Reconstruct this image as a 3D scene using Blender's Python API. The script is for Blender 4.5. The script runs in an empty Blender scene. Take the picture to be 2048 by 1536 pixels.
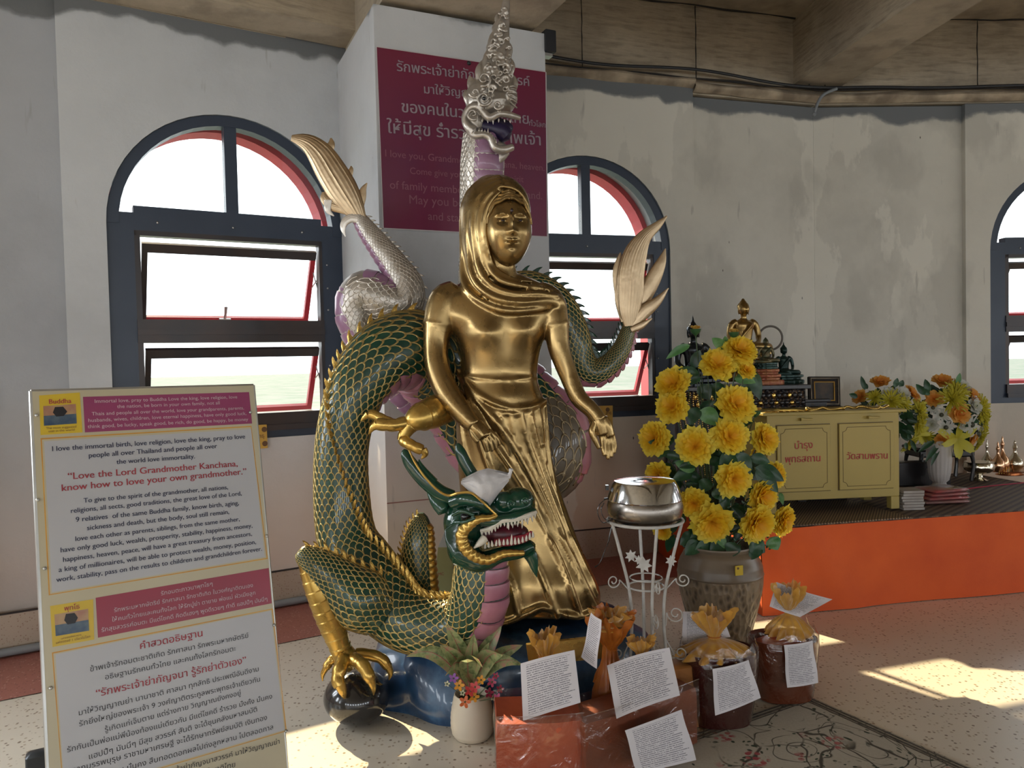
import bpy, math, random
import numpy as np
from mathutils import Vector, Matrix, noise as mnoise
random.seed(7)
PI = math.pi
sc = bpy.context.scene
col = sc.collection
# ---------------------------------------------------------------- camera
FPX, CX, CY = 1540.0, 1024.0, 768.0
PITCH, ROLL, CAMZ = 0.0292, -0.0225, 1.5
cam = bpy.data.cameras.new('camera')
cam.sensor_width = 36.0
cam.lens = 36.0 * FPX / 2048.0
cam.clip_end = 6000
cam_o = bpy.data.objects.new('camera', cam)
col.objects.link(cam_o)
CAM_R = Matrix.Rotation(PI / 2 - PITCH, 3, 'X') @ Matrix.Rotation(ROLL, 3, 'Z')
cam_o.matrix_world = Matrix.Translation((0, 0, CAMZ)) @ CAM_R.to_4x4()
sc.camera = cam_o
CAMP = Vector((0, 0, CAMZ))
# ---------------------------------------------------------------- sky, sun, exposure
world = bpy.data.worlds.new('sky')
sc.world = world
world.use_nodes = True
bg = world.node_tree.nodes['Background']
bg.inputs[0].default_value = (0.90, 0.96, 1.0, 1)
bg.inputs[1].default_value = 3.2
sun = bpy.data.lights.new('sun', 'SUN')
sun.energy = 11.0
sun.color = (1.0, 0.80, 0.50)
sun.angle = 0.012
sun_o = bpy.data.objects.new('sun', sun)
col.objects.link(sun_o)
SUN_DIR = Vector((0.585, -0.811, -0.70)).normalized()      # the way the light travels
sun_o.rotation_euler = SUN_DIR.to_track_quat('-Z', 'Y').to_euler()
sun_o.location = (-3, 8, 8)
REAR_W = 50.0          # area lamps added in the unseen rear windows as tunable front fill
sc.view_settings.view_transform = 'Standard'
sc.view_settings.look = 'None'
sc.view_settings.gamma = 1
sc.view_settings.exposure = 0.15
sc.view_settings.use_curve_mapping = False
sc.cycles.max_bounces = 7
sc.cycles.diffuse_bounces = 4
sc.cycles.transparent_max_bounces = 16
sc.cycles.caustics_reflective = False
sc.cycles.caustics_refractive = False
sc.cycles.sample_clamp_indirect = 12.0
sc.cycles.use_denoising = True


# ---------------------------------------------------------------- points from the photograph's rays
def ray(x, y):
    return CAM_R @ Vector(((x - CX) / FPX, (CY - y) / FPX, -1.0))


def W(x, y, Y):
    d = ray(x, y)
    return CAMP + d * (Y / d.y)


def G(x, y, z=0.0):
    d = ray(x, y)
    return CAMP + d * ((z - CAMZ) / d.z)


def on_plane(x, y, p0, n):
    d = ray(x, y)
    return CAMP + d * ((p0 - CAMP).dot(n) / d.dot(n))


def Rm(r, Y):
    return r * Y / FPX


# ---------------------------------------------------------------- materials
def new_mat(name):
    m = bpy.data.materials.new(name)
    m.use_nodes = True
    nt = m.node_tree
    return m, nt, nt.nodes['Principled BSDF']


def setin(b, k, v):
    if k in b.inputs:
        b.inputs[k].default_value = v


def c4(c):
    return (c[0], c[1], c[2], 1.0)


def srgb(r, g, b):
    f = lambda v: ((v / 255.0) / 12.92) if v <= 10 else (((v / 255.0) + 0.055) / 1.055) ** 2.4
    return (f(r), f(g), f(b))


def mat(name, color, rough=0.6, metal=0.0, c2=None, scale=6.0, bump=0.0, bscale=40.0, lo=0.35, hi=0.65, **kw):
    m, nt, b = new_mat(name)
    b.inputs['Base Color'].default_value = c4(color)
    b.inputs['Roughness'].default_value = rough
    b.inputs['Metallic'].default_value = metal
    tc = nt.nodes.new('ShaderNodeTexCoord')
    if c2 is None:
        c2 = tuple(v * 0.82 for v in color)
    n = nt.nodes.new('ShaderNodeTexNoise')
    n.inputs['Scale'].default_value = scale
    n.inputs['Detail'].default_value = 5
    nt.links.new(tc.outputs['Object'], n.inputs['Vector'])
    r = nt.nodes.new('ShaderNodeValToRGB')
    r.color_ramp.elements[0].position = lo
    r.color_ramp.elements[0].color = c4(color)
    r.color_ramp.elements[1].position = hi
    r.color_ramp.elements[1].color = c4(c2)
    nt.links.new(n.outputs['Fac'], r.inputs[0])
    nt.links.new(r.outputs[0], b.inputs['Base Color'])
    if bump:
        n2 = nt.nodes.new('ShaderNodeTexNoise')
        n2.inputs['Scale'].default_value = bscale
        n2.inputs['Detail'].default_value = 4
        nt.links.new(tc.outputs['Object'], n2.inputs['Vector'])
        bp = nt.nodes.new('ShaderNodeBump')
        bp.inputs['Strength'].default_value = bump
        bp.inputs['Distance'].default_value = 0.01
        nt.links.new(n2.outputs['Fac'], bp.inputs['Height'])
        nt.links.new(bp.outputs[0], b.inputs['Normal'])
    for k, v in kw.items():
        setin(b, k.replace('_', ' '), v)
    return m


class NT:
    """small helper for longer node trees"""
    def __init__(s, name):
        s.m, s.nt, s.b = new_mat(name)
        s.tc = s.nt.nodes.new('ShaderNodeTexCoord')
        s.obj = s.tc.outputs['Object']

    def L(s, a, b):
        s.nt.links.new(a, b)

    def noise(s, scale, detail=4, vec=None, rough=0.5):
        n = s.nt.nodes.new('ShaderNodeTexNoise')
        n.inputs['Scale'].default_value = scale
        n.inputs['Detail'].default_value = detail
        n.inputs['Roughness'].default_value = rough
        s.L(vec or s.obj, n.inputs['Vector'])
        return n.outputs['Fac']

    def voro(s, scale, vec=None, out='Distance', feature='F1'):
        n = s.nt.nodes.new('ShaderNodeTexVoronoi')
        n.feature = feature
        n.inputs['Scale'].default_value = scale
        s.L(vec or s.obj, n.inputs['Vector'])
        return n.outputs[out]

    def ramp(s, fac, stops, interp='LINEAR'):
        r = s.nt.nodes.new('ShaderNodeValToRGB')
        r.color_ramp.interpolation = interp
        e = r.color_ramp.elements
        while len(e) < len(stops):
            e.new(0.5)
        for i, (p, c) in enumerate(stops):
            e[i].position = p
            e[i].color = c4(c) if not isinstance(c, float) else (c, c, c, 1)
        s.L(fac, r.inputs[0])
        return r.outputs[0]

    def mix(s, fac, a, b, mode='MIX'):
        n = s.nt.nodes.new('ShaderNodeMix')
        n.data_type = 'RGBA'
        n.blend_type = mode
        for sock, v in ((n.inputs[0], fac), (n.inputs[6], a), (n.inputs[7], b)):
            if isinstance(v, (int, float)):
                sock.default_value = v
            elif isinstance(v, tuple):
                sock.default_value = c4(v)
            else:
                s.L(v, sock)
        return n.outputs[2]

    def math(s, op, a, b=0.0):
        n = s.nt.nodes.new('ShaderNodeMath')
        n.operation = op
        for sock, v in ((n.inputs[0], a), (n.inputs[1], b)):
            if isinstance(v, (int, float)):
                sock.default_value = v
            else:
                s.L(v, sock)
        return n.outputs[0]

    def sep(s, vec=None):
        n = s.nt.nodes.new('ShaderNodeSeparateXYZ')
        s.L(vec or s.obj, n.inputs[0])
        return n.outputs

    def mapping(s, scale=(1, 1, 1), rot=(0, 0, 0), loc=(0, 0, 0), vec=None):
        n = s.nt.nodes.new('ShaderNodeMapping')
        n.inputs['Scale'].default_value = scale
        n.inputs['Rotation'].default_value = rot
        n.inputs['Location'].default_value = loc
        s.L(vec or s.obj, n.inputs['Vector'])
        return n.outputs[0]

    def bump(s, h, strength=0.3, dist=0.01):
        bp = s.nt.nodes.new('ShaderNodeBump')
        bp.inputs['Strength'].default_value = strength
        bp.inputs['Distance'].default_value = dist
        s.L(h, bp.inputs['Height'])
        s.L(bp.outputs[0], s.b.inputs['Normal'])

    def color(s, c):
        s.L(c, s.b.inputs['Base Color'])

    def rough(s, v):
        if isinstance(v, (int, float)):
            s.b.inputs['Roughness'].default_value = v
        else:
            s.L(v, s.b.inputs['Roughness'])
        return s


def glassy(name, tint=(1, 1, 1), gloss=0.08, rough=0.02, alpha_noise=None):
    m, nt, b = new_mat(name)
    nt.nodes.remove(b)
    t = nt.nodes.new('ShaderNodeBsdfTransparent')
    t.inputs[0].default_value = c4(tint)
    g = nt.nodes.new('ShaderNodeBsdfGlossy')
    g.inputs['Roughness'].default_value = rough
    mx = nt.nodes.new('ShaderNodeMixShader')
    lw = nt.nodes.new('ShaderNodeLayerWeight')
    lw.inputs[0].default_value = 0.5
    pw = nt.nodes.new('ShaderNodeMath')
    pw.operation = 'POWER'
    pw.inputs[1].default_value = 5.0
    nt.links.new(lw.outputs['Facing'], pw.inputs[0])
    ma = nt.nodes.new('ShaderNodeMath')
    ma.operation = 'ADD'
    ma.inputs[1].default_value = gloss + .035
    ma.use_clamp = True
    nt.links.new(pw.outputs[0], ma.inputs[0])
    nt.links.new(ma.outputs[0], mx.inputs[0])
    nt.links.new(t.outputs[0], mx.inputs[1])
    nt.links.new(g.outputs[0], mx.inputs[2])
    nt.links.new(mx.outputs[0], nt.nodes['Material Output'].inputs[0])
    if alpha_noise:
        tc = nt.nodes.new('ShaderNodeTexCoord')
        n = nt.nodes.new('ShaderNodeTexNoise')
        n.inputs['Scale'].default_value = alpha_noise
        n.inputs['Detail'].default_value = 5
        n.inputs['Distortion'].default_value = 1.5
        nt.links.new(tc.outputs['Object'], n.inputs['Vector'])
        bp = nt.nodes.new('ShaderNodeBump')
        bp.inputs['Strength'].default_value = 0.9
        bp.inputs['Distance'].default_value = 0.02
        nt.links.new(n.outputs['Fac'], bp.inputs['Height'])
        nt.links.new(bp.outputs[0], g.inputs['Normal'])
    return m


# ---------------------------------------------------------------- mesh building
def cr(pts, n):
    """Catmull-Rom through rows of numbers, n samples, spaced by length of the first three columns"""
    P = np.array(pts, float)
    if len(P) == 2:
        t = np.linspace(0, 1, n)[:, None]
        return P[0] * (1 - t) + P[1] * t
    Q = np.vstack([2 * P[0] - P[1], P, 2 * P[-1] - P[-2]])
    out = []
    for i in range(1, len(Q) - 2):
        for t in np.linspace(0, 1, 24, endpoint=False):
            a, b, c, d = Q[i - 1], Q[i], Q[i + 1], Q[i + 2]
            out.append(0.5 * ((2 * b) + (-a + c) * t + (2 * a - 5 * b + 4 * c - d) * t * t + (-a + 3 * b - 3 * c + d) * t ** 3))
    out.append(P[-1])
    O = np.array(out)
    k = min(3, O.shape[1])
    s = np.concatenate([[0], np.cumsum(np.linalg.norm(np.diff(O[:, :k], axis=0), axis=1))])
    ss = np.linspace(0, s[-1], n)
    return np.stack([np.interp(ss, s, O[:, j]) for j in range(O.shape[1])], 1)


class MB:
    def __init__(s):
        s.v, s.f, s.mi, s.k = [], [], [], 0

    def add(s, vs, fs, m=None):
        o = len(s.v)
        s.v.extend([tuple(map(float, p)) for p in vs])
        s.f.extend([tuple(i + o for i in f) for f in fs])
        s.mi.extend([s.k if m is None else m] * len(fs))
        return s

    def box(s, c, d, rz=0.0, R=None, m=None, bev=0.0):
        R = R or Matrix.Rotation(rz, 3, 'Z')
        c = Vector(c)
        hx, hy, hz = d[0] / 2, d[1] / 2, d[2] / 2
        if bev <= 0:
            P = [(sx * hx, sy * hy, sz * hz) for sx in (-1, 1) for sy in (-1, 1) for sz in (-1, 1)]
            F = [(0, 1, 3, 2), (4, 6, 7, 5), (0, 4, 5, 1), (2, 3, 7, 6), (0, 2, 6, 4), (1, 5, 7, 3)]
        else:
            b = min(bev, hx * .9, hy * .9, hz * .9)
            P, F = [], []
            rings = []
            for (ix, iy, z) in ((b, b, -hz), (0, 0, -hz + b), (0, 0, hz - b), (b, b, hz)):
                x, y = hx - ix, hy - iy
                q = b * 0.6
                ring = [(x - q, -y, z), (x, -y + q, z), (x, y - q, z), (x - q, y, z), (-x + q, y, z), (-x, y - q, z), (-x, -y + q, z), (-x + q, -y, z)]
                rings.append(range(len(P), len(P) + 8))
                P += ring
            for a, bb in zip(rings, rings[1:]):
                for i in range(8):
                    F.append((a[i], a[(i + 1) % 8], bb[(i + 1) % 8], bb[i]))
            F.append(tuple(reversed(list(rings[0]))))
            F.append(tuple(rings[-1]))
        return s.add([c + R @ Vector(p) for p in P], F, m)

    def quad(s, a, b, c, d, m=None):
        return s.add([a, b, c, d], [(0, 1, 2, 3)], m)

    def tube(s, pts, seg=10, n=None, caps=True, front=(0, -1, 0), flat=1.0, m=None, ends=True):
        """pts rows: x y z r ; flat squeezes the section along the front direction"""
        P = np.array([tuple(p[0]) + (p[1],) if len(p) == 2 else tuple(p) for p in pts], float)
        if n:
            P = cr(P, n)
        T = np.gradient(P[:, :3], axis=0)
        T /= np.linalg.norm(T, axis=1)[:, None] + 1e-9
        V, F = [], []
        fr = np.array(front, float)
        prev = None
        N = len(P)
        for i in range(N):
            t = T[i]
            b = fr - t * fr.dot(t)
            if np.linalg.norm(b) < 0.25:
                b = prev if prev is not None else np.array((1.0, 0.1, 0)) - t * t[0]
                b = b - t * b.dot(t)
            b /= np.linalg.norm(b) + 1e-9
            prev = b
            w = np.cross(t, b)
            for j in range(seg):
                a = 2 * PI * j / seg
                V.append(P[i, :3] + P[i, 3] * (b * math.cos(a) * flat + w * math.sin(a)))
        for i in range(N - 1):
            for j in range(seg):
                k = (j + 1) % seg
                F.append((i * seg + j, i * seg + k, (i + 1) * seg + k, (i + 1) * seg + j))
        if caps:
            c0, c1 = len(V), len(V) + 1
            V.append(P[0, :3] - T[0] * P[0, 3] * (0.5 if ends else 0))
            V.append(P[-1, :3] + T[-1] * P[-1, 3] * (0.5 if ends else 0))
            for j in range(seg):
                k = (j + 1) % seg
                F.append((c0, k, j))
                F.append((c1, (N - 1) * seg + j, (N - 1) * seg + k))
        return s.add(V, F, m)

    def lathe(s, prof, c=(0, 0, 0), seg=32, sx=1.0, sy=1.0, m=None, fn=None, R=None):
        V, F = [], []
        c = Vector(c)
        for i, (r, z) in enumerate(prof):
            for j in range(seg):
                a = 2 * PI * j / seg
                rr = r * (fn(a, i) if fn else 1.0)
                p = Vector((rr * math.cos(a) * sx, rr * math.sin(a) * sy, z))
                V.append(c + (R @ p if R else p))
        for i in range(len(prof) - 1):
            for j in range(seg):
                k = (j + 1) % seg
                F.append((i * seg + j, i * seg + k, (i + 1) * seg + k, (i + 1) * seg + j))
        for i, rev in ((0, True), (len(prof) - 1, False)):
            if prof[i][0] > 1e-4:
                idx = [i * seg + j for j in range(seg)]
                F.append(tuple(reversed(idx)) if rev else tuple(idx))
        return s.add(V, F, m)

    def ball(s, c, r, seg=16, rings=10, m=None, R=None, fn=None):
        r = Vector(r) if hasattr(r, '__len__') else Vector((r, r, r))
        c = Vector(c)
        V, F = [], []
        for i in range(rings + 1):
            th = PI * i / rings
            for j in range(seg):
                a = 2 * PI * j / seg
                d = Vector((math.sin(th) * math.cos(a), math.sin(th) * math.sin(a), math.cos(th)))
                k = fn(d) if fn else 1.0
                p = Vector((d.x * r.x, d.y * r.y, d.z * r.z)) * k
                V.append(c + (R @ p if R else p))
        for i in range(rings):
            for j in range(seg):
                k = (j + 1) % seg
                F.append((i * seg + j, (i + 1) * seg + j, (i + 1) * seg + k, i * seg + k))
        return s.add(V, F, m)

    def grid(s, fn, nu, nv, m=None, double=0.0):
        V, F = [], []
        for i in range(nu + 1):
            for j in range(nv + 1):
                V.append(fn(i / nu, j / nv))
        for i in range(nu):
            for j in range(nv):
                a = i * (nv + 1) + j
                F.append((a, a + nv + 1, a + nv + 2, a + 1))
        return s.add(V, F, m)

    def prism(s, poly, d, m=None):
        """poly: 3-D points in order, d: extrusion vector"""
        n = len(poly)
        d = Vector(d)
        V = [Vector(p) for p in poly] + [Vector(p) + d for p in poly]
        F = [tuple(range(n - 1, -1, -1)), tuple(range(n, 2 * n))]
        for i in range(n):
            k = (i + 1) % n
            F.append((i, k, n + k, n + i))
        return s.add(V, F, m)

    def mesh(s, name, mats, smooth=True, angle=None, uv=None):
        me = bpy.data.meshes.new(name)
        me.from_pydata(s.v, [], s.f)
        for mt in (mats if isinstance(mats, (list, tuple)) else [mats]):
            me.materials.append(mt)
        me.polygons.foreach_set('material_index', s.mi)
        me.polygons.foreach_set('use_smooth', [smooth] * len(me.polygons))
        me.update()
        if smooth and angle:
            try:
                me.set_sharp_from_angle(angle=math.radians(angle))
            except Exception:
                pass
        return me

    def build(s, name, mats, parent=None, smooth=True, angle=40, label=None, kind=None, wn=True):
        me = s.mesh(name, mats, smooth, angle)
        return put(name, me, parent, label, kind)


def put(name, me, parent=None, label=None, kind=None):
    o = bpy.data.objects.new(name, me)
    col.objects.link(o)
    if parent is not None:
        o.parent = parent
        o.matrix_parent_inverse = Matrix.Translation(-parent_loc(parent))
    if label:
        o['label'] = label
    if kind:
        o['kind'] = kind
    return o


def parent_loc(p):
    # an Empty sits at its thing's base; mesh parts carry scene coordinates
    return Vector(p.location) if p.type == 'EMPTY' else Vector((0, 0, 0))


def thing(name, label, cat, loc=(0, 0, 0), group=None):
    o = bpy.data.objects.new(name, None)
    o.empty_display_size = 0.05
    col.objects.link(o)
    o.location = loc
    return tag(o, label, cat, group)


def tag(o, label, cat, group=None):
    o['label'] = label
    o['category'] = cat
    if group:
        o['group'] = group
    return o


def struct(o):
    o['kind'] = 'structure'
    return o


def stuff(o):
    o['kind'] = 'stuff'
    return o


def remesh(mb, voxel, smooth=6, factor=0.5):
    """union of overlapping closed shapes as ONE continuous surface"""
    me = mb.mesh('tmp', [], True)
    o = bpy.data.objects.new('tmp', me)
    col.objects.link(o)
    md = o.modifiers.new('r', 'REMESH')
    md.mode = 'VOXEL'
    md.voxel_size = voxel
    md.use_smooth_shade = True
    mdb = o.modifiers.new('r2', 'REMESH')      # second pass drops what the first left inside
    mdb.mode = 'VOXEL'
    mdb.voxel_size = voxel
    mdb.use_smooth_shade = True
    if smooth:
        m2 = o.modifiers.new('s', 'SMOOTH')
        m2.iterations = smooth
        m2.factor = factor
    dg = bpy.context.evaluated_depsgraph_get()
    dg.update()
    out = bpy.data.meshes.new_from_object(o.evaluated_get(dg))
    bpy.data.objects.remove(o)
    bpy.data.meshes.remove(me)
    out.polygons.foreach_set('use_smooth', [True] * len(out.polygons))
    return out


def put_remesh(name, mb, voxel, mats, parent=None, smooth=6, label=None, factor=0.5):
    me = remesh(mb, voxel, smooth, factor)
    me.name = name
    me.materials.clear()
    for mt in (mats if isinstance(mats, (list, tuple)) else [mats]):
        me.materials.append(mt)
    return put(name, me, parent, label)


def text_mesh(body, p0, p1, up, normal, vscale=1.0, bold=0.0, res=4):
    """lettering whose baseline runs from p0 to p1"""
    cu = bpy.data.curves.new('t', 'FONT')
    cu.body = body
    cu.size = 1.0
    cu.resolution_u = res
    cu.offset = 0.0
    o = bpy.data.objects.new('t', cu)
    col.objects.link(o)
    dg = bpy.context.evaluated_depsgraph_get()
    dg.update()
    me = bpy.data.meshes.new_from_object(o.evaluated_get(dg))
    bpy.data.objects.remove(o)
    n = len(me.vertices)
    co = np.empty(n * 3)
    me.vertices.foreach_get('co', co)
    co = co.reshape(-1, 3)
    fs = [tuple(p.vertices) for p in me.polygons]
    bpy.data.meshes.remove(me)
    x0, x1 = co[:, 0].min(), co[:, 0].max()
    p0, p1 = Vector(p0), Vector(p1)
    ux = (p1 - p0)
    Lw = ux.length
    ux.normalize()
    up = (up - ux * up.dot(ux)).normalized()
    k = Lw / max(x1 - x0, 1e-6)
    V = [p0 + ux * ((c[0] - x0) * k) + up * (c[1] * k * vscale) + normal * 0.0008 for c in co]
    return V, fs
# ================================================================ THE SETTING
def wall_mat(name, base, warm, patches=False):
    n = NT(name)
    xyz = n.sep()
    big = n.noise(0.9, 6, rough=0.65)
    c = n.ramp(big, [(0.30, tuple(v * 0.84 for v in base)), (0.5, base), (0.72, tuple(min(1, v * 1.10) for v in base))])
    # floor's warm sun bounce painted into the lower wall, with an uneven upper edge
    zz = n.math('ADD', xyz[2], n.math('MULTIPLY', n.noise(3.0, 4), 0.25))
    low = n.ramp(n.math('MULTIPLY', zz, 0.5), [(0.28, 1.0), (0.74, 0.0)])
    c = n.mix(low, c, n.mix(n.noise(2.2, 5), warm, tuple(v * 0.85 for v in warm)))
    if patches:      # flaked lime patches with hard edges
        pz = n.noise(1.1, 7, vec=n.mapping((1, 1, .45)), rough=.6)
        c = n.mix(n.ramp(pz, [(0.52, 0.0), (0.535, 0.55)]), c, tuple(min(1, v * 1.22) for v in base))
        c = n.mix(n.ramp(n.noise(1.7, 6, vec=n.mapping((1, 1, .6), loc=(4, 2, 1))), [(0.56, 0.0), (0.62, 0.35)]), c, tuple(v * .62 for v in base))
    # pits and scratches of the old plaster
    sp = n.voro(9.0, vec=n.mapping((1.0, 1.0, 0.45)))
    pits = n.ramp(sp, [(0.035, 1.0), (0.055, 0.0)])
    gate = n.ramp(n.noise(2.4, 2), [(0.52, 0.0), (0.60, 1.0)])
    c = n.mix(n.math('MULTIPLY', pits, gate), c, (0.10, 0.085, 0.075))
    streak = n.noise(16.0, 3, vec=n.mapping((1.0, 1.0, 0.16)))
    c = n.mix(n.ramp(streak, [(0.69, 0.0), (0.75, 0.35)]), c, (0.24, 0.22, 0.20))
    # grey cement smears under the ceiling ledge
    z2 = n.math('ADD', xyz[2], n.math('MULTIPLY', n.noise(2.2, 5), 0.30))
    top = n.ramp(n.math('MULTIPLY', z2, 0.25), [(0.898, 0.0), (0.904, 1.0)])
    c = n.mix(top, c, (0.17, 0.18, 0.19))
    n.color(c)
    n.rough(0.85)
    n.bump(n.noise(14, 8, rough=0.7), 0.35, 0.006)
    return n.m


M_wall = wall_mat('plaster_wall', (0.58, 0.605, 0.64), (0.76, 0.65, 0.58))  # bluish tint of the left wall's glare put into the base
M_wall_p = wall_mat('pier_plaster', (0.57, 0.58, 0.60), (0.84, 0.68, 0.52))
M_wall_d = wall_mat('grey_plaster_wall', (0.42, 0.44, 0.48), (0.58, 0.52, 0.49))  # same plaster, with the shade of the left recess painted into the base
M_wall_w = wall_mat('stained_plaster_wall', (0.65, 0.62, 0.55), (0.74, 0.57, 0.44), True)  # base tinted with this side's warmer light, over that the wall's own stains
M_wall_edge = mat('plaster_edge', (0.62, 0.60, 0.57), 0.85, c2=(0.5, 0.47, 0.44), scale=3, bump=0.3, bscale=20)

n = NT('ceiling_concrete')
c = n.ramp(n.noise(1.3, 8, rough=0.7), [(0.3, (0.30, 0.25, 0.19)), (0.5, (0.42, 0.35, 0.26)), (0.68, (0.52, 0.44, 0.33))])
grain = n.noise(5.0, 6, vec=n.mapping((1, 1, 7)))
c = n.mix(n.ramp(grain, [(0.5, 0.0), (0.75, 0.5)]), c, (0.09, 0.075, 0.06))
n.color(c)
n.rough(0.9)
n.bump(grain, 0.5, 0.02)
M_conc = n.m
M_ledge = mat('weathered_board', (0.52, 0.42, 0.30), 0.8, c2=(0.22, 0.17, 0.12), scale=5, bump=0.4, bscale=30)


def terrazzo(name, base, chips, scale=70):
    n = NT(name)
    cell = n.voro(scale, out='Color')
    dist = n.voro(scale)
    s = n.sep(cell)
    col_ = n.ramp(s[0], [(0.0, chips[0]), (0.10, chips[0]), (0.13, chips[1]), (0.28, chips[1]), (0.32, base), (1.0, base)], 'CONSTANT')
    c = n.mix(n.ramp(dist, [(0.28, 1.0), (0.42, 0.0)]), base, col_)
    c = n.mix(n.ramp(n.noise(1.2, 5), [(0.35, 0.0), (0.7, 0.35)]), c, tuple(v * 0.72 for v in base))
    n.color(c)
    n.rough(0.30)
    setin(n.b, 'Specular IOR Level', 0.35)
    return n.m


M_floor = terrazzo('terrazzo_floor', (0.74, 0.67, 0.56), [(0.22, 0.15, 0.09), (0.46, 0.36, 0.25)], 60)
M_red = terrazzo('red_terrazzo', (0.40, 0.15, 0.12), [(0.62, 0.38, 0.33), (0.2, 0.06, 0.05)], 85)
M_skirt = terrazzo('skirting_terrazzo', (0.50, 0.41, 0.33), [(0.30, 0.18, 0.13), (0.38, 0.28, 0.2)], 110)
M_frame = mat('window_frame_paint', (0.030, 0.044, 0.075), 0.38, 0.0, c2=(0.040, 0.056, 0.09), scale=3)  # bluish window glare lifted into the base colour of the dark frames
M_frame_b = mat('window_frame_brown', (0.06, 0.045, 0.042), 0.35, 0.3, c2=(0.04, 0.04, 0.045), scale=4)
M_sash_red = mat('red_sash_paint', (0.55, 0.035, 0.05), 0.4, c2=(0.45, 0.03, 0.045))
M_out_red = mat('red_outer_wall', (0.60, 0.07, 0.09), 0.6, c2=(0.5, 0.06, 0.08))
M_out_grey = mat('grey_reveal', (0.30, 0.34, 0.36), 0.7, c2=(0.26, 0.3, 0.32))
M_glass = glassy('window_glass', (0.97, 0.985, 0.985), 0.0)
M_metal = mat('bare_metal', (0.6, 0.6, 0.6), 0.3, 1.0)

A0 = Vector((-2.229, 4.35, 0)); U1 = Vector((0.858, 0.514, 0))
B0 = Vector((0.258, 5.68, 0)); U2 = Vector((0.957, 0.290, 0))
V12 = Vector((-0.283, 5.516, 0))
V23 = Vector((2.550, 6.375, 0))
CEN = Vector((4.38, -4.77, 0))


def rot(v, a):
    return Matrix.Rotation(a, 3, 'Z') @ v


# ring of facets, each FL long and turned 15 degrees from the last
FL = 2.96
U3 = rot(U2, -math.radians(15.0))
verts_r = [V23]
u = U3.copy()
while len(verts_r) < 24:
    verts_r.append(verts_r[-1] + u * FL)
    u = rot(u, -math.radians(15.0))
WALL_T = 0.24
Z_WALL = 3.60
# window outline in (u, z): centre 0
WHALF, WSPR, WBOT = 0.685, 2.335, 1.06


def arch_pts(hw, spring, r, n=20, z0=None):
    pts = []
    if z0 is not None:
        pts.append((hw, z0))
    for i in range(n + 1):
        a = PI * i / n
        pts.append((hw * math.cos(a), spring + r * math.sin(a)))
    if z0 is not None:
        pts.append((-hw, z0))
    return pts


def wall_panel(name, o, u, length, wc, z1=Z_WALL, thick=WALL_T, uv0=0.0, m=None, holes=None, z0=0.0):
    """wall from o along u, window centres wc (distances), as one mesh with real openings"""
    n_in = Vector((u.y, -u.x, 0))
    mb = MB()
    m = m or M_wall
    def P(a, z, d=0.0):
        return o + u * a - n_in * d + Vector((0, 0, z))
    cur = 0.0
    for d, flip in ((0.0, False), (thick, True)):
        cur = 0.0
        def Q(a, b, c, e):
            mb.quad(*((a, b, c, e) if not flip else (e, c, b, a)), m=0)
        for w in wc:
            a0, a1 = w - WHALF, w + WHALF
            Q(P(cur, z0, d), P(a0, z0, d), P(a0, z1, d), P(cur, z1, d))
            Q(P(a0, z0, d), P(a1, z0, d), P(a1, WBOT, d), P(a0, WBOT, d))
            ar = arch_pts(WHALF, WSPR, WHALF, 28)
            for (xa, za), (xb, zb) in zip(ar, ar[1:]):
                Q(P(w + xb, zb, d), P(w + xa, za, d), P(w + xa, z1, d), P(w + xb, z1, d))
            cur = a1
        Q(P(cur, z0, d), P(length, z0, d), P(length, z1, d), P(cur, z1, d))
    for w in wc:
        op = arch_pts(WHALF, WSPR, WHALF, 28, WBOT)
        for (xa, za), (xb, zb) in zip(op, op[1:] + op[:1]):
            mb.quad(P(w + xa, za, 0), P(w + xb, zb, 0), P(w + xb, zb, thick), P(w + xa, za, thick), m=1)
    mb.quad(P(0, z0, 0), P(0, z1, 0), P(0, z1, thick), P(0, z0, thick), m=0)
    mb.quad(P(length, z0, 0), P(length, z0, thick), P(length, z1, thick), P(length, z1, 0), m=0)
    mb.quad(P(0, z1, 0), P(length, z1, 0), P(length, z1, thick), P(0, z1, thick), m=0)
    return struct(mb.build(name, [m, M_out_grey], smooth=False))


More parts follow.
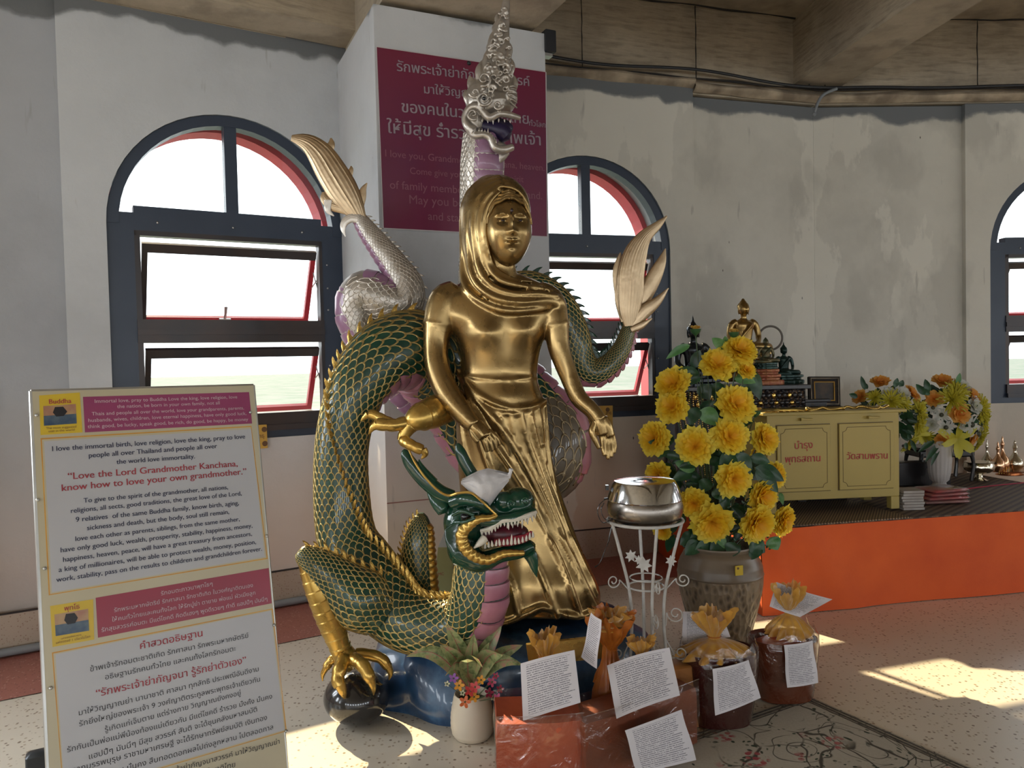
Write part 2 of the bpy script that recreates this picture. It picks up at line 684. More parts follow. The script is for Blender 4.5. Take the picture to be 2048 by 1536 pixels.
def make_window(idx, o, u, wc):
    """black arched frame with a fanlight over two tilted sashes"""
    n_in = Vector((u.y, -u.x, 0))
    c = o + u * wc
    def P(a, z, d=0.0):
        return c + u * a - n_in * d + Vector((0, 0, z))
    Rw = Matrix((u, -n_in, Vector((0, 0, 1)))).transposed()
    def bar(mb, a0, a1, z0, z1, d0=0.02, d1=0.10, m=None):
        mb.box(P((a0 + a1) / 2, (z0 + z1) / 2, (d0 + d1) / 2), (abs(a1 - a0), d1 - d0, abs(z1 - z0)), R=Rw, m=m)
    root = struct(thing_s('window_%d' % idx, c))
    mb = MB()
    hw = WHALF - 0.002
    bar(mb, -hw, -0.545, WBOT, 2.40)
    bar(mb, 0.545, hw, WBOT, 2.40)
    bar(mb, -0.545, 0.545, WBOT, 1.14)
    bar(mb, -0.545, 0.545, 2.30, 2.44)
    out, inn = arch_pts(hw, WSPR, hw, 28), arch_pts(hw - 0.062, WSPR, hw - 0.062, 28)
    for i in range(28):
        poly = [P(out[i][0], out[i][1], 0.015), P(out[i + 1][0], out[i + 1][1], 0.015), P(inn[i + 1][0], inn[i + 1][1], 0.015), P(inn[i][0], inn[i][1], 0.015)]
        mb.prism(poly, -n_in * 0.09)
    mb.build('window_frame', M_frame, root, smooth=False)
    mb = MB(); bar(mb, -0.036, 0.036, 2.44, WSPR + hw - 0.03, 0.02, 0.09); mb.build('mullion', M_frame, root, smooth=False)
    mb = MB(); bar(mb, -0.545, 0.545, 1.655, 1.79, 0.01, 0.11); bar(mb, -0.545, 0.545, 1.70, 1.735, 0.0, 0.01); mb.build('rail', M_frame_b, root, smooth=False)
    mb = MB(); bar(mb, -0.545, 0.545, 1.14, 1.215, 0.0, 0.12); bar(mb, -0.545, 0.545, 1.105, 1.14, -0.012, 0.0); bar(mb, -0.545, -0.515, 1.215, 1.655, 0.02, .09); bar(mb, 0.525, 0.555, 1.215, 1.655, .02, .09)
    bar(mb, -0.545, -0.515, 1.79, 2.30, 0.02, .09); bar(mb, 0.525, 0.555, 1.79, 2.30, .02, .09); bar(mb, -0.545, 0.545, 2.272, 2.30, 0.02, .09)
    mb.build('inner_frame', M_frame_b, root, smooth=False)
    # fanlight panes
    for s_ in (-1, 1):
        mb = MB()
        r = hw - 0.06
        pts = [P(s_ * 0.036, 2.44, 0.055)]
        zz = math.sqrt(r * r - (2.44 - WSPR) ** 2)
        a0 = math.asin((2.44 - WSPR) / r)
        for k in range(13):
            a = a0 + (PI / 2 - 0.06 - a0) * k / 12
            pts.append(P(s_ * r * math.cos(a), WSPR + r * math.sin(a), 0.055))
        mb.prism(pts, -n_in * 0.004)
        mb.build('pane', M_glass, root, smooth=False)
    # two top-hung sashes, swung out at the foot
    for zt, zb, ang in ((2.272, 1.73, 0.50), (1.655, 1.155, 0.50)):
        H = zt - zb
        top = 0.036
        a0, a1 = -0.515, 0.525
        def S(a, h, d=0.0):
            # h measured down from the hinge line
            return P(a, zt - top - h * math.cos(ang), 0.05 + d + h * math.sin(ang))
        t = 0.032
        hh = H - top - 0.006
        Rs = Rw @ Matrix.Rotation(ang, 3, 'X')
        def sbar(mb, x0, x1, h0, h1, m=None, th=0.03):
            mb.box(S((x0 + x1) / 2, (h0 + h1) / 2), (x1 - x0, th, h1 - h0), R=Rs, m=m)
        mb = MB()
        sbar(mb, a0 + .01, a1 - .01, 0, 0.055, 0)
        sbar(mb, a0 + .01, a0 + .01 + t, 0.055, hh, 0)
        mb.k = 1
        sbar(mb, a1 - .01 - t, a1 - .01, 0.055, hh, 1)
        sbar(mb, a0 + .01 + t, a1 - .01 - t, hh - t, hh, 1)
        sh = mb.build('sash', [M_frame_b, M_sash_red], root, smooth=False)
        mb = MB(); sbar(mb, a0 + .01 + t, a1 - .01 - t, 0.055, hh - t, 0, 0.004); mb.build('glass', M_glass, sh, smooth=False)
        mb = MB()
        mb.tube([tuple(S(a1 - .02, hh * .25)) + (.004,), tuple(P(a1 + .015, zt - top - hh * .62, 0.06)) + (.004,)], 6)
        mb.tube([tuple(S(a1 - .02, hh * .55)) + (.004,), tuple(P(a1 + .015, zt - top - hh * .30, 0.06)) + (.004,)], 6)
        mb.build('stay', M_metal, sh)
        mb = MB(); mb.tube([tuple(S(-0.02, hh - .01, -.02)) + (.008,), tuple(S(-0.02, hh - .06, -.035)) + (.009,), tuple(S(-0.02, hh - .10, -.03)) + (.011,)], 8); mb.box(S(-0.02, hh - .012, -.02), (.07, .02, .018), R=Rs)
        mb.build('latch', M_metal, sh)
    # bolts
    mb = MB()
    for a in (-0.42, 0.0, 0.42):
        mb.ball(P(a, 2.35, 0.018), .008, 8, 5)
    for z in (2.15, 2.0, 1.86, 1.5, 1.35):
        mb.ball(P(.575, z, 0.018), .006, 8, 5)
    mb.build('bolt', M_metal, root)
    # outer surround of the tower wall: grey reveal, then the red painted outer ring
    mb = MB()
    for (hw_, d0, d1, mi) in ((WHALF + .03, 0.24, 0.36, 0), (WHALF - 0.01, 0.36, 0.52, 1)):
        a_in, a_out = arch_pts(hw_, WSPR, hw_, 28, WBOT - .02), arch_pts(hw_ + .22, WSPR, hw_ + .22, 28, WBOT - .2)
        nn = len(a_in)
        for i in range(nn):
            k = (i + 1) % nn
            poly = [P(a_in[i][0], a_in[i][1], d0), P(a_in[k][0], a_in[k][1], d0), P(a_out[k][0], a_out[k][1], d0), P(a_out[i][0], a_out[i][1], d0)]
            mb.prism(poly, -n_in * (d1 - d0), m=mi)
    mb.build('outer_surround', [M_out_grey, M_out_red], root, smooth=False)
    return root


def thing_s(name, loc):
    o = bpy.data.objects.new(name, None)
    o.empty_display_size = 0.05
    col.objects.link(o)
    o.location = loc
    return o


# positions along the facets
L1s = -(A0 - V12).length - 0.0
sA = (V12 - A0).dot(U1)                     # V12 is sA along from A0
def u_at(o, u, px, yref=700):
    """distance along the wall where the photograph's column px meets it"""
    d = ray(px, yref)
    # solve o + u*t = k*d (plan)
    A = np.array([[u.x, -d.x], [u.y, -d.y]])
    t, k = np.linalg.solve(A, np.array([-o.x, -o.y]))
    return float(t)

w1 = (u_at(A0, U1, 222, 600) + u_at(A0, U1, 688, 600)) / 2
w2 = u_at(B0, U2, 1342, 600) - WHALF
s_p1 = u_at(A0, U1, 120, 300)      # left step of bay one
s_pier = u_at(A0, U1, 690, 300)
s_p2 = u_at(B0, U2, 1389, 400)
s_p3 = u_at(V23, U3, 1931, 400)
w3 = u_at(V23, U3, 1981, 600) + WHALF
PT = 0.05
N1 = Vector((U1.y, -U1.x, 0)); N2 = Vector((U2.y, -U2.x, 0)); N3 = Vector((U3.y, -U3.x, 0))
# bay panels stand 5 cm proud of the plain wall between them
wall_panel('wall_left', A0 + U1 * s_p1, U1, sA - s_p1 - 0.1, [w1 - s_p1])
make_window(1, A0, U1, w1)
oL = A0 + U1 * (sA - FL) - N1 * PT
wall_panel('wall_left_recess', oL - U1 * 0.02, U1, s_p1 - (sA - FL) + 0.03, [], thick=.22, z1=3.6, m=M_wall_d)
tB = -(V12 - B0).length
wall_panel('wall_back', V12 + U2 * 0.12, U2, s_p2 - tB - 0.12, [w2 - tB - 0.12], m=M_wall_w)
make_window(2, B0, U2, w2)
LB = (V23 - B0).dot(U2)
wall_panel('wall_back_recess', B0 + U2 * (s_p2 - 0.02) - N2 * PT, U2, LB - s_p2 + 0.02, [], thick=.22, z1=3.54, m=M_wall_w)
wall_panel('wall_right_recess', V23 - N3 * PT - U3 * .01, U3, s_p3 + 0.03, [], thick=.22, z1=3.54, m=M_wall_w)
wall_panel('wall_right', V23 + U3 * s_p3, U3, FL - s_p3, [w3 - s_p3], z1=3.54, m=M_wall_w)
make_window(3, V23, U3, w3)
# the rest of the ring, out of view
k = 0
for i in range(1, 22):
    a, b = verts_r[i], verts_r[(i + 1) % 24] if i + 1 < 24 else None
    if b is None:
        break
    uu = (b - a).normalized()
    mid = (a + b) / 2
    wall_panel('wall_far', a, uu, FL, [FL / 2])
    if i < 2:
        make_window(4, a, uu, FL / 2)
    if i >= 2:
        li = bpy.data.lights.new('window_daylight', 'AREA')
        li.shape = 'RECTANGLE'; li.size = 1.25; li.size_y = 1.7
        li.energy = REAR_W * (0.7 if i < 7 else (1.0 if i < 12 else 1.25))  # fill weighted by side to balance the wall tones
        li.color = (0.88, 0.94, 1.0)
        lo = bpy.data.objects.new('window_daylight', li)
        nin = Vector((uu.y, -uu.x, 0))
        lo.location = mid + Vector((0, 0, 2.05)) - nin * 0.10
        lo.rotation_euler = nin.to_track_quat('-Z', 'Z').to_euler()
        col.objects.link(lo)
for (o_, u_, w_) in ((A0, U1, w1), (B0, U2, w2), (V23, U3, w3), (verts_r[1], (verts_r[2] - verts_r[1]).normalized(), FL / 2)):
    li = bpy.data.lights.new('sky_portal', 'AREA')
    li.shape = 'RECTANGLE'; li.size = 1.5; li.size_y = 2.1
    li.cycles.is_portal = True
    lo = bpy.data.objects.new('sky_portal', li)
    nin = Vector((u_.y, -u_.x, 0))
    lo.location = o_ + u_ * w_ + Vector((0, 0, 2.05)) - nin * 0.6
    lo.rotation_euler = nin.to_track_quat('-Z', 'Z').to_euler()
    col.objects.link(lo)

# pier with the banner -------------------------------------------------
a24 = math.radians(24.5)
UP = Vector((math.cos(a24), math.sin(a24), 0)); NP = Vector((UP.y, -UP.x, 0))
PL = W(754.5, 300, 4.20); PL.z = 0
pr_t = u_at(PL, UP, 1094, 300)
PRc = PL + UP * pr_t
mb = MB()
deep = 1.35
pts = [PL, PRc, PRc - NP * deep, PL - NP * deep]
mb.prism([p for p in pts], (0, 0, 3.44))
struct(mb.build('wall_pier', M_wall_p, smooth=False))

# floor, red band, skirting -------------------------------------------
mb = MB()
mb.lathe([(12.2, 0.0), (12.2, -0.1)], CEN, 48)
fl = struct(mb.build('floor', M_floor, smooth=False))
mb = MB()
ring_v = [V12 - U1 * FL - rot(U1, math.radians(15)) * FL, V12 - U1 * FL, V12, V23, verts_r[1], verts_r[2], verts_r[3]]
def offs(pts, d):
    out = []
    for i, p in enumerate(pts):
        a = pts[i - 1] if i else p - (pts[1] - p)
        b = pts[i + 1] if i + 1 < len(pts) else p + (p - pts[i - 1])
        t = ((p - a).normalized() + (b - p).normalized()).normalized()
        nn = Vector((t.y, -t.x, 0))
        out.append(p + nn * d)
    return out
r0, r1 = offs(ring_v, -0.1), offs(ring_v, 0.68)
for i in range(len(ring_v) - 1):
    mb.quad(r0[i] + Vector((0, 0, .002)), r1[i] + Vector((0, 0, .002)), r1[i + 1] + Vector((0, 0, .002)), r0[i + 1] + Vector((0, 0, .002)))
struct(mb.build('trim_1', M_red, smooth=False))
M_joint = mat('dark_joint', (0.03, 0.02, 0.02), 0.7)
mb = MB()
j0, j1 = offs(ring_v, 0.68), offs(ring_v, 0.684)
for i in range(len(ring_v) - 1):
    mb.quad(j0[i] + Vector((0, 0, .003)), j1[i] + Vector((0, 0, .003)), j1[i + 1] + Vector((0, 0, .003)), j0[i + 1] + Vector((0, 0, .003)))
struct(mb.build('trim_2', M_joint, smooth=False))
# skirting
def skirt(name, a, b, n_in, h=0.22, t=0.018):
    mb = MB()
    mb.prism([a + n_in * 0.0, b + n_in * 0.0, b + n_in * t, a + n_in * t], (0, 0, h))
    mb.prism([a + n_in * 0.0 + Vector((0, 0, h)), b + Vector((0, 0, h)), b + n_in * (t + .004) + Vector((0, 0, h)), a + n_in * (t + .004) + Vector((0, 0, h))], (0, 0, 0.006), m=1)
    return struct(mb.build(name, [M_skirt, M_joint], smooth=False))
skirt('baseboard_left', V12 - U1 * FL, V12 - U1 * (sA - s_pier), N1)
skirt('baseboard_back', B0 + U2 * -0.1, V23, N2)
skirt('baseboard_right', V23, verts_r[1], N3)
skirt('baseboard_pier', PL - UP * .018, PRc + UP * .018, NP)
skirt('baseboard_pier_side', PL - NP * 0.95, PL, Vector((-UP.x, -UP.y, 0)))
# thin painted line on the pier
mb = MB(); mb.prism([PL + Vector((0, 0, .735)), PRc + Vector((0, 0, .735)), PRc + NP * .002 + Vector((0, 0, .735)), PL + NP * .002 + Vector((0, 0, .735))], (0, 0, .006))
struct(mb.build('trim_3', mat('faded_red_line', (.42, .2, .16), .8), smooth=False))

# ceiling --------------------------------------------------------------
CZ = 4.22
mb = MB(); mb.lathe([(12.2, CZ), (12.2, CZ + .15)], CEN, 48)
struct(mb.build('ceiling', M_conc, smooth=False))
full_ring = [V12 - U1 * FL, V12, V23] + verts_r[1:]
mb = MB()
for i in range(len(full_ring)):
    a, b = full_ring[i], full_ring[(i + 1) % len(full_ring)]
    uu = (b - a).normalized(); nn = Vector((uu.y, -uu.x, 0))
    e = nn * -0.02
    mb.prism([a + e, b + e, b - nn * .3, a - nn * .3], (0, 0, CZ - 3.5), m=0) if False else mb.prism([a + e + Vector((0, 0, 3.55)), b + e + Vector((0, 0, 3.55)), b - nn * .3 + Vector((0, 0, 3.55)), a - nn * .3 + Vector((0, 0, 3.55))], (0, 0, CZ - 3.55))
struct(mb.build('ceiling_ring_beam', M_conc, smooth=False))
mb = MB()
rng = random.Random(3)
def ledge(a, b, nn, z, hgt, out):
    L = (b - a).length; uu = (b - a).normalized()
    def f(s_, t_):
        x = L * s_
        w = 0.012 * mnoise.noise(Vector((x * 3, z, t_ * 2)))
        ang = t_ * PI
        return a + uu * x + nn * (out * math.sin(ang) + w * math.sin(ang)) + Vector((0, 0, z + hgt * (t_ - .5) + w))
    mb.grid(f, max(6, int(L * 10)), 6)
for (a, b, nn, z) in ((V12 - U1 * FL, V12 - U1 * (sA - s_pier), N1, 3.60), (B0, B0 + U2 * s_p2, N2, 3.63), (B0 + U2 * s_p2, V23, N2, 3.60), (V23, verts_r[1], N3, 3.60)):
    ledge(a, b, nn, z, 0.085, 0.05)
struct(mb.build('trim_4', M_ledge))
def beam(name, start, end, w, z0, z1):
    d = (end - start).normalized(); s = Vector((-d.y, d.x, 0))
    mb = MB()
    mb.prism([start + s * w / 2 + Vector((0, 0, z0)), start - s * w / 2 + Vector((0, 0, z0)), end - s * w / 2 + Vector((0, 0, z0)), end + s * w / 2 + Vector((0, 0, z0))], (0, 0, z1 - z0))
    return struct(mb.build(name, M_conc, smooth=False))
beam('ceiling_beam', V23, CEN, 0.42, 3.70, CZ)
pc = (PL + PRc) / 2 - NP * .9
beam('ceiling_beam', pc, pc + NP * 10, (PRc - PL).length * .9, 3.47, CZ)
beam('ceiling_beam', V12 - U1 * FL, CEN, 0.34, 3.70, CZ)
beam('ceiling_beam', verts_r[1], CEN, 0.34, 3.70, CZ)

# land far below the tower
n = NT('hazy_land')
c = n.ramp(n.noise(0.02, 10, rough=0.7), [(0.38, (0.06, 0.095, 0.07)), (0.5, (0.095, 0.12, 0.10)), (0.62, (0.13, 0.13, 0.125))])
n.color(c); n.rough(1.0)
mb = MB(); mb.lathe([(5000, -45.0), (5000, -46)], (0, 0, 0), 64)
tg = mb.build('ground_outside', n.m, smooth=False)
struct(tg)
# cracks and formwork joints of the concrete
mb = MB()
def crack(a, b, r=.009, amp=.012, n_=26, sd=0):
    pts = []
    for k in range(n_ + 1):
        t = k / n_
        p = a.lerp(b, t); q = Vector((mnoise.noise(Vector((t * 9, sd, 0))), mnoise.noise(Vector((t * 9, sd, 5))), mnoise.noise(Vector((t * 9, sd, 9))))) * amp
        pts.append((p.x + q.x, p.y + q.y, p.z + q.z, r * (.45 + .55 * abs(math.sin(t * 11 + sd)))))
    mb.tube(pts, 6)
zz_ = Vector((0, 0, 1))
for i_, (a, u, n_, L) in enumerate(((V12, U2, N2, FL), (V23, U3, N3, FL), (V12 - U1 * FL, U1, N1, FL))):
    crack(a + n_ * .02 + zz_ * (CZ - .004), a + u * L + n_ * .02 + zz_ * (CZ - .004), sd=i_)
    for f_ in (.30, .62, .97) if i_ != 1 else (.02, .45, .80):
        p = a + u * L * f_ - n_ * -.021
        crack(p + zz_ * 3.66, p + zz_ * (CZ - .01), .005, .004, 10, i_ + f_)
    crack(a + n_ * .03 + zz_ * 3.655, a + u * L + n_ * .03 + zz_ * 3.655, .010, .010, 40, i_ + 3)
struct(mb.build('trim_5', mat('crack_dark', (.035, .03, .028), .95)))
# ================================================================ GOLDEN STATUE
def gold_mat(name, c, c2, rough=0.27, bump=0.06, sc_=5.0, metal=1.0):
    n = NT(name)
    n.color(n.ramp(n.noise(sc_, 6, rough=0.65), [(0.3, c), (0.7, c2)]))
    n.rough(n.ramp(n.noise(11, 5), [(0.3, rough - 0.05), (0.75, rough + 0.08)]))
    n.b.inputs['Metallic'].default_value = metal
    if bump > 0:
        n.bump(n.noise(26, 4), bump, 0.01)
    return n.m


M_gold = gold_mat('statue_gold', (0.36, 0.245, 0.105), (0.33, 0.22, 0.09), 0.27, 0.0, 2.0, .92)
M_gold2 = gold_mat('dragon_gold', (0.66, 0.42, 0.10), (0.48, 0.28, 0.06), 0.3, 0.15, 9)
M_dark = mat('dark_inlay', (0.02, 0.006, 0.008), 0.2)
SY = 3.50


def S(x, y, d=0.0):
    return W(x, y, SY + d)


PX = SY / FPX


def ringloft(mb, rows, seg=48, dfn=None, close=True, sup=2.0):
    """rows: (y, xl, xr, half depth px, depth offset m)"""
    V, F = [], []
    rows_ = cr([(r[0], r[1], r[2], r[3], r[4]) for r in rows], len(rows) * 5)
    ys = sorted(rows_[:, 0])
    for i, (y, xl, xr, hd, off) in enumerate(rows_):
        cx, hw = (xl + xr) / 2, (xr - xl) / 2
        for j in range(seg):
            a = 2 * PI * j / seg
            ca, sa = math.cos(a), math.sin(a)
            ex = 2.0 / sup
            x = cx + hw * math.copysign(abs(ca) ** ex, ca)
            dd = hd * PX * math.copysign(abs(sa) ** ex, sa)
            if dfn and sa < 0:
                dd -= dfn(x, y) * PX
            V.append(S(x, y, off + dd))
    n = len(rows_)
    for i in range(n - 1):
        for j in range(seg):
            k = (j + 1) % seg
            F.append((i * seg + j, (i + 1) * seg + j, (i + 1) * seg + k, i * seg + k))
    F.append(tuple(range(seg)))
    F.append(tuple((n - 1) * seg + j for j in reversed(range(seg))))
    mb.add(V, F)
    return rows_


def gs(x, y, cx, cy, sx, sy):
    return math.exp(-((x - cx) / sx) ** 2 - ((y - cy) / sy) ** 2)


def torso_d(x, y):
    d = 13 * gs(x, y, 968, 668, 27, 25) + 13 * gs(x, y, 1052, 664, 26, 25)
    d -= 5 * gs(x, y, 1012, 665, 11, 40)
    d += 4 * gs(x, y, 1012, 790, 45, 20) - 3 * gs(x, y, 1015, 740, 60, 18)
    d -= 2.5 * gs(x, y, 1018, 772, 5, 5)
    return d


torso = [(548, 972, 1040, 26, .03), (562, 935, 1075, 34, .03), (578, 893, 1108, 42, .03), (600, 864, 1126, 50, .03), (630, 872, 1116, 54, .02),
         (655, 896, 1100, 56, .02), (690, 916, 1084, 54, .02), (730, 922, 1076, 50, .02), (765, 920, 1076, 50, .02), (800, 914, 1088, 56, .02),
         (840, 912, 1096, 62, .02), (900, 914, 1102, 64, .03), (960, 918, 1114, 66, .03), (1020, 924, 1134, 70, .03), (1080, 930, 1156, 76, .03),
         (1130, 936, 1178, 82, .03), (1175, 940, 1198, 88, .02), (1205, 944, 1201, 90, .02), (1238, 950, 1196, 90, .02)]
mb = MB()
rows_t = ringloft(mb, torso, 64, torso_d)


def front(x, y):
    """depth offset of the robe's front surface at a photograph point"""
    r = [np.interp(y, rows_t[:, 0], rows_t[:, k]) for k in (1, 2, 3, 4)]
    cx, hw = (r[0] + r[1]) / 2, (r[1] - r[0]) / 2
    t = max(-0.995, min(0.995, (x - cx) / hw))
    return r[3] - (r[2] * math.sqrt(1 - t * t) + torso_d(x, y)) * PX


def fold(mb, pts, r, lift=0.2, seg=8, n=26, flat=1.0):
    """a raised fold following the front of the robe; pts (x, y) in photograph pixels"""
    P = cr([(p[0], p[1]) if len(p) == 2 else p[:2] for p in pts], n)
    rows = []
    for i, (x, y) in enumerate(P):
        t = i / (n - 1)
        rr = r * (0.45 + 0.55 * math.sin(PI * min(1, t * 1.3 + .15)) ** 0.6) if t < .7 else r
        p = S(x, y, front(x, y) - lift * r * PX)
        rows.append((p.x, p.y, p.z, rr * PX))
    mb.tube(rows, seg, flat=flat)


folds = [
    ([(914, 738), (940, 800), (985, 880), (1040, 965), (1090, 1060), (1130, 1145), (1160, 1232)], 6),
    ([(922, 748), (955, 800), (1002, 855), (1052, 935), (1100, 1030), (1150, 1130), (1192, 1215)], 6.5),
    ([(1040, 818), (1055, 880), (1085, 960), (1120, 1050), (1160, 1145), (1185, 1225)], 5),
    ([(1060, 815), (1073, 880), (1098, 960), (1133, 1050), (1168, 1130), (1195, 1190)], 5),
    ([(1076, 812), (1084, 870), (1091, 925)], 5),
    ([(1090, 805), (1095, 870), (1099, 920), (1116, 1000), (1148, 1090), (1190, 1172)], 5),
    ([(928, 772), (950, 850), (990, 965), (1040, 1065), (1085, 1155), (1115, 1238)], 6),
    ([(916, 800), (926, 880), (950, 985), (985, 1085), (1020, 1165), (1040, 1238)], 6),
    ([(1020, 822), (1032, 880), (1050, 930)], 4),
    ([(1000, 820), (1010, 870), (1030, 930), (1070, 1010)], 4),
    ([(960, 800), (980, 840), (1010, 885)], 4),
    ([(940, 960), (955, 1050), (975, 1140), (985, 1238)], 6),
]
for p, r in folds:
    fold(mb, p, r, 0.15)
# belt, sash and the edge of the bodice
fold(mb, [(926, 750), (955, 756), (1015, 760), (1074, 754)], 2.4, .1)
fold(mb, [(918, 742), (945, 778), (975, 800), (1010, 814), (1045, 817), (1075, 810), (1092, 800)], 5.5, .3)
fold(mb, [(914, 752), (938, 790), (965, 812), (1005, 826), (1045, 828)], 4, .2)
# hem: a rolled wavy edge
fold(mb, [(956, 1238), (985, 1243), (1015, 1244), (1057, 1226), (1085, 1215), (1118, 1226), (1152, 1234), (1180, 1226), (1197, 1210)], 7, .3, n=40)
# arms
def limb(mb, pts, seg=20, n=34, flat=1.0):
    rows = []
    for (x, y, r, d) in pts:
        p = S(x, y, d)
        rows.append((p.x, p.y, p.z, r * (SY + d) / FPX))
    mb.tube(rows, seg, n=n, flat=flat)


limb(mb, [(915, 588, 30, .03), (893, 603, 36, .02), (879, 640, 32, .0), (872, 690, 25.5, -.02), (875, 735, 25, -.05), (895, 785, 25.5, -.09), (922, 823, 22, -.13), (948, 852, 17, -.155)])
limb(mb, [(1075, 588, 28, .03), (1100, 604, 30, .02), (1110, 640, 27, .0), (1119, 700, 22, -.02), (1138, 752, 19, -.03), (1157, 795, 18, -.05), (1183, 815 + 5, 16.5, -.07), (1199, 842, 16, -.08)])
# bands round the sleeves
def band(mb, x, y, r, d, ax):
    c = S(x, y, d)
    t = (S(*ax[1]) - S(*ax[0])).normalized()
    q = t.to_track_quat('Z', 'Y').to_matrix()
    pts = []
    for k in range(25):
        a = 2 * PI * k / 24
        p = c + q @ Vector((math.cos(a), math.sin(a), 0)) * r * PX
        pts.append((p.x, p.y, p.z, 0.0042))
    mb.tube(pts, 6, caps=False)
band(mb, 877, 648, 31.5, 0, ((882, 630), (874, 690)))
band(mb, 1111, 650, 27, 0, ((1108, 630), (1119, 700)))


def hand(mb, palm, fingers, k=1.0):
    for pts in palm:
        limb(mb, pts, 14, 12)
    for f in fingers:
        limb(mb, f, 10, 16)


mbh = MB()
# hand hanging free at the right of the picture
hand(mbh, [[(1196, 838, 15, -.08), (1200, 850, 15, -.083), (1205, 868, 13, -.085)], [(1204, 838, 13, -.08), (1212, 852, 13, -.08), (1219, 872, 11, -.08)]],
     [[(1190, 845, 8, -.09), (1184, 862, 7.5, -.10), (1190, 880, 6, -.105), (1198, 897, 4, -.105)],
      [(1202, 862, 6.5, -.085), (1205, 882, 6, -.09), (1207, 900, 5.2, -.10), (1209, 911, 4, -.105)],
      [(1209, 862, 6.5, -.083), (1213, 884, 6, -.085), (1215, 904, 5.3, -.095), (1216, 918, 4, -.10)],
      [(1216, 862, 6.2, -.08), (1220, 884, 5.8, -.08), (1222, 901, 5.2, -.09), (1223, 914, 4, -.095)],
      [(1222, 862, 5.8, -.078), (1227, 880, 5.4, -.075), (1229, 894, 5, -.08), (1228, 906, 4, -.085)]])
mbh2 = MB()
# hand laid on the robe at the left
hand(mbh2, [[(945, 848, 14, -.155), (955, 860, 14, -.162), (966, 874, 12, -.165)], [(952, 845, 11, -.15), (962, 858, 12, -.155), (975, 871, 10, -.158)]],
     [[(943, 855, 7, -.165), (946, 870, 6.5, -.175), (955, 884, 5, -.178)],
      [(962, 868, 6, -.165), (970, 885, 5.6, -.168), (975, 903, 4.2, -.165)],
      [(968, 866, 6, -.163), (978, 884, 5.6, -.165), (984, 902, 4.2, -.16)],
      [(974, 864, 5.8, -.16), (986, 881, 5.4, -.16), (992, 898, 4.2, -.155)],
      [(978, 861, 5.4, -.155), (992, 875, 5, -.153), (999, 890, 4, -.148)]])
# neck
limb(mb, [(1006, 500, 27, -.02), (1006, 530, 25, -.01), (1006, 560, 31, .0)], 24, 12)

# veil: closed hood behind the face, then folds ---------------------------------
hood = [(349, 975, 1005, 14, .03), (354, 962, 1020, 28, .03), (366, 947, 1038, 44, .03), (385, 933, 1053, 56, .03), (415, 922, 1061, 63, .03), (450, 920, 1059, 64, .035),
        (485, 921, 1046, 62, .045), (520, 922, 1030, 56, .055), (548, 921, 1030, 52, .05), (572, 922, 1045, 50, .04), (600, 935, 1060, 50, .03)]
ringloft(mb, hood, 48)


def hfold(mb, pts, r, seg=9, n=40, mid=1.0):
    rows = []
    for q in cr([(a, b, c) for (a, b, c) in pts], n):
        p = S(q[0], q[1], q[2])
        i = len(rows) / (n - 1)
        rows.append((p.x, p.y, p.z, r * PX * (0.6 + 0.4 * math.sin(PI * i) ** .5)))
    mb.tube(rows, seg)


hf = [
    ([(1000, 353, -.03), (955, 368, .0), (930, 402, .02), (925, 450, .02), (927, 505, .02), (926, 548, .0), (935, 580, -.05), (968, 606, -.09), (1012, 621, -.115), (1062, 620, -.10), (1108, 612, -.04)], 8),
    ([(1000, 357, -.05), (962, 374, -.04), (941, 405, -.03), (936, 450, -.03), (940, 510, -.035), (944, 548, -.06), (962, 577, -.09), (996, 598, -.115), (1045, 605, -.115), (1098, 600, -.07), (1122, 606, -.03)], 8),
    ([(1002, 362, -.07), (970, 382, -.07), (952, 410, -.065), (947, 455, -.07), (953, 508, -.07), (962, 545, -.085), (985, 573, -.10), (1025, 588, -.11), (1075, 588, -.09), (1116, 592, -.05)], 8),
    ([(1004, 370, -.09), (978, 390, -.095), (963, 420, -.09), (959, 460, -.09), (967, 505, -.085), (978, 535, -.085), (1000, 560, -.095), (1040, 572, -.09), (1080, 576, -.06), (1108, 584, -.03)], 7.5),
    ([(1004, 380, -.115), (985, 398, -.12), (972, 425, -.115), (969, 462, -.11), (976, 502, -.10), (986, 530, -.085), (1005, 548, -.085), (1035, 560, -.075), (1065, 564, -.04)], 5),
    ([(1004, 372, -.10), (1030, 378, -.10), (1048, 396, -.09), (1057, 425, -.07), (1056, 455, -.05), (1048, 482, -.03)], 5),
    ([(1095, 590, -.03), (1115, 596, -.03), (1126, 612, -.01), (1128, 632, .0)], 8),
    ([(1060, 612, -.10), (1098, 604, -.07), (1120, 616, -.03), (1126, 636, -.01)], 6),
]
for p, r in hf:
    hfold(mb, p, r)
STAT = thing('golden_statue', 'tall gold statue of a veiled standing woman in a pleated robe, on a blue base', 'statue', S(1060, 1238))
put_remesh('figure', mb, 0.0056, M_gold, STAT, smooth=6)
put_remesh('hand', mbh, 0.0022, M_gold, STAT, smooth=4)
put_remesh('hand', mbh2, 0.0022, M_gold, STAT, smooth=4)


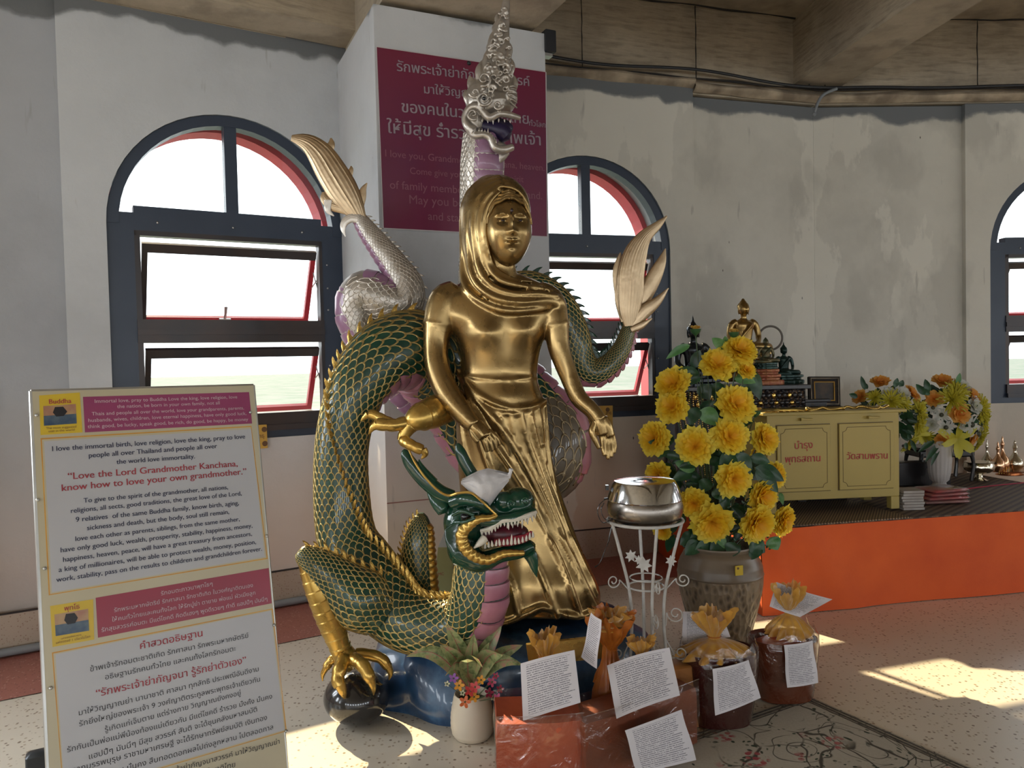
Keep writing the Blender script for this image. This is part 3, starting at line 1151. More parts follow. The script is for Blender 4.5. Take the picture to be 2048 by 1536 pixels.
# face: fine mesh of its own ---------------------------------------------------
def face_mesh(R, c, w, h, dpt, mb, nu=84, nv=96, style=0):
    """w, h, dpt: half sizes; front is -Y of R. Features in face units x -1..1, z -1..1"""
    def g(x, z, a, b, sx, sz):
        return math.exp(-((x - a) / sx) ** 2 - ((z - b) / sz) ** 2)
    def feat(x, z):
        ax = abs(x)
        f = 0.0
        f += 0.19 * g(x, z, 0, -0.19, 0.11, 0.085)                    # nose tip
        f += 0.16 * g(x, z, 0, 0.05, 0.075, 0.22)                    # bridge
        f += 0.06 * g(ax, z, 0.15, -0.20, 0.07, 0.06)                # nostril wings
        f -= 0.15 * g(ax, z, 0.36, 0.15, 0.22, 0.11)                 # sockets
        f += 0.12 * g(ax, z, 0.37, 0.13, 0.15, 0.055)               # lids
        f -= 0.035 * math.exp(-((z - (0.095 - .12 * (ax - .37) ** 2)) / 0.014) ** 2) * (1 if 0.20 < ax < 0.56 else 0)
        f += 0.065 * math.exp(-((z - (0.31 - .55 * (ax - .38) ** 2)) / 0.028) ** 2) * math.exp(-((ax - .38) / .26) ** 4)   # brow arch
        f += 0.085 * g(x, z, 0, -0.40, 0.20, 0.040)                   # upper lip
        f += 0.095 * g(x, z, 0, -0.50, 0.16, 0.045)                   # lower lip
        f -= 0.05 * math.exp(-((z + 0.45 - 0.10 * x * x) / 0.014) ** 2) * math.exp(-(x / .27) ** 4)
        f -= 0.035 * g(x, z, 0, -0.60, 0.16, 0.04)
        f += 0.07 * g(x, z, 0, -0.78, 0.20, 0.12)                    # chin
        f += 0.04 * g(ax, z, 0.52, -0.18, 0.25, 0.22)                # cheeks
        return f
    V, F = [], []
    for i in range(nv + 1):
        th = PI * i / nv
        z = math.cos(th)
        for j in range(nu):
            a = 2 * PI * j / nu
            x, y = math.sin(th) * math.sin(a), -math.sin(th) * math.cos(a)
            zz = z
            xx = x * (1.0 - 0.17 * max(0, -z - .15) ** 1.1)          # jaw narrows
            yy = y
            if y < 0.1:
                yy = y * (0.94 + .06 * abs(x)) - feat(xx, zz) * max(0, min(1, (0.1 - y) * 1.8))
            p = Vector((xx * w, yy * dpt, zz * h))
            V.append(c + R @ p)
    for i in range(nv):
        for j in range(nu):
            k = (j + 1) % nu
            F.append((i * nu + j, (i + 1) * nu + j, (i + 1) * nu + k, i * nu + k))
    mb.add(V, F)


yaw = math.radians(11)
RF = Matrix.Rotation(yaw, 3, 'Z') @ Matrix.Rotation(math.radians(-4), 3, 'X')
mb = MB()
fc = S(1015, 461, -.055)
face_mesh(RF, fc, 47.5 * PX, 71 * PX, 50 * PX, mb)
face_o = mb.build('face', M_gold, STAT)
# hair: waved rolls along the brow under the veil
mb = MB()
for s_ in (-1, 1):
    for q in range(4):
        pts = []
        for k in range(15):
            t = k / 14
            ang = t * 1.38
            rx = 1.0 + q * 0.0
            x = s_ * math.sin(ang) * 0.95
            z = 0.62 - 0.10 * q * 0 + 0.0 - 0.62 * (t ** 2.3) + (0.12 + q * .085) * (1 - .2 * t) + 0.022 * math.sin(t * 15 + q)
            yy = -math.sqrt(max(0.02, 1.04 - x * x - z * z * .75)) * (0.98 - q * .015)
            p = fc + RF @ Vector((x * 47 * PX, yy * 50 * PX, z * 72 * PX))
            pts.append(tuple(p) + (.0075 * (1 - .3 * t),))
        mb.tube(pts, 8, n=28)
mb.build('hair', M_gold, STAT)
mb = MB()
p = fc + RF @ Vector((0, -1.0 * 50 * PX, .37 * 72 * PX)); mb.ball(p + Vector((0, .0, 0)), (.0065, .006, .010), 10, 8)
mb.build('forehead_mark', M_dark, STAT)
for s_ in (-1, 1):
    mb = MB()
    p = fc + RF @ Vector((s_ * .36 * 46 * PX, -(.905) * 50 * PX, .115 * 72 * PX))
    mb.ball(p, (.0085, .0045, .0052), 12, 8, R=RF)
    mb.build('pupil', M_dark, STAT)
# ================================================================ DRAGONS
def green_mat(name, a, b, rough=0.22):
    n = NT(name)
    n.color(n.ramp(n.noise(8, 5), [(0.35, a), (0.7, b)]))
    n.rough(rough)
    setin(n.b, 'Coat Weight', 0.4)
    n.bump(n.noise(30, 4), 0.15, 0.006)
    return n.m


M_green = green_mat('green_lacquer', (0.010, 0.062, 0.036), (0.005, 0.034, 0.024), 0.34)
M_green_h = green_mat('green_head_lacquer', (0.008, 0.060, 0.032), (0.004, 0.030, 0.018), 0.16)
M_scale_gold = gold_mat('scale_gold', (0.58, 0.44, 0.17), (0.40, 0.29, 0.11), 0.36, 0.1, 10, .7)
M_silver = gold_mat('silver_leaf', (0.56, 0.51, 0.46), (0.38, 0.34, 0.29), 0.34, 0.3, 16, .7)
M_silver2 = gold_mat('silver_scale_edge', (0.70, 0.65, 0.59), (0.54, 0.48, 0.41), 0.3, 0.2, 16, .7)
M_pink = mat('pink_belly', (0.50, 0.22, 0.27), 0.32, c2=(0.36, 0.14, 0.20), scale=7, bump=0.1, Coat_Weight=0.4)
M_purple = mat('mauve_belly', (0.33, 0.17, 0.27), 0.35, c2=(0.26, 0.13, 0.22), scale=5, Coat_Weight=0.3)
M_mouth = mat('dark_mouth', (0.05, 0.006, 0.012), 0.35, c2=(0.12, 0.01, 0.02), scale=20)
M_tongue = mat('tongue_red', (0.38, 0.04, 0.06), 0.3)
M_teeth = mat('ivory_teeth', (0.72, 0.68, 0.60), 0.3, c2=(0.6, 0.55, 0.45), scale=30)
M_black = mat('black_gloss', (0.012, 0.012, 0.014), 0.16, c2=(0.02, 0.02, 0.022), scale=4, Coat_Weight=0.6)
M_bronze = gold_mat('limb_gold', (0.66, 0.44, 0.12), (0.48, 0.29, 0.07), 0.28, 0.12, 10, .8)
M_fin = gold_mat('fin_pale_gold', (0.58, 0.44, 0.28), (0.44, 0.32, 0.20), 0.36, 0.15, 10)


def PT3(x, y, Y):
    return W(x, y, Y)


def rowpx(pts):
    out = []
    for (x, y, r, Y) in pts:
        p = W(x, y, Y)
        out.append((p.x, p.y, p.z, r * Y / FPX))
    return out


def pick(p):
    # the loop behind the skirt takes a paler olive
    return 1 if (p[0] > -.02 and p[2] < 1.32 and p[1] > 3.66) else 0


M_olive = green_mat('olive_lacquer', (0.16, 0.125, 0.085), (0.11, 0.085, 0.055), 0.4)
M_olive_s = gold_mat('olive_scale_edge', (0.34, 0.27, 0.17), (0.24, 0.18, 0.11), 0.42, 0.1, 10)


class Serpent:
    def __init__(s, pts, n=240):
        """pts: (px, py, radius px, depth, spine angle, belly angle)"""
        rows = [(*r, math.radians(p[4]), math.radians(p[5])) for r, p in zip(rowpx([q[:4] for q in pts]), pts)]
        P = cr(rows, n)
        s.P = P
        s.n = n
        s.len = float(np.sum(np.linalg.norm(np.diff(P[:, :3], axis=0), axis=1)))
        T = np.gradient(P[:, :3], axis=0)
        T /= np.linalg.norm(T, axis=1)[:, None]
        fr = np.array((0, -1.0, 0))
        B = fr[None, :] - T * (T @ fr)[:, None]
        B /= np.linalg.norm(B, axis=1)[:, None]
        s.T, s.B, s.Wv = T, B, np.cross(T, B)

    def at(s, S_, A_, H_):
        """arrays: length along, angle, height over the skin"""
        S_ = np.asarray(S_, float)
        t = np.clip(S_ / s.len, 0, 1) * (s.n - 1)
        i = np.minimum(t.astype(int), s.n - 2)
        f = (t - i)[..., None]
        def ip(M):
            return M[i] * (1 - f) + M[i + 1] * f
        P = ip(s.P)
        B, Wv = ip(s.B), ip(s.Wv)
        ca, sa = np.cos(A_)[..., None], np.sin(A_)[..., None]
        nrm = B * ca + Wv * sa
        return P[..., :3] + nrm * (P[..., 3] + H_)[..., None]

    def val(s, x, k):
        return float(np.interp(x / s.len, np.linspace(0, 1, s.n), s.P[:, k]))

    def body(s, name, m, parent, seg=28):
        mb = MB()
        ss = np.linspace(0, s.len, s.n)
        V, F = [], []
        for x in ss:
            a = np.linspace(0, 2 * PI, seg, endpoint=False)
            V += list(s.at(np.full(seg, x), a, np.zeros(seg)))
        for i in range(s.n - 1):
            for j in range(seg):
                k = (j + 1) % seg
                F.append((i * seg + j, i * seg + k, (i + 1) * seg + k, (i + 1) * seg + j))
        F.append(tuple(reversed(range(seg))))
        F.append(tuple((s.n - 1) * seg + j for j in range(seg)))
        mb.add(V, F)
        if isinstance(m, list):
            mb.mi = [pick(np.mean([V[i] for i in f[:4]], 0)) for f in F]
        return mb.build(name, m, parent)

    def scales(s, name, m, parent, nc=26, lk=0.80, hk=0.16, bw=0.62, x0=0.0, x1=None, avoid_belly=True):
        tmpl = [(-.5, 0), (-.5, .30), (-.43, .60), (-.26, .86), (0, 1), (.26, .86), (.43, .60), (.5, .30), (.5, 0)]
        us, vs, hs = [], [], []
        for k, h in ((1.06, -0.02), (0.95, 1.0), (0.80, 0.05)):
            for (u, v) in tmpl:
                us.append(u * k); vs.append((v - .3) * k + .3); hs.append(h)
        us, vs, hs = np.array(us), np.array(vs), np.array(hs)
        SS, AA, HH = [], [], []
        x, row = x0, 0
        x1 = x1 or s.len
        while x < x1:
            r = s.val(x, 3)
            wd = 2 * PI * r / nc
            ab = s.val(x, 5)
            for j in range(nc):
                a = 2 * PI * (j + 0.5 * (row % 2)) / nc
                if avoid_belly and abs((a - ab + PI) % (2 * PI) - PI) < bw:
                    continue
                jit = random.uniform(-.06, .06)
                SS.append(x + vs * wd * 1.05 + jit * wd)
                AA.append(a + us * (wd / r) + jit * .2)
                HH.append(hs * hk * wd)
            x += wd * lk
            row += 1
        SS, AA, HH = np.array(SS), np.array(AA), np.array(HH)
        V = s.at(SS, AA, HH).reshape(-1, 3)
        F = []
        for q in range(len(SS)):
            o = q * 27
            for l in (0, 9):
                for i in range(8):
                    F.append((o + l + i, o + l + i + 1, o + l + 10 + i, o + l + 9 + i))
        mb = MB()
        mb.v = [tuple(p) for p in V]; mb.f = F; mb.mi = [0] * len(F) if not isinstance(m, list) else [pick(V[f[0]]) for f in F]
        return stuff(mb.build(name, m, parent, angle=None))

    def plates(s, name, m, parent, step, bw=0.60, x0=0.0, x1=None, lift=0.006, k=1.0):
        x = x0
        x1 = x1 or s.len
        while x < x1:
            r = s.val(x, 3)
            st = step * k * max(0.5, r / 0.11)
            a = s.val(x, 5)
            mb = MB()
            na = 8
            V = []
            for (dx, h) in ((0, lift * 1.5), (st * .25, lift * 1.9), (st * .86, lift * .7), (st * .98, -lift * .2)):
                aa = np.linspace(a - bw, a + bw, na + 1)
                hh = h * (1 - (np.abs(np.linspace(-1, 1, na + 1)) ** 4) * 0.9)
                V += list(s.at(np.full(na + 1, x + dx), aa, hh))
            aa = np.linspace(a - bw, a + bw, na + 1)
            V = list(s.at(np.full(na + 1, x), aa, np.full(na + 1, -lift))) + V
            F = []
            for i in range(4):
                for j in range(na):
                    q = i * (na + 1) + j
                    F.append((q, q + 1, q + na + 2, q + na + 1))
            mb.add(V, F)
            mb.build(name, m, parent, angle=60)
            x += st

    def spines(s, name, m, parent, step, size, x0=0.0, x1=None, lean=0.5, wk=1.0):
        """back spines: one shared flame shape, one object each"""
        mb = MB()
        prof = [(-0.5, 0), (0.5, 0), (0.52, 0.35), (0.62, 0.72), (0.95, 1.12), (0.55, 1.02), (0.12, 0.74), (-0.25, 0.38)]
        n = len(prof)
        V = [(x, 0, z) for x, z in prof]
        mid = [(x * .8 + .05, .17 * wk, z * .8 + .02) for x, z in prof]
        mid2 = [(x * .8 + .05, -.17 * wk, z * .8 + .02) for x, z in prof]
        V += mid + mid2
        F = []
        for i in range(n):
            k = (i + 1) % n
            F.append((i, k, n + k, n + i)); F.append((k, i, 2 * n + i, 2 * n + k))
        F.append(tuple(n + i for i in range(n))); F.append(tuple(2 * n + i for i in reversed(range(n))))
        mb.add(V, F)
        me = mb.mesh(name, m, True, 50)
        x = x0
        x1 = x1 or s.len
        while x < x1:
            r = s.val(x, 3)
            k = size * (0.55 + 0.45 * r / 0.11) * random.uniform(.88, 1.1)
            a = s.val(x, 4)
            p = s.at(np.array([x]), np.array([a]), np.array([-0.15 * k]))[0]
            p2 = s.at(np.array([min(s.len, x + .01)]), np.array([a]), np.array([-0.15 * k]))[0]
            q = s.at(np.array([x]), np.array([a]), np.array([0.1]))[0]
            ex = Vector(p2 - p).normalized(); ez = (Vector(q) - Vector(p)).normalized()
            ey = ez.cross(ex).normalized(); ez = ex.cross(ey)
            o = put(name, me, parent)
            M = Matrix((ex, ey, ez)).transposed().to_4x4()
            o.matrix_basis = Matrix.Translation(Vector(p)) @ M @ Matrix.Scale(k, 4)
            x += step * (0.55 + 0.45 * r / 0.11)


def flame(mb, pts, Y, flat=0.28, seg=20, n=24, rip=0.10, nr=7):
    """flattened grooved lobe; pts (px, py, half width px[, dY])"""
    rows = rowpx([(p[0], p[1], p[2], Y + (p[3] if len(p) > 3 else 0)) for p in pts])
    P = cr(rows, n)
    T = np.gradient(P[:, :3], axis=0); T /= np.linalg.norm(T, axis=1)[:, None]
    V, F = [], []
    for i in range(n):
        t = T[i]; b = np.array((0, -1.0, 0)) - t * (-t[1]); b /= np.linalg.norm(b); w = np.cross(t, b)
        for j in range(seg):
            a = 2 * PI * j / seg
            g = 1 + rip * math.cos(nr * math.asin(max(-1, min(1, math.sin(a)))) * 2.0)
            V.append(P[i, :3] + P[i, 3] * (b * math.cos(a) * flat * g + w * math.sin(a)))
    for i in range(n - 1):
        for j in range(seg):
            k = (j + 1) % seg
            F.append((i * seg + j, i * seg + k, (i + 1) * seg + k, (i + 1) * seg + j))
    F.append(tuple(reversed(range(seg)))); F.append(tuple((n - 1) * seg + j for j in range(seg)))
    mb.add(V, F)


def spiral(mb, x, y, r0, Y, turns=1.4, tr=3.0, a0=0.0, cw=1, seg=8, dY=0.0):
    pts = []
    n = int(18 * turns)
    for i in range(n + 1):
        t = i / n
        a = a0 + cw * t * turns * 2 * PI
        r = r0 * (1 - t * 0.85)
        pts.append((x + r * math.cos(a), y + r * math.sin(a), tr * (1 - .45 * t), Y - dY * t))
    mb.tube(rowpx(pts), seg)


# ---------------------------------------------------------------- green dragon
DR = thing('green_dragon', 'dark green lacquered dragon with gold-edged scales coiled round the gold statue', 'dragon', W(830, 1300, 3.25))
gp = [
    (966, 1100, 48, 3.12, 118, -50), (962, 1150, 55, 3.12, 115, -50), (957, 1205, 58, 3.13, 110, -48), (928, 1246, 56, 3.17, 98, -85), (868, 1252, 58, 3.22, 88, -125),
    (810, 1235, 64, 3.28, 78, -135), (758, 1185, 71, 3.34, 72, -135), (718, 1125, 66, 3.39, 62, -130), (694, 1075, 58, 3.42, 52, -125), (684, 1000, 54.5, 3.44, 32, -140),
    (683, 900, 52, 3.45, 0, -175), (698, 820, 54, 3.46, -40, -220), (722, 765, 60, 3.49, -70, -250), (768, 715, 71, 3.57, -88, -268), (830, 702, 81, 3.70, -92, -272),
    (882, 745, 84, 3.83, -92, -276), (930, 815, 80, 3.88, -92, -272), (975, 890, 78, 3.90, -92, -272), (1030, 930, 80, 3.88, -92, -272), (1090, 925, 80, 3.88, -92, -272), (1104, 868, 74, 3.88, -90, -270),
    (1060, 800, 62, 3.88, -88, -270), (1012, 730, 50, 3.88, -88, -270), (998, 650, 42, 3.88, -88, -270), (1018, 592, 38, 3.88, -88, -270), (1064, 581, 37, 3.86, -88, -270),
    (1112, 612, 37, 3.84, -88, -270), (1142, 668, 35, 3.84, -88, -270), (1158, 718, 31, 3.84, -88, -270), (1183, 745, 28, 3.84, -88, -270), (1216, 733, 24, 3.84, -88, -270),
    (1242, 702, 20, 3.84, -88, -270), (1256, 665, 16, 3.84, -88, -270), (1263, 640, 13, 3.84, -88, -270)]
G_ = Serpent(gp, 300)
G_.body('body', [M_green, M_olive], DR, 30)
G_.scales('scales', [M_scale_gold, M_olive_s], DR, nc=23, lk=0.84, hk=0.12, bw=0.64)
G_.plates('belly_plate', M_pink, DR, 0.060, bw=0.70, lift=0.007)
L_arc = G_.len
frac = lambda k: float(np.sum(np.linalg.norm(np.diff(cr([q[:2] for q in gp[:k + 1]], 200), axis=0), axis=1)) / np.sum(np.linalg.norm(np.diff(cr([q[:2] for q in gp], 600), axis=0), axis=1))) * L_arc
xa, xb = frac(3), frac(14)
G_.spines('back_spine', M_bronze, DR, 0.034, 0.032, x0=xa - .12, x1=xb)
G_.spines('back_spine', M_green, DR, 0.036, 0.036, x0=frac(24), x1=L_arc - .03)
mb = MB()
for pts in ([(1260, 652, 12), (1258, 622, 22), (1260, 585, 27), (1262, 545, 27), (1272, 505, 23), (1290, 473, 14), (1316, 450, 8), (1334, 432, 1.5)],):
    flame(mb, pts, 3.80, 0.30, 72, 30, .07, 13)
mb.build('tail_fin', M_fin, DR)
for pts, dd in (([(1250, 625, 10), (1242, 585, 13), (1236, 545, 11), (1238, 520, 6), (1241, 505, 1)], .02), ([(1250, 642, 9), (1240, 608, 9), (1234, 585, 5), (1232, 566, 1)], 0),
            ([(1265, 635, 12), (1285, 595, 17), (1305, 560, 16), (1322, 525, 10), (1331, 497, 1)], .03), ([(1264, 652, 10), (1290, 622, 14), (1315, 602, 9), (1337, 576, 1)], .0),
            ([(1262, 660, 6), (1282, 651, 7), (1304, 637, 1)], -.01)):
    mb = MB(); flame(mb, pts, 3.80 + dd, 0.3, 24, 20, .12, 5); mb.build('tail_fin', M_fin, DR)


# legs -------------------------------------------------------------
def banded_limb(name, pts, m, parent, nb, depth=0.06, seg=24, n=90):
    """ringed limb: overlapping bands along its length"""
    P = cr(rowpx(pts), n)
    mb = MB()
    rows = []
    for i in range(n):
        t = i / (n - 1) * nb
        f = t - math.floor(t)
        k = 1 + depth * (1 - f) - (0.06 if f < .06 else 0)
        rows.append((P[i, 0], P[i, 1], P[i, 2], P[i, 3] * k))
    mb.tube(rows, seg)
    return mb.build(name, m, parent, angle=25)


def toe(pts, claw, parent, m=None):
    mb = MB()
    rows = cr(rowpx(pts), 22)
    rr = []
    for i, q in enumerate(rows):
        k = 1 + 0.10 * abs(math.sin(i / 21 * PI * 3))
        rr.append((q[0], q[1], q[2], q[3] * k))
    mb.tube(rr, 12)
    o = mb.build('toe', m or M_bronze, parent)
    mb = MB(); mb.tube(rowpx(claw), 10, n=10); mb.build('claw', m or M_bronze, o)


th = Serpent([(760, 1225, 50, 3.24, 100, 0), (716, 1195, 62, 3.21, 100, 0), (672, 1158, 46, 3.18, 98, 0), (636, 1128, 34, 3.16, 95, 0), (606, 1108, 20, 3.15, 90, 0), (598, 1102, 10, 3.15, 90, 0)], 60)
leg = th.body('rear_leg', M_green, DR, 24)
th.scales('leg_scales', M_scale_gold, leg, nc=24, lk=0.84, hk=0.13, avoid_belly=False)
th.spines('leg_spine', M_bronze, leg, 0.042, 0.034, x0=.06, x1=th.len)
shin = banded_limb('shin', [(610, 1118, 15, 3.15), (622, 1145, 21, 3.15), (640, 1190, 25.5, 3.15), (660, 1240, 26, 3.16), (676, 1282, 22, 3.17), (686, 1308, 21, 3.18)], M_bronze, DR, 10)
mb = MB(); mb.tube(rowpx([(682, 1296, 20, 3.18), (692, 1316, 24, 3.17), (706, 1326, 20, 3.18)]), 16, n=12)
foot = mb.build('foot', M_bronze, DR)
toe([(688, 1316, 15, 3.14), (680, 1338, 14, 3.09), (676, 1358, 13, 3.07), (680, 1372, 13, 3.06)], [(680, 1368, 12, 3.06), (686, 1385, 8, 3.06), (691, 1400, 1, 3.09)], DR)
toe([(706, 1318, 14, 3.14), (726, 1332, 13, 3.09), (737, 1350, 12, 3.07), (742, 1362, 10, 3.07)], [(742, 1360, 9.5, 3.07), (747, 1376, 6, 3.07), (747, 1390, 1, 3.09)], DR)
toe([(712, 1308, 12, 3.20), (742, 1310, 11, 3.20), (764, 1318, 10.5, 3.20), (776, 1334, 9.5, 3.20)], [(775, 1330, 9, 3.20), (781, 1346, 6, 3.2), (778, 1360, 1, 3.2)], DR)
toe([(680, 1312, 12, 3.2), (662, 1322, 9, 3.19), (652, 1336, 8, 3.18)], [(653, 1334, 7, 3.18), (646, 1348, 5, 3.18), (645, 1362, 1, 3.18)], DR)
# mid leg reaching across in front of the pier
banded_limb('fore_leg', [(905, 808, 30, 3.62), (868, 824, 31, 3.42), (838, 836, 27, 3.33), (820, 850, 18, 3.32), (809, 868, 13, 3.31), (806, 880, 12, 3.31)], M_bronze, DR, 6, 0.07)
toe([(812, 845, 13, 3.31), (792, 850, 12.5, 3.29), (772, 850, 12, 3.28), (754, 848, 12, 3.28)], [(754, 850, 10, 3.28), (745, 856, 7, 3.28), (738, 868, 1.5, 3.28)], DR)
toe([(786, 848, 10, 3.32), (764, 838, 10, 3.33), (748, 830, 10, 3.34), (738, 828, 9.5, 3.34)], [(736, 829, 8, 3.34), (728, 836, 5, 3.34), (722, 842, 1.5, 3.34)], DR)
toe([(806, 880, 11.5, 3.30), (818, 888, 11, 3.27), (832, 895, 10.5, 3.26), (844, 900, 10.5, 3.26)], [(846, 900, 9, 3.26), (850, 908, 7, 3.26), (843, 918, 1.5, 3.26)], DR)
# raised knee standing behind the neck
kn = Serpent([(842, 1200, 34, 3.50, -88, 82), (836, 1150, 36, 3.50, -88, 82), (836, 1100, 32, 3.50, -88, 82), (840, 1060, 25, 3.50, -85, 82), (842, 1036, 15, 3.5, -80, 82), (842, 1026, 6, 3.5, -80, 82)], 50)
k_o = kn.body('hind_leg', M_green, DR, 22)
kn.scales('leg_scales', M_scale_gold, k_o, nc=22, lk=.84, hk=.13, bw=.6)
kn.plates('belly_plate', M_bronze, k_o, 0.045, bw=.62, x1=kn.len - .05)
kn.spines('leg_spine', M_bronze, k_o, 0.028, 0.028, x1=kn.len)

# black ball under the claw
mb = MB(); c = W(713, 1365, 3.20)
c.z = 0.108
mb.ball(c, (0.138, 0.138, 0.108), 40, 28)
o = mb.build('claw_ball', M_black)
tag(o, 'glossy black ball gripped under the gold claw of the green dragon', 'ball')

# head ---------------------------------------------------------------
HY = 3.04
def hb(mb, x, y, rx, ry, dY=0, rd=None):
    Y = HY + dY
    mb.ball(W(x, y, Y), (rx * Y / FPX, (rd or rx) * Y / FPX, ry * Y / FPX), 20, 14)
def ht(mb, pts, seg=14, n=20, flat=1.0):
    mb.tube(rowpx([(p[0], p[1], p[2], HY + (p[3] if len(p) > 3 else 0)) for p in pts]), seg, n=n, flat=flat)


HEAD = thing_s('head', (0, 0, 0)); HEAD.parent = DR; HEAD.matrix_parent_inverse = Matrix.Translation(-DR.location)
mb = MB()
hb(mb, 930, 1045, 44, 52, .04, 42)
hb(mb, 925, 1092, 32, 42, .03, 40)
ht(mb, [(940, 1020, 34, 0), (975, 1018, 26, 0), (1005, 1022, 25, 0), (1040, 1016, 24, 0), (1062, 1010, 20, 0)], flat=1.15)
hb(mb, 1036, 1000, 34, 26, 0, 30)
hb(mb, 1010, 1004, 22, 22, -.03, 20)
ht(mb, [(960, 1040, 14, -.06), (1000, 1040, 12, -.07), (1035, 1034, 11, -.07), (1070, 1022, 8, -.04)])
ht(mb, [(925, 1100, 34, .02), (960, 1122, 24, .0), (1000, 1110, 16, -.01), (1040, 1102, 15, -.01), (1066, 1090, 12, -.01)], flat=1.3)
ht(mb, [(1052, 1096, 16, 0), (1064, 1116, 13, 0), (1069, 1136, 8, 0), (1074, 1156, 1.5, 0)], flat=.6)
# brow, ear, cheek creases
ht(mb, [(905, 1005, 14, -.03), (930, 998, 14, -.07), (960, 1006, 12, -.09), (978, 1022, 8, -.08)])
ht(mb, [(888, 1020, 16, .0), (872, 1003, 13, .01), (858, 986, 5, .02), (853, 978, 1, .02)], flat=.6)
for k in range(7):
    ht(mb, [(893 + k * 4, 1060 - k * 3, 5, -.035), (896 + k * 3, 1085 + k * 2, 5, -.05), (910 + k * 2.5, 1112 + k, 4.5, -.055), (925 + k * 4, 1124 + k, 4, -.05)], 8, 14)
ht(mb, [(905, 1030, 5, -.08), (925, 1022, 5, -.11), (948, 1030, 4, -.12)], 8, 12)
ht(mb, [(908, 1044, 4, -.08), (928, 1044, 4, -.115), (950, 1036, 4, -.12)], 8, 12)
put_remesh('skull', mb, 0.0036, M_green_h, HEAD, smooth=4)
mb = MB(); mb.ball(W(930, 1033, HY - .085), .018, 16, 12); mb.build('eye', M_black, HEAD)
mb = MB(); hb(mb, 1008, 1066, 50, 24, .02, 28); mb.build('mouth_lining', M_mouth, HEAD)
mb = MB(); ht(mb, [(990, 1084, 9, -.02), (1020, 1082, 10, -.03), (1050, 1076, 8, -.04), (1064, 1064, 4, -.04)], flat=.8); mb.build('tongue', M_tongue, HEAD)


def teeth(pts, n, r, ln, up, name='tooth', par=None, m=None, Yb=None, dyo=-.06):
    P = cr(pts, n)
    mb = MB(); mb.tube([(0, 0, 0, 1), (0.0, 0, 1.2, .85), (0.0, 0, 2.4, .45), (0.0, 0, 3.0, .08)], 7)
    me = mb.mesh(name, m or M_teeth)
    for i, q in enumerate(P):
        big = 1.7 if i in (n // 2, ) else (1.0 if i % 4 else 1.15)
        p = W(q[0], q[1], (Yb or HY) + (q[2] if len(q) > 2 else dyo))
        o = put(name, me, par or HEAD)
        k = r * HY / FPX
        d = Vector((random.uniform(-.12, .12), -0.1, up))
        o.matrix_basis = Matrix.Translation(p) @ d.to_track_quat('Z', 'Y').to_matrix().to_4x4() @ Matrix.Diagonal((k, k, k * ln * big, 1))


teeth([(964, 1062, -.055), (980, 1058, -.07), (1002, 1044, -.085), (1030, 1040, -.085), (1056, 1032, -.075), (1070, 1026, -.05)], 17, 3.0, 1.15, -1)
teeth([(970, 1096, -.05), (985, 1092, -.065), (1010, 1089, -.075), (1040, 1086, -.07), (1066, 1074, -.05)], 14, 3.0, 1.3, 1)
teeth([(1015, 1050, -.02), (1040, 1044, -.02), (1064, 1036, -.02)], 6, 2.4, 1.2, -1)
mb = MB(); ht(mb, [(970, 1076, 9, -.075), (960, 1086, 7, -.085), (948, 1096, 1.5, -.09)], 10, 10); mb.build('fang', M_teeth, HEAD)
# gum line
mb = MB(); ht(mb, [(962, 1062, 4, -.055), (980, 1057, 5, -.07), (1002, 1043, 5, -.085), (1030, 1039, 5, -.085), (1056, 1031, 5, -.075), (1072, 1024, 4, -.05)], 8, 24); mb.build('upper_gum', M_teeth, HEAD)
mb = MB()
gb = cr(rowpx([(p[0], p[1], p[2], HY + p[3]) for p in [(994, 1030, 4, -.09), (978, 1036, 6, -.10), (958, 1038, 8, -.105), (938, 1050, 10.5, -.10), (924, 1068, 11.5, -.095), (928, 1092, 11.5, -.09), (948, 1112, 10.5, -.085), (976, 1120, 9, -.08), (1008, 1108, 7.5, -.075), (1048, 1106, 5, -.07)]]), 120)
mb.tube([(q[0], q[1], q[2], q[3] * (1 + .16 * abs(math.sin(i * .55)))) for i, q in enumerate(gb)], 12)
mb.build('mouth_band', M_bronze, HEAD)
for pts in ([(905, 995, 15, .0), (880, 985, 16, .0), (856, 966, 16, .0), (836, 946, 15, .0), (820, 925, 13.5, .0), (811, 908, 10, 0), (809, 900, 5, 0)],
            [(962, 975, 12, .03), (945, 950, 12.5, .03), (930, 925, 12.5, .03), (921, 905, 11.5, .03), (917, 892, 7, .03), (916, 887, 3, .03)]):
    mb = MB(); ht(mb, pts, 16, 30, .8); mb.build('horn', M_green_h, HEAD)
mb = MB(); ht(mb, [(866, 966, 12, 0), (850, 946, 9, 0), (841, 930, 5, 0), (838, 919, 1, 0)], 12, 14, .8); mb.build('horn_branch', M_green_h, HEAD)
mb = MB(); ht(mb, [(818, 900, 2.0, -.05), (830, 925, 2.2, -.06), (848, 952, 2.4, -.06), (874, 979, 2.6, -.06), (896, 991, 2.6, -.07), (917, 986, 2.6, -.09), (942, 986, 2.6, -.10), (964, 1003, 2.4, -.11), (992, 1029, 2.2, -.10)], 8, 50); mb.build('whisker', M_bronze, HEAD)
for (x, y) in ((1052, 1002), (1024, 1008)):
    mb = MB(); spiral(mb, x, y, 9, HY - .085, 1.2, 2.6, 2.0); mb.build('nostril_curl', M_green_h, HEAD)

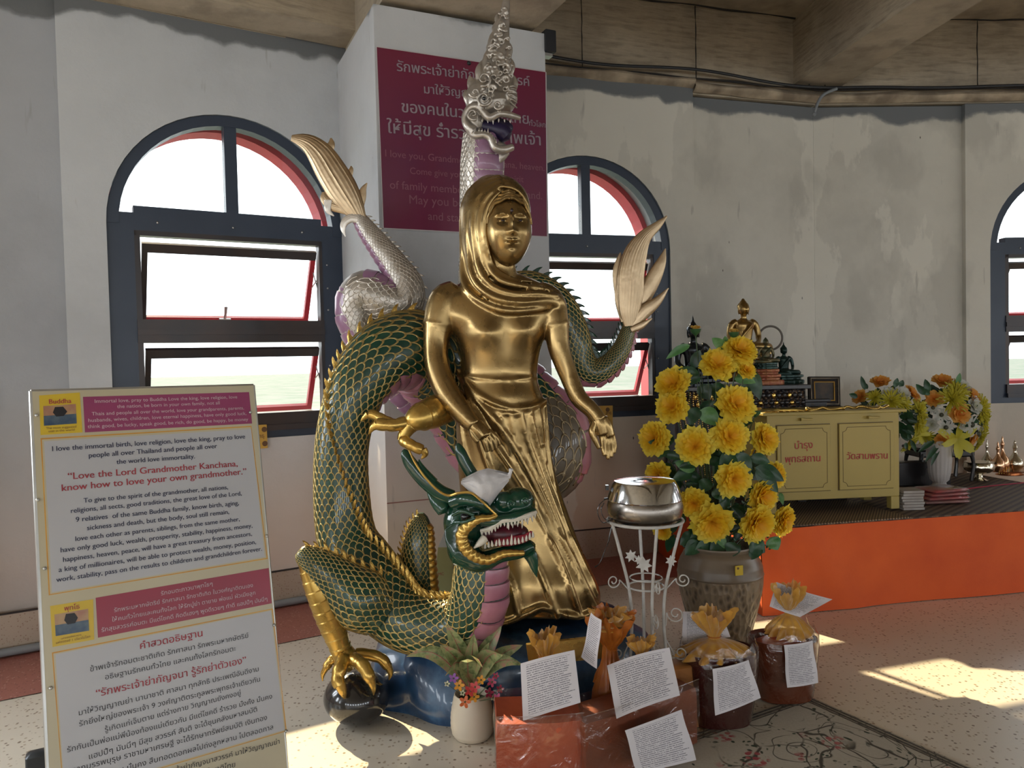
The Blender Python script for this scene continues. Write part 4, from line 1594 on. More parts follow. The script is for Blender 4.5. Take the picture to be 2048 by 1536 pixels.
# white cloth on the head
M_cloth_w = mat('white_cloth', (0.62, 0.60, 0.60), 0.8, c2=(0.5, 0.47, 0.48), scale=8, bump=0.4, bscale=25)
mb = MB()
def clo(u, v):
    x = 922 + 96 * u
    top = np.interp(u, [0, .2, .35, .55, .8, 1], [962, 952, 945, 940, 945, 950])
    bot = np.interp(u, [0, .2, .4, .6, .8, 1], [968, 985, 1014, 1012, 985, 962])
    y = top + (bot - top) * v
    bul = math.sin(PI * v) ** .7 * math.sin(PI * min(1, u + .08)) * .06
    w = .012 * mnoise.noise(Vector((u * 6, v * 5, 0)))
    return W(x, y, HY - .06 - bul + w)
mb.grid(clo, 20, 14)
def clo2(u, v):
    p = clo(u, v)
    return (p[0], p[1] + .05 + .05 * math.sin(PI * v) * math.sin(PI * u), p[2])
V0 = len(mb.v)
mb.grid(lambda u, v: clo2(u, 1 - v), 20, 14)
mb.tube([tuple(W(1016, 955, HY - .05)) + (.010,), tuple(W(1021, 945, HY - .05)) + (.006,), tuple(W(1022, 938, HY - .05)) + (.009,)], 8)
o = mb.build('cloth', M_cloth_w)
tag(o, 'crumpled white cloth lying on top of the green dragon head between its horns', 'cloth')

# ---------------------------------------------------------------- silver naga
NG = thing('silver_serpent', 'silver crested serpent rearing behind the gold statue with a mauve belly', 'serpent', W(960, 800, 4.0))
sp = [(716, 432, 13, 3.98, -90, 90), (736, 462, 19, 3.98, -90, 90), (765, 500, 24, 3.98, -90, 90), (792, 536, 28, 3.98, -92, 88), (812, 572, 34, 3.98, -95, 86), (806, 604, 40, 3.98, -95, 88), (768, 600, 46, 3.98, -95, 90), (730, 588, 47, 3.98, -92, 88),
      (712, 620, 41, 3.98, -92, 75), (722, 665, 37, 3.98, -92, 65), (755, 715, 36, 4.00, -92, 60), (800, 770, 34, 3.98, -92, 60), (850, 815, 34, 4.03, -92, 60), (905, 825, 34, 4.05, -92, 50), (938, 770, 34, 4.04, -92, 40),
      (945, 690, 34, 4.03, -92, 35), (952, 600, 36, 4.02, -92, 35), (958, 500, 38, 3.98, -92, 35), (962, 400, 41, 3.94, -92, 35), (965, 320, 42, 3.90, -92, 35), (966, 268, 38, 3.88, -92, 35)]
N_ = Serpent(sp, 260)
N_.body('body', M_silver, NG, 28)
N_.scales('scales', M_silver2, NG, nc=24, lk=0.80, hk=0.16, bw=.8)
N_.plates('belly_plate', M_purple, NG, 0.075, bw=.95, lift=.004)
N_.spines('back_spine', M_silver2, NG, 0.040, 0.026, x0=.03, x1=N_.len * .52)
for pts, dd in (([(722, 442, 12), (706, 414, 23), (686, 382, 31), (664, 346, 31), (643, 312, 27), (622, 290, 20), (602, 280, 13), (583, 276, 6)], 0), ([(640, 335, 10), (650, 312, 11), (662, 290, 8), (662, 276, 1.5)], .01), ([(676, 375, 9), (694, 356, 8), (702, 340, 5), (702, 332, 1.2)], .01),
            ([(712, 425, 12), (722, 395, 10), (727, 378, 6), (734, 366, 1.2)], .01), ([(708, 425, 9), (684, 415, 12), (664, 408, 13), (650, 396, 10), (647, 384, 3)], .0), ([(656, 400, 8), (656, 420, 6), (668, 432, 1)], -.01), ([(724, 440, 8), (704, 436, 9), (690, 444, 8), (686, 458, 5), (691, 473, 1)], -.01)):
    mb = MB(); flame(mb, pts, 3.96 + dd, 0.3, 60, 24, .08, 11); mb.build('tail_fin', M_silver2 if dd < 0 else M_fin, NG)
NYh = 3.84
NH = thing_s('head', (0, 0, 0)); NH.parent = NG; NH.matrix_parent_inverse = Matrix.Translation(-NG.location)
def nt_(mb, pts, seg=12, n=20, flat=1.0):
    mb.tube(rowpx([(p[0], p[1], p[2], NYh + (p[3] if len(p) > 3 else 0)) for p in pts]), seg, n=n, flat=flat)
def nb_(mb, x, y, rx, ry, rd, dY=0):
    Y = NYh + dY
    mb.ball(W(x, y, Y), (rx * Y / FPX, rd * Y / FPX, ry * Y / FPX), 20, 14)
mb = MB()
nb_(mb, 968, 200, 38, 40, 32)
nb_(mb, 950, 245, 22, 26, 26)
nt_(mb, [(975, 212, 26), (1005, 206, 25), (1024, 210, 16)], flat=1.1)
nb_(mb, 1018, 195, 17, 22, 22, -.01)
nt_(mb, [(985, 200, 44), (988, 165, 40), (992, 130, 30), (998, 95, 22), (1004, 60, 15), (1010, 25, 10), (1014, -10, 6), (1018, -50, 1.5)], 20, 40, .5)
nt_(mb, [(948, 264, 11, -.05), (934, 250, 9, -.05), (931, 232, 8, -.05), (941, 216, 8, -.06), (956, 214, 8, -.07), (968, 226, 8, -.07), (980, 236, 8, -.07), (998, 228, 7, -.07), (1018, 230, 7, -.06), (1040, 236, 5, -.04)], 10, 60)
nt_(mb, [(936, 255, 9, -.04), (950, 270, 9, -.05), (970, 270, 8, -.06), (982, 278, 8, -.06), (990, 295, 8, -.06), (1006, 300, 9, -.05), (1026, 294, 7, -.04)], 10, 50)
nt_(mb, [(955, 268, 16, .02), (985, 285, 13, .02), (1010, 300, 10, .0)], flat=1.3)
nt_(mb, [(1008, 302, 13), (1002, 316, 9), (996, 328, 1.5)], flat=.6)
# ornament on cheek and crest
for (x, y, r, t, cw, a0) in ((968, 197, 14, 1.6, 1, 0), (968, 158, 13, 1.5, -1, 2), (1000, 112, 9, 1.5, 1, 1), (988, 84, 9, 1.4, -1, 2), (1006, 52, 8, 1.5, 1, 1), (950, 185, 10, 1.3, -1, 3), (996, 210, 9, 1.3, 1, 0), (1012, 135, 8, 1.3, -1, 1),
                             (992, 140, 9, 1.4, 1, 2), (1012, 160, 8, 1.3, 1, 3), (946, 228, 11, 1.2, 1, 1), (984, 178, 8, 1.3, -1, 0), (1002, 84, 7, 1.3, 1, 3), (1008, 20, 6, 1.3, -1, 1)):
    dep = -.092 if y > 150 else (-.064 if y > 100 else -.038)
    spiral(mb, x, y, r * 1.15, NYh + dep, t, 3.2, a0, cw)
rgn = random.Random(12)
for q in range(46):      # smaller scrolls covering the crest
    y = 15 + 175 * rgn.random() ** .8
    hw = 6 + 34 * (y / 190.0) ** 1.2
    cxq = 1011 - 22 * (y / 190.0)
    x = cxq + hw * rgn.uniform(-.9, .9)
    dep = -(.026 + .062 * (y / 190.0)) * math.sqrt(max(.25, 1 - ((x - cxq) / (hw * 1.15)) ** 2)) - .006
    spiral(mb, x, y, 3.5 + 4.5 * y / 190, NYh + dep, 1.2, 2.2, rgn.uniform(0, 6), rgn.choice((-1, 1)))
for q in range(9):       # flame tips up the back edge
    y = 40 + q * 19; hw = 6 + 34 * (y / 190.0) ** 1.2; xx = 1011 - 22 * (y / 190.0) - hw
    mb.tube(rowpx([(xx + 6, y + 10, 7, NYh - .01), (xx - 2, y - 2, 5, NYh - .01), (xx + 1, y - 16, 1, NYh - .01)]), 8, n=10, flat=.6)
for pts in ([(945, 210, 12), (934, 192, 9), (930, 178, 1)], [(950, 185, 13), (943, 165, 10), (938, 150, 1)], [(965, 165, 13), (960, 140, 10), (966, 118, 1)], [(975, 135, 11), (974, 115, 8), (980, 97, 1)], [(985, 100, 10), (984, 80, 8), (991, 62, 1)],
            [(994, 70, 8), (996, 48, 6), (1003, 33, 1)], [(1022, 185, 9), (1030, 165, 7), (1026, 148, 1)], [(1018, 150, 8), (1025, 132, 6), (1022, 115, 1)], [(1016, 115, 7), (1021, 98, 5), (1019, 84, 1)]):
    nt_(mb, [(p[0], p[1], p[2], -.02) for p in pts], 10, 14, .6)
for k in range(5):
    nt_(mb, [(1012 + k * 2, 175 + k * 7, 3, -.075), (1024, 172 + k * 9, 3, -.06), (1034, 176 + k * 10, 2, -.03)], 6, 8)
put_remesh('skull', mb, 0.0030, M_silver, NH, smooth=2)
mb = MB(); nb_(mb, 990, 256, 36, 20, 16, .02); nt_(mb, [(965, 252, 13, -.01), (1000, 262, 18, -.01), (1014, 275, 14, -.01)]); mb.build('mouth_lining', mat('navy_mouth', (0.02, 0.012, 0.05), 0.4), NH)
mb = MB(); mb.ball(W(968, 197, NYh - .10), .010, 12, 8); mb.build('eye', M_black, NH)
teeth([(952, 262, -.06), (968, 264, -.07), (982, 272, -.07), (992, 286, -.07)], 9, 2.2, 1.2, 1, par=NH, m=M_silver2, Yb=NYh)
teeth([(955, 232, -.065), (970, 240, -.075), (995, 238, -.075), (1020, 240, -.065)], 7, 2.2, 1.2, -1, par=NH, m=M_silver2, Yb=NYh)

# ---------------------------------------------------------------- blue base
n = NT('blue_marbled_base')
v = n.noise(3.5, 7, vec=n.mapping((1, 1, .6)), rough=.6)
n.color(n.ramp(v, [(0.30, (0.010, 0.022, 0.05)), (0.50, (0.020, 0.060, 0.14)), (0.60, (0.06, 0.14, 0.26)), (0.66, (0.02, 0.05, 0.12)), (0.80, (0.015, 0.03, 0.07))]))
n.rough(0.28); setin(n.b, 'Coat Weight', .4)
M_blue = n.m
def base_pt(a, z, r):
    e = 2 / 2.4
    ca, sa = math.cos(a), math.sin(a)
    k = 1 + .05 * mnoise.noise(Vector((ca * 2, sa * 2, z * 4))) + .035 * math.sin(a * 9 + z * 9)
    return Vector((-.035 + .645 * r * k * math.copysign(abs(ca) ** e, ca), 3.60 + .455 * r * k * math.copysign(abs(sa) ** e, sa), z))
mb = MB()
prof = [(1.0, 0), (1.02, .05), (1.0, .10), (.985, .16), (.96, .21), (.90, .245), (.80, .27), (.72, .29), (.60, .315), (.45, .32), (.2, .325), (.01, .325)]
V, F = [], []
sg = 96
for i, (r, z) in enumerate(prof):
    for j in range(sg):
        a = 2 * PI * j / sg
        zz = z + (.035 * mnoise.noise(Vector((math.cos(a) * 3 * r, math.sin(a) * 3 * r, 1))) if 3 < i else 0)
        V.append(base_pt(a, zz, r))
for i in range(len(prof) - 1):
    for j in range(sg):
        k = (j + 1) % sg
        F.append((i * sg + j, i * sg + k, (i + 1) * sg + k, (i + 1) * sg + j))
F.append(tuple(reversed(range(sg)))); F.append(tuple((len(prof) - 1) * sg + j for j in range(sg)))
mb.add(V, F)
BASE = mb.build('statue_base', M_blue)
tag(BASE, 'dark blue wavy rock base under the gold statue and the green dragon', 'base')
mb = MB()
a, b = W(1052, 1290, 3.06), W(1215, 1272, 3.09)
c_, d_ = W(1058, 1332, 3.06), W(1212, 1316, 3.09)
mb.prism([a, c_, d_, b], Vector((0, .02, 0)))
mb.build('plaque', M_bronze, BASE, smooth=False)
# ================================================================ SIGNS
M_panel = mat('cream_board', (0.50, 0.45, 0.32), 0.3, c2=(0.46, 0.41, 0.28), scale=2)
M_white = mat('white_print', (0.45, 0.455, 0.48), 0.3, c2=(0.43, 0.43, 0.455), scale=2)
M_crim = mat('crimson_print', (0.30, 0.020, 0.050), 0.3, c2=(0.26, 0.018, 0.045), scale=3)
M_mag = mat('magenta_print', (0.30, 0.055, 0.14), 0.3, c2=(0.26, 0.045, 0.12), scale=3)
M_navy = mat('navy_ink', (0.012, 0.016, 0.055), 0.4)
M_ink = mat('black_ink', (0.012, 0.010, 0.014), 0.4)
M_redink = mat('red_ink', (0.36, 0.03, 0.045), 0.4)
M_pale = mat('pale_pink_ink', (0.62, 0.48, 0.52), 0.4)
M_orl = mat('orange_line', (0.52, 0.24, 0.03), 0.4, c2=(0.62, 0.34, 0.06), scale=8)
M_yel = mat('yellow_print', (0.62, 0.44, 0.03), 0.35, c2=(0.56, 0.38, 0.03))
M_steel = mat('dark_steel', (0.05, 0.055, 0.06), 0.35, 0.6)
M_alu = mat('aluminium_edge', (0.55, 0.55, 0.53), 0.35, 0.8)
TR = W(507, 770, 3.0); TL = W(62, 782, 2.575); MR = W(588, 1526, 2.765)
bu = (TR - TL).normalized()
bd = (MR - TR); bd = (bd - bu * bd.dot(bu)).normalized()
bn = bu.cross(bd) * -1
if bn.dot(CAMP - TR) < 0:
    bn = -bn
bh = -TR.z / bd.z
BL_, BR_ = TL + bd * (-TL.z / bd.z), TR + bd * bh
BOARD = thing('prayer_board', 'tall leaning cream board printed with English and Thai prayers, at left front', 'sign', (BL_ + BR_) / 2)
mb = MB(); mb.prism([TL, BL_, BR_, TR], -bn * 0.006); mb.build('panel', M_panel, BOARD, smooth=False)
mb = MB()
for a, b in ((TL, TR), (TL, BL_), (TR, BR_)):
    mb.tube([tuple(a - bn * .006) + (.007,), tuple(b - bn * .006) + (.007,)], 6)
mb.build('edge_frame', M_alu, BOARD, smooth=False)
for s_, nm in ((.12, 'rear_leg'), (.88, 'rear_leg')):
    mb = MB(); a = TL.lerp(TR, s_) - bn * .02 + bd * .05; b = BL_.lerp(BR_, s_) - Vector((bn.x, bn.y, 0)).normalized() * .55; b.z = .012
    mb.tube([tuple(a) + (.012,), tuple(b) + (.012,)], 8); mb.build(nm, M_steel, BOARD)
mb = MB(); g = G(62, 1560); mb.box((g.x + .03, g.y + .02, .05), (.10, .06, .10), rz=.5, bev=.01); mb.build('foot_block', M_steel, BOARD)


def BP(x, y, off=0.0):
    return on_plane(x, y, TR, bn) + bn * off


def zA(x, y):
    return 40 + x / 3.657, 750 + y / 3.657


def zB(x, y):
    return 60 + x / 3.657, 1130 + y / 3.657


def bquad(name, pts, m, par, conv, off):
    mb = MB(); P = [BP(*conv(*p), off) for p in pts]
    mb.prism(list(reversed(P)), -bn * .0006)
    return mb.build(name, m, par, smooth=False)


def lines(name, m, conv, rows, PF, nrm, par, vs=1.0, bold=0.0, res=4):
    mb = MB()
    for (t, a, b) in rows:
        p0, p1 = PF(*conv(*a)), PF(*conv(*b))
        up = nrm.cross(p1 - p0)
        if up.z < 0:
            up = -up
        V, F = text_mesh(t, p0, p1, up, nrm, vs, bold, res)
        mb.add(V, F)
        if bold > .009:      # a heavier stroke: the same letters printed again, a hair to the side
            q = (p1 - p0).normalized() * ((p1 - p0).length / max(8, len(t)) * .055)
            mb.add([v + q + nrm * .0003 for v in V], F)
    return stuff(mb.build(name, m, par, smooth=False))


PFb = lambda x, y: BP(x, y, .0016)
bquad('heading_panel', [(460, 160), (1675, 125), (1697, 355), (475, 420)], M_mag, BOARD, zA, .0008)
bquad('border_line', [(150, 462), (1692, 372), (1812, 1345), (210, 1612)], M_orl, BOARD, zA, .0003)
bquad('border_line', [(160, 472), (1688, 381), (1803, 1338), (220, 1603)], M_panel, BOARD, zA, .0006)
bquad('white_panel', [(175, 485), (1690, 395), (1790, 1330), (233, 1590)], M_white, BOARD, zA, .0010)
bquad('heading_panel', [(480, 240), (1745, 22), (1768, 280), (497, 532)], M_crim, BOARD, zB, .0008)
bquad('border_line', [(160, 640), (1775, 318), (1878, 1215), (245, 1700)], M_orl, BOARD, zB, .0003)
bquad('border_line', [(170, 648), (1768, 326), (1869, 1211), (250, 1692)], M_panel, BOARD, zB, .0006)
bquad('white_panel', [(185, 655), (1760, 335), (1860, 1205), (255, 1680)], M_white, BOARD, zB, .0010)
lines('heading_lettering', M_pale, zA, [
    ('Immortal love, pray to Buddha Love the king, love religion, love', (547, 205), (1588, 172)),
    ('the nation, be born in your own family, not all', (710, 243), (1460, 215)),
    ('Thais and people all over the world, love your grandparents, parents,', (525, 297), (1637, 252)),
    ('husbands, wives, children, love eternal happiness, have only good luck,', (500, 345), (1655, 292)),
    ('think good, be lucky, speak good, be rich, do good, be happy, be money', (495, 390), (1668, 335))], PFb, bn, BOARD, .95, .006)
lines('prayer_lettering', M_navy, zA, [
    ('I love the immortal birth, love religion, love the king, pray to love', (235, 558), (1645, 465)),
    ('people all over Thailand and people all over', (503, 605), (1440, 535)),
    ('the world love immortality.', (705, 652), (1278, 610)),
    ('To give to the spirit of the grandmother, all nations,', (465, 935), (1520, 835)),
    ('religions, all sects, good traditions, the great love of the Lord,', (372, 1010), (1620, 880)),
    ('9 relatives  of the same Buddha family, know birth, aging,', (408, 1075), (1600, 950)),
    ('sickness and death, but the body, soul still remain,', (490, 1135), (1528, 1015)),
    ('love each other as parents, siblings, from the same mother,', (405, 1215), (1605, 1068)),
    ('have only good luck, wealth, prosperity, stability, happiness, money,', (297, 1298), (1698, 1115)),
    ('happiness, heaven, peace, will have a great treasury from ancestors,', (315, 1368), (1695, 1175)),
    ('a king of millionaires, will be able to protect wealth, money, position,', (283, 1442), (1725, 1235)),
    ('work, stability, pass on the results to children and grandchildren forever.', (265, 1515), (1768, 1285))], PFb, bn, BOARD, 1.0, .014)
lines('red_lettering', M_redink, zA, [
    ('“Love the Lord Grandmother Kanchana,', (350, 765), (1590, 668)),
    ('know how to love your own grandmother.”', (305, 850), (1655, 725))], PFb, bn, BOARD, .95, .012)
lines('heading_lettering', M_pale, zB, [
    ('รักอมตะภาวนาพุทโธๆ', (958, 222), (1335, 150)),
    ('รักพระมหากษัตริย์ รักศาสนา รักชาติเกิด ในวงศ์ญาติตนเอง', (615, 345), (1630, 160)),
    ('ให้คนทั่วไทยและคนทั้งโลก ให้รักปู่ย่า ตายาย พ่อแม่ ผัวเมียลูก', (600, 415), (1648, 215)),
    ('รักสุขสวรรค์อมตะ มีแต่โชคดี คิดดีเฮงๆ พูดดีรวยๆ ทำดี แฮปปี้ๆ มันนี่ๆ', (523, 490), (1735, 260))], PFb, bn, BOARD, .95, .008)
lines('prayer_lettering', M_ink, zB, [
    ('ข้าพเจ้ารักอมตะชาติเกิด รักศาสนา รักพระมหากษัตริย์', (440, 780), (1598, 530)),
    ('อธิษฐานรักคนทั่วไทย และคนทั้งโลกรักอมตะ', (550, 838), (1505, 625)),
    ('มาให้วิญญาณย่า นานาชาติ ศาสนา ทุกลัทธิ ประเพณีอันดีงาม', (357, 1100), (1672, 775)),
    ('รักยิ่งใหญ่ของพระเจ้า 9 วงศ์ญาติตระกูลพระพุทธเจ้าเดียวกัน', (360, 1180), (1682, 850)),
    ('รู้เกิดแก่เจ็บตาย แต่ร่างกาย วิญญาณยังคงอยู่', (548, 1220), (1540, 950)),
    ('รักกันเป็นพ่อแม่พี่น้องท้องแม่เดียวกัน มีแต่โชคดี ร่ำรวย มั่งคั่ง มั่นคง', (272, 1370), (1770, 975)),
    ('แฮปปี้ๆ มันนี่ๆ มีสุข สวรรค์ สันติ จะได้ขุนคลังมหาสมบัติ', (432, 1420), (1660, 1070)),
    ('จากบรรพบุรุษ ราชามหาเศรษฐี จะได้รักษาทรัพย์สมบัติ เงินทอง', (310, 1520), (1733, 1130)),
    ('การงาน มั่นคง สืบทอดดอกผลไปถึงลูกหลาน ไปตลอดกาล', (500, 1560), (1778, 1200)),
    ('รักพระเจ้าย่ากัญจนาสวรรค์ มาให้วิญญาณย่า', (900, 1560), (1825, 1305)),
    ('ของคนในวงศ์ญาติไทย', (1000, 1600), (1500, 1475))], PFb, bn, BOARD, .95, .008)
lines('red_lettering', M_redink, zB, [
    ('คำสวดอธิษฐาน', (805, 615), (1260, 520)),
    ('“รักพระเจ้าย่ากัญจนา รู้รักย่าตัวเอง”', (482, 965), (1580, 715))], PFb, bn, BOARD, .95, .01)
# two small yellow emblems with a boat-shaped rock on water
n = NT('emblem_picture'); z_ = n.sep(); 
n.color(n.ramp(n.noise(30, 4), [(0.3, (0.03, 0.06, 0.12)), (0.7, (0.10, 0.14, 0.17))])); n.rough(.3)
M_emb = n.m
M_emb_s = mat('emblem_sky', (0.35, 0.16, 0.11), .3, c2=(.42, .27, .14), scale=20)
for conv, q, pic, rock, t1, t2 in (
        (zA, [(140, 150), (437, 128), (457, 420), (150, 440)], [(170, 228), (408, 212), (415, 355), (175, 372)], [(240, 275), (255, 235), (315, 232), (345, 268), (320, 300), (265, 305)], [('Buddha', (212, 212), (375, 205))],
         [('The most suggested', (190, 398), (412, 385)), ('seat in the world', (208, 420), (398, 408))]),
        (zB, [(147, 300), (462, 250), (470, 545), (165, 600)], [(178, 362), (425, 320), (432, 480), (188, 520)], [(250, 405), (262, 358), (325, 350), (350, 385), (330, 425), (275, 435)], [('พุทโธ', (250, 335), (362, 318))],
         [('มหัศจรรย์พระพุทธ', (228, 545), (375, 515)), ('มหัศจรรย์ 1 เดียวในโลก', (190, 578), (440, 530))])):
    e = bquad('emblem', q, M_yel, BOARD, conv, .0008)
    mx = [((pic[0][0] + pic[3][0]) / 2, (pic[0][1] + pic[3][1]) / 2), ((pic[1][0] + pic[2][0]) / 2, (pic[1][1] + pic[2][1]) / 2)]
    bquad('picture_sky', [pic[0], pic[1], mx[1], mx[0]], M_emb_s, e, conv, .0014)
    bquad('picture_water', [mx[0], mx[1], pic[2], pic[3]], M_emb, e, conv, .0014)
    bquad('picture_rock', rock, M_ink, e, conv, .0020)
    lines('emblem_lettering', M_redink, conv, t1, PFb, bn, e, 1, .01)
    lines('emblem_lettering', mat('brown_ink', (.2, .1, .03), .4), conv, t2, PFb, bn, e, 1, .006)
mb = MB()
for (x, y) in ((33, 78), (75, 300)):
    pass
for (x, y) in ((73, 831), (500, 825), (89, 1137), (533, 1072), (101, 1376), (548, 1250), (572, 1462), (75, 1000)):
    p = BP(x, y, .004); mb = MB(); mb.ball(p, .006, 10, 6); mb.build('screw', M_alu, BOARD)

# banner on the pier -----------------------------------------------------
c0 = on_plane(753, 95, PL, NP); c1 = on_plane(1090, 145, PL, NP); c2 = on_plane(1093, 473, PL, NP); c3 = on_plane(767, 456, PL, NP)
n = NT('crimson_banner'); s_ = n.sep()
gr = n.math('MULTIPLY', n.math('SUBTRACT', s_[2], 2.2), 0.85)
n.color(n.mix(n.noise(9, 4), n.ramp(gr, [(0.0, (0.20, 0.018, 0.07)), (0.35, (0.15, 0.03, 0.085)), (0.62, (0.155, 0.022, 0.065)), (1.0, (0.21, 0.012, 0.03))]), (0.17, 0.025, 0.06)))
n.rough(.32)
M_ban = n.m
BAN = thing('prayer_banner', 'crimson banner with Thai and English prayer lines fixed high on the pier', 'banner', (c2 + c3) / 2)
mb = MB(); mb.prism([c0 + NP * .002, c3 + NP * .002, c2 + NP * .002, c1 + NP * .002], NP * .004); mb.build('sheet', M_ban, BAN, smooth=False)
M_edge = mat('banner_white_edge', (.6, .57, .58), .5)
for a, b in ((c0, c1), (c1, c2), (c2, c3), (c3, c0)):
    mb = MB(); d = (b - a).normalized(); w_ = NP.cross(d) * .006
    mb.prism([a + NP * .006, b + NP * .006, b + w_ + NP * .006, a + w_ + NP * .006], NP * .001); mb.build('white_edge', M_edge, BAN, smooth=False)
zC = lambda x, y: (740 + x / 3.84, 80 + y / 3.84)
PFn = lambda x, y: on_plane(x, y, PL, NP) + NP * .0072
M_bth = mat('banner_thai_ink', (.36, .29, .34), .4)
M_ben = mat('banner_english_ink', (.31, .12, .17), .4)
lines('thai_lettering', M_bth, zC, [
    ('รักพระเจ้าย่ากัญจนาสวรรค์', (203, 240), (1222, 358)), ('มาให้วิญญาณย่า', (413, 412), (960, 462)),
    ('ของคนในวงศ์ญาติไทย', (240, 556), (1213, 648)), ('ทั่วโลก', (1218, 660), (1342, 676)), ('ให้มีสุข ร่ำรวย แด่ข้าพเจ้า', (130, 716), (1305, 812))], PFn, NP, BAN, 1.0, .012)
lines('english_lettering', M_ben, zC, [
    ('I love you, Grandmother Kanchana, heaven.', (115, 897), (1335, 1008)), ('Come give your love to the spirit', (305, 1030), (1175, 1095)),
    ('of family members all over Thailand.', (150, 1142), (1318, 1226)), ('May you be happy, rich', (300, 1258), (1110, 1310)), ('and stay with me', (443, 1382), (1000, 1418))], PFn, NP, BAN, 1.0, .008)
mb = MB(); p = on_plane(937, 127, PL, NP); mb.ball(p + NP * .004, .013, 12, 6); mb.build('grommet', M_steel, BAN)

# small yellow stickers under the windows
def sticker(name, label, px, p0, nrm, texts):
    P = [on_plane(x, y, p0, nrm) + nrm * .004 for x, y in px]
    t = thing(name, label, 'sticker', (P[2] + P[3]) / 2)
    mb = MB(); mb.prism([p - nrm * .003 for p in reversed(P)], nrm * .003); mb.build('sheet', M_sticker, t, smooth=False)
    for (q) in ((.14, .2), (.86, .2), (.86, .8)):
        mb = MB(); c = P[0].lerp(P[1], q[0]).lerp(P[3].lerp(P[2], q[0]), q[1]); 
        Rq = nrm.to_track_quat('Z', 'Y').to_matrix(); mb.lathe([(.0165, 0), (.0165, .0012)], c + nrm * .0005, 18, R=Rq); mb.build('emblem_dot', M_brown, t, smooth=False)
    lines('lettering', M_brown, lambda x, y: (x, y), texts, lambda x, y: on_plane(x, y, p0, nrm) + nrm * .0055, nrm, t, 1, .02)
M_sticker = mat('orange_yellow_sticker', (.66, .40, .08), .5, c2=(.6, .35, .06), scale=12)
M_brown = mat('brown_print', (.16, .08, .03), .5)
pA = A0 + N1 * .012; pB = B0 + N2 * .012
sticker('wall_sticker', 'small yellow sticker at the sill of the left window, beside the prayer board', [(496, 851), (533, 849), (535, 896), (498, 899)], pA, N1, [('สาธุ', (512, 876), (528, 875))])
sticker('wall_sticker', 'orange-yellow sticker behind the right wrist of the gold statue', [(1151, 813), (1225, 811), (1225, 851), (1153, 854)], pB, N2, [('ห้ามเปิด', (1157, 830), (1183, 829)), ('ห้าม', (1171, 838), (1181, 837)), ('ระวัง', (1169, 847), (1182, 846)), ('สาธุ', (1211, 829), (1222, 828))])
# ================================================================ THINGS IN FRONT
M_cream = mat('cream_ceramic', (0.66, 0.58, 0.46), 0.45, c2=(0.6, 0.52, 0.4), scale=5)
M_soil = mat('dark_soil', (0.05, 0.035, 0.02), 0.9, bump=.5)
def leaf_mat(name, a, b, vein, sc_=14):
    n = NT(name)
    v = n.noise(sc_, 5, rough=.7)
    n.color(n.ramp(v, [(0.32, a), (0.52, b), (0.66, vein)])); n.rough(.38); return n.m
M_agl = leaf_mat('aglaonema_leaf', (0.06, 0.10, 0.03), (0.30, 0.34, 0.15), (0.45, 0.20, 0.15), 26)
M_agl_r = mat('aglaonema_edge', (0.52, 0.55, 0.33), .4, c2=(.45, .2, .16), scale=20)
M_lf = leaf_mat('dark_leaf', (0.008, 0.035, 0.014), (0.014, 0.06, 0.022), (0.03, 0.10, 0.04), 12)
M_lf2 = leaf_mat('light_leaf', (0.05, 0.15, 0.045), (0.08, 0.22, 0.06), (0.16, 0.30, 0.12), 12)
M_stem = mat('stem_green', (0.05, 0.09, 0.03), .5)


def leaf(mb, base, tip, width, droop=0.0, fold=0.25, n=10, side=None, m=None, up=(0, 0, 1)):
    base, tip = Vector(base), Vector(tip)
    ax = tip - base; L = ax.length
    s = side or ax.cross(CAMP - base).normalized()
    nn = s.cross(ax).normalized()
    V, F = [], []
    for i in range(n + 1):
        t = i / n
        w = width * math.sin(PI * t ** .8) ** .8 * .5 + .0008
        c = base + ax * t + Vector(up) * (droop * L * math.sin(PI * t))
        for k in (-1, -.5, 0, .5, 1):
            V.append(c + s * w * k + nn * (-abs(k) * -fold * w + .06 * w * math.sin(9 * t + k)))
    for i in range(n):
        for j in range(4):
            a = i * 5 + j
            F.append((a, a + 1, a + 6, a + 5))
    mb.add(V, F, m)


# potted plant ------------------------------------------------------------
PY = 2.99
pc_ = W(945, 1462, 3.05); pc_.z = 0
POT = thing('potted_plant', 'variegated leafy plant in a ribbed cream pot in front of the blue base', 'plant', pc_)
mb = MB()
prof = [(.055, .0), (.072, .004), (.082, .02), (.087, .05), (.086, .09), (.080, .13), (.072, .165), (.069, .176), (.066, .176), (.064, .16), (.064, .145)]
q = []
for (r, z) in prof: q.append((r, z))
rib = []
for i in range(len(q) - 1):
    for k in range(4):
        t = k / 4; r = q[i][0] * (1 - t) + q[i + 1][0] * t; z = q[i][1] * (1 - t) + q[i + 1][1] * t
        if .03 < z < .165 and i < 7: r += .0007 * (1 if k % 2 else -1)
        rib.append((r, z))
rib.append(q[-1])
mb.lathe(rib, pc_, 48)
mb.build('pot', M_cream, POT)
mb = MB(); mb.lathe([(.064, .145), (.001, .15)], pc_, 24); mb.build('soil', M_soil, POT)
base = pc_ + Vector((0, 0, .18))
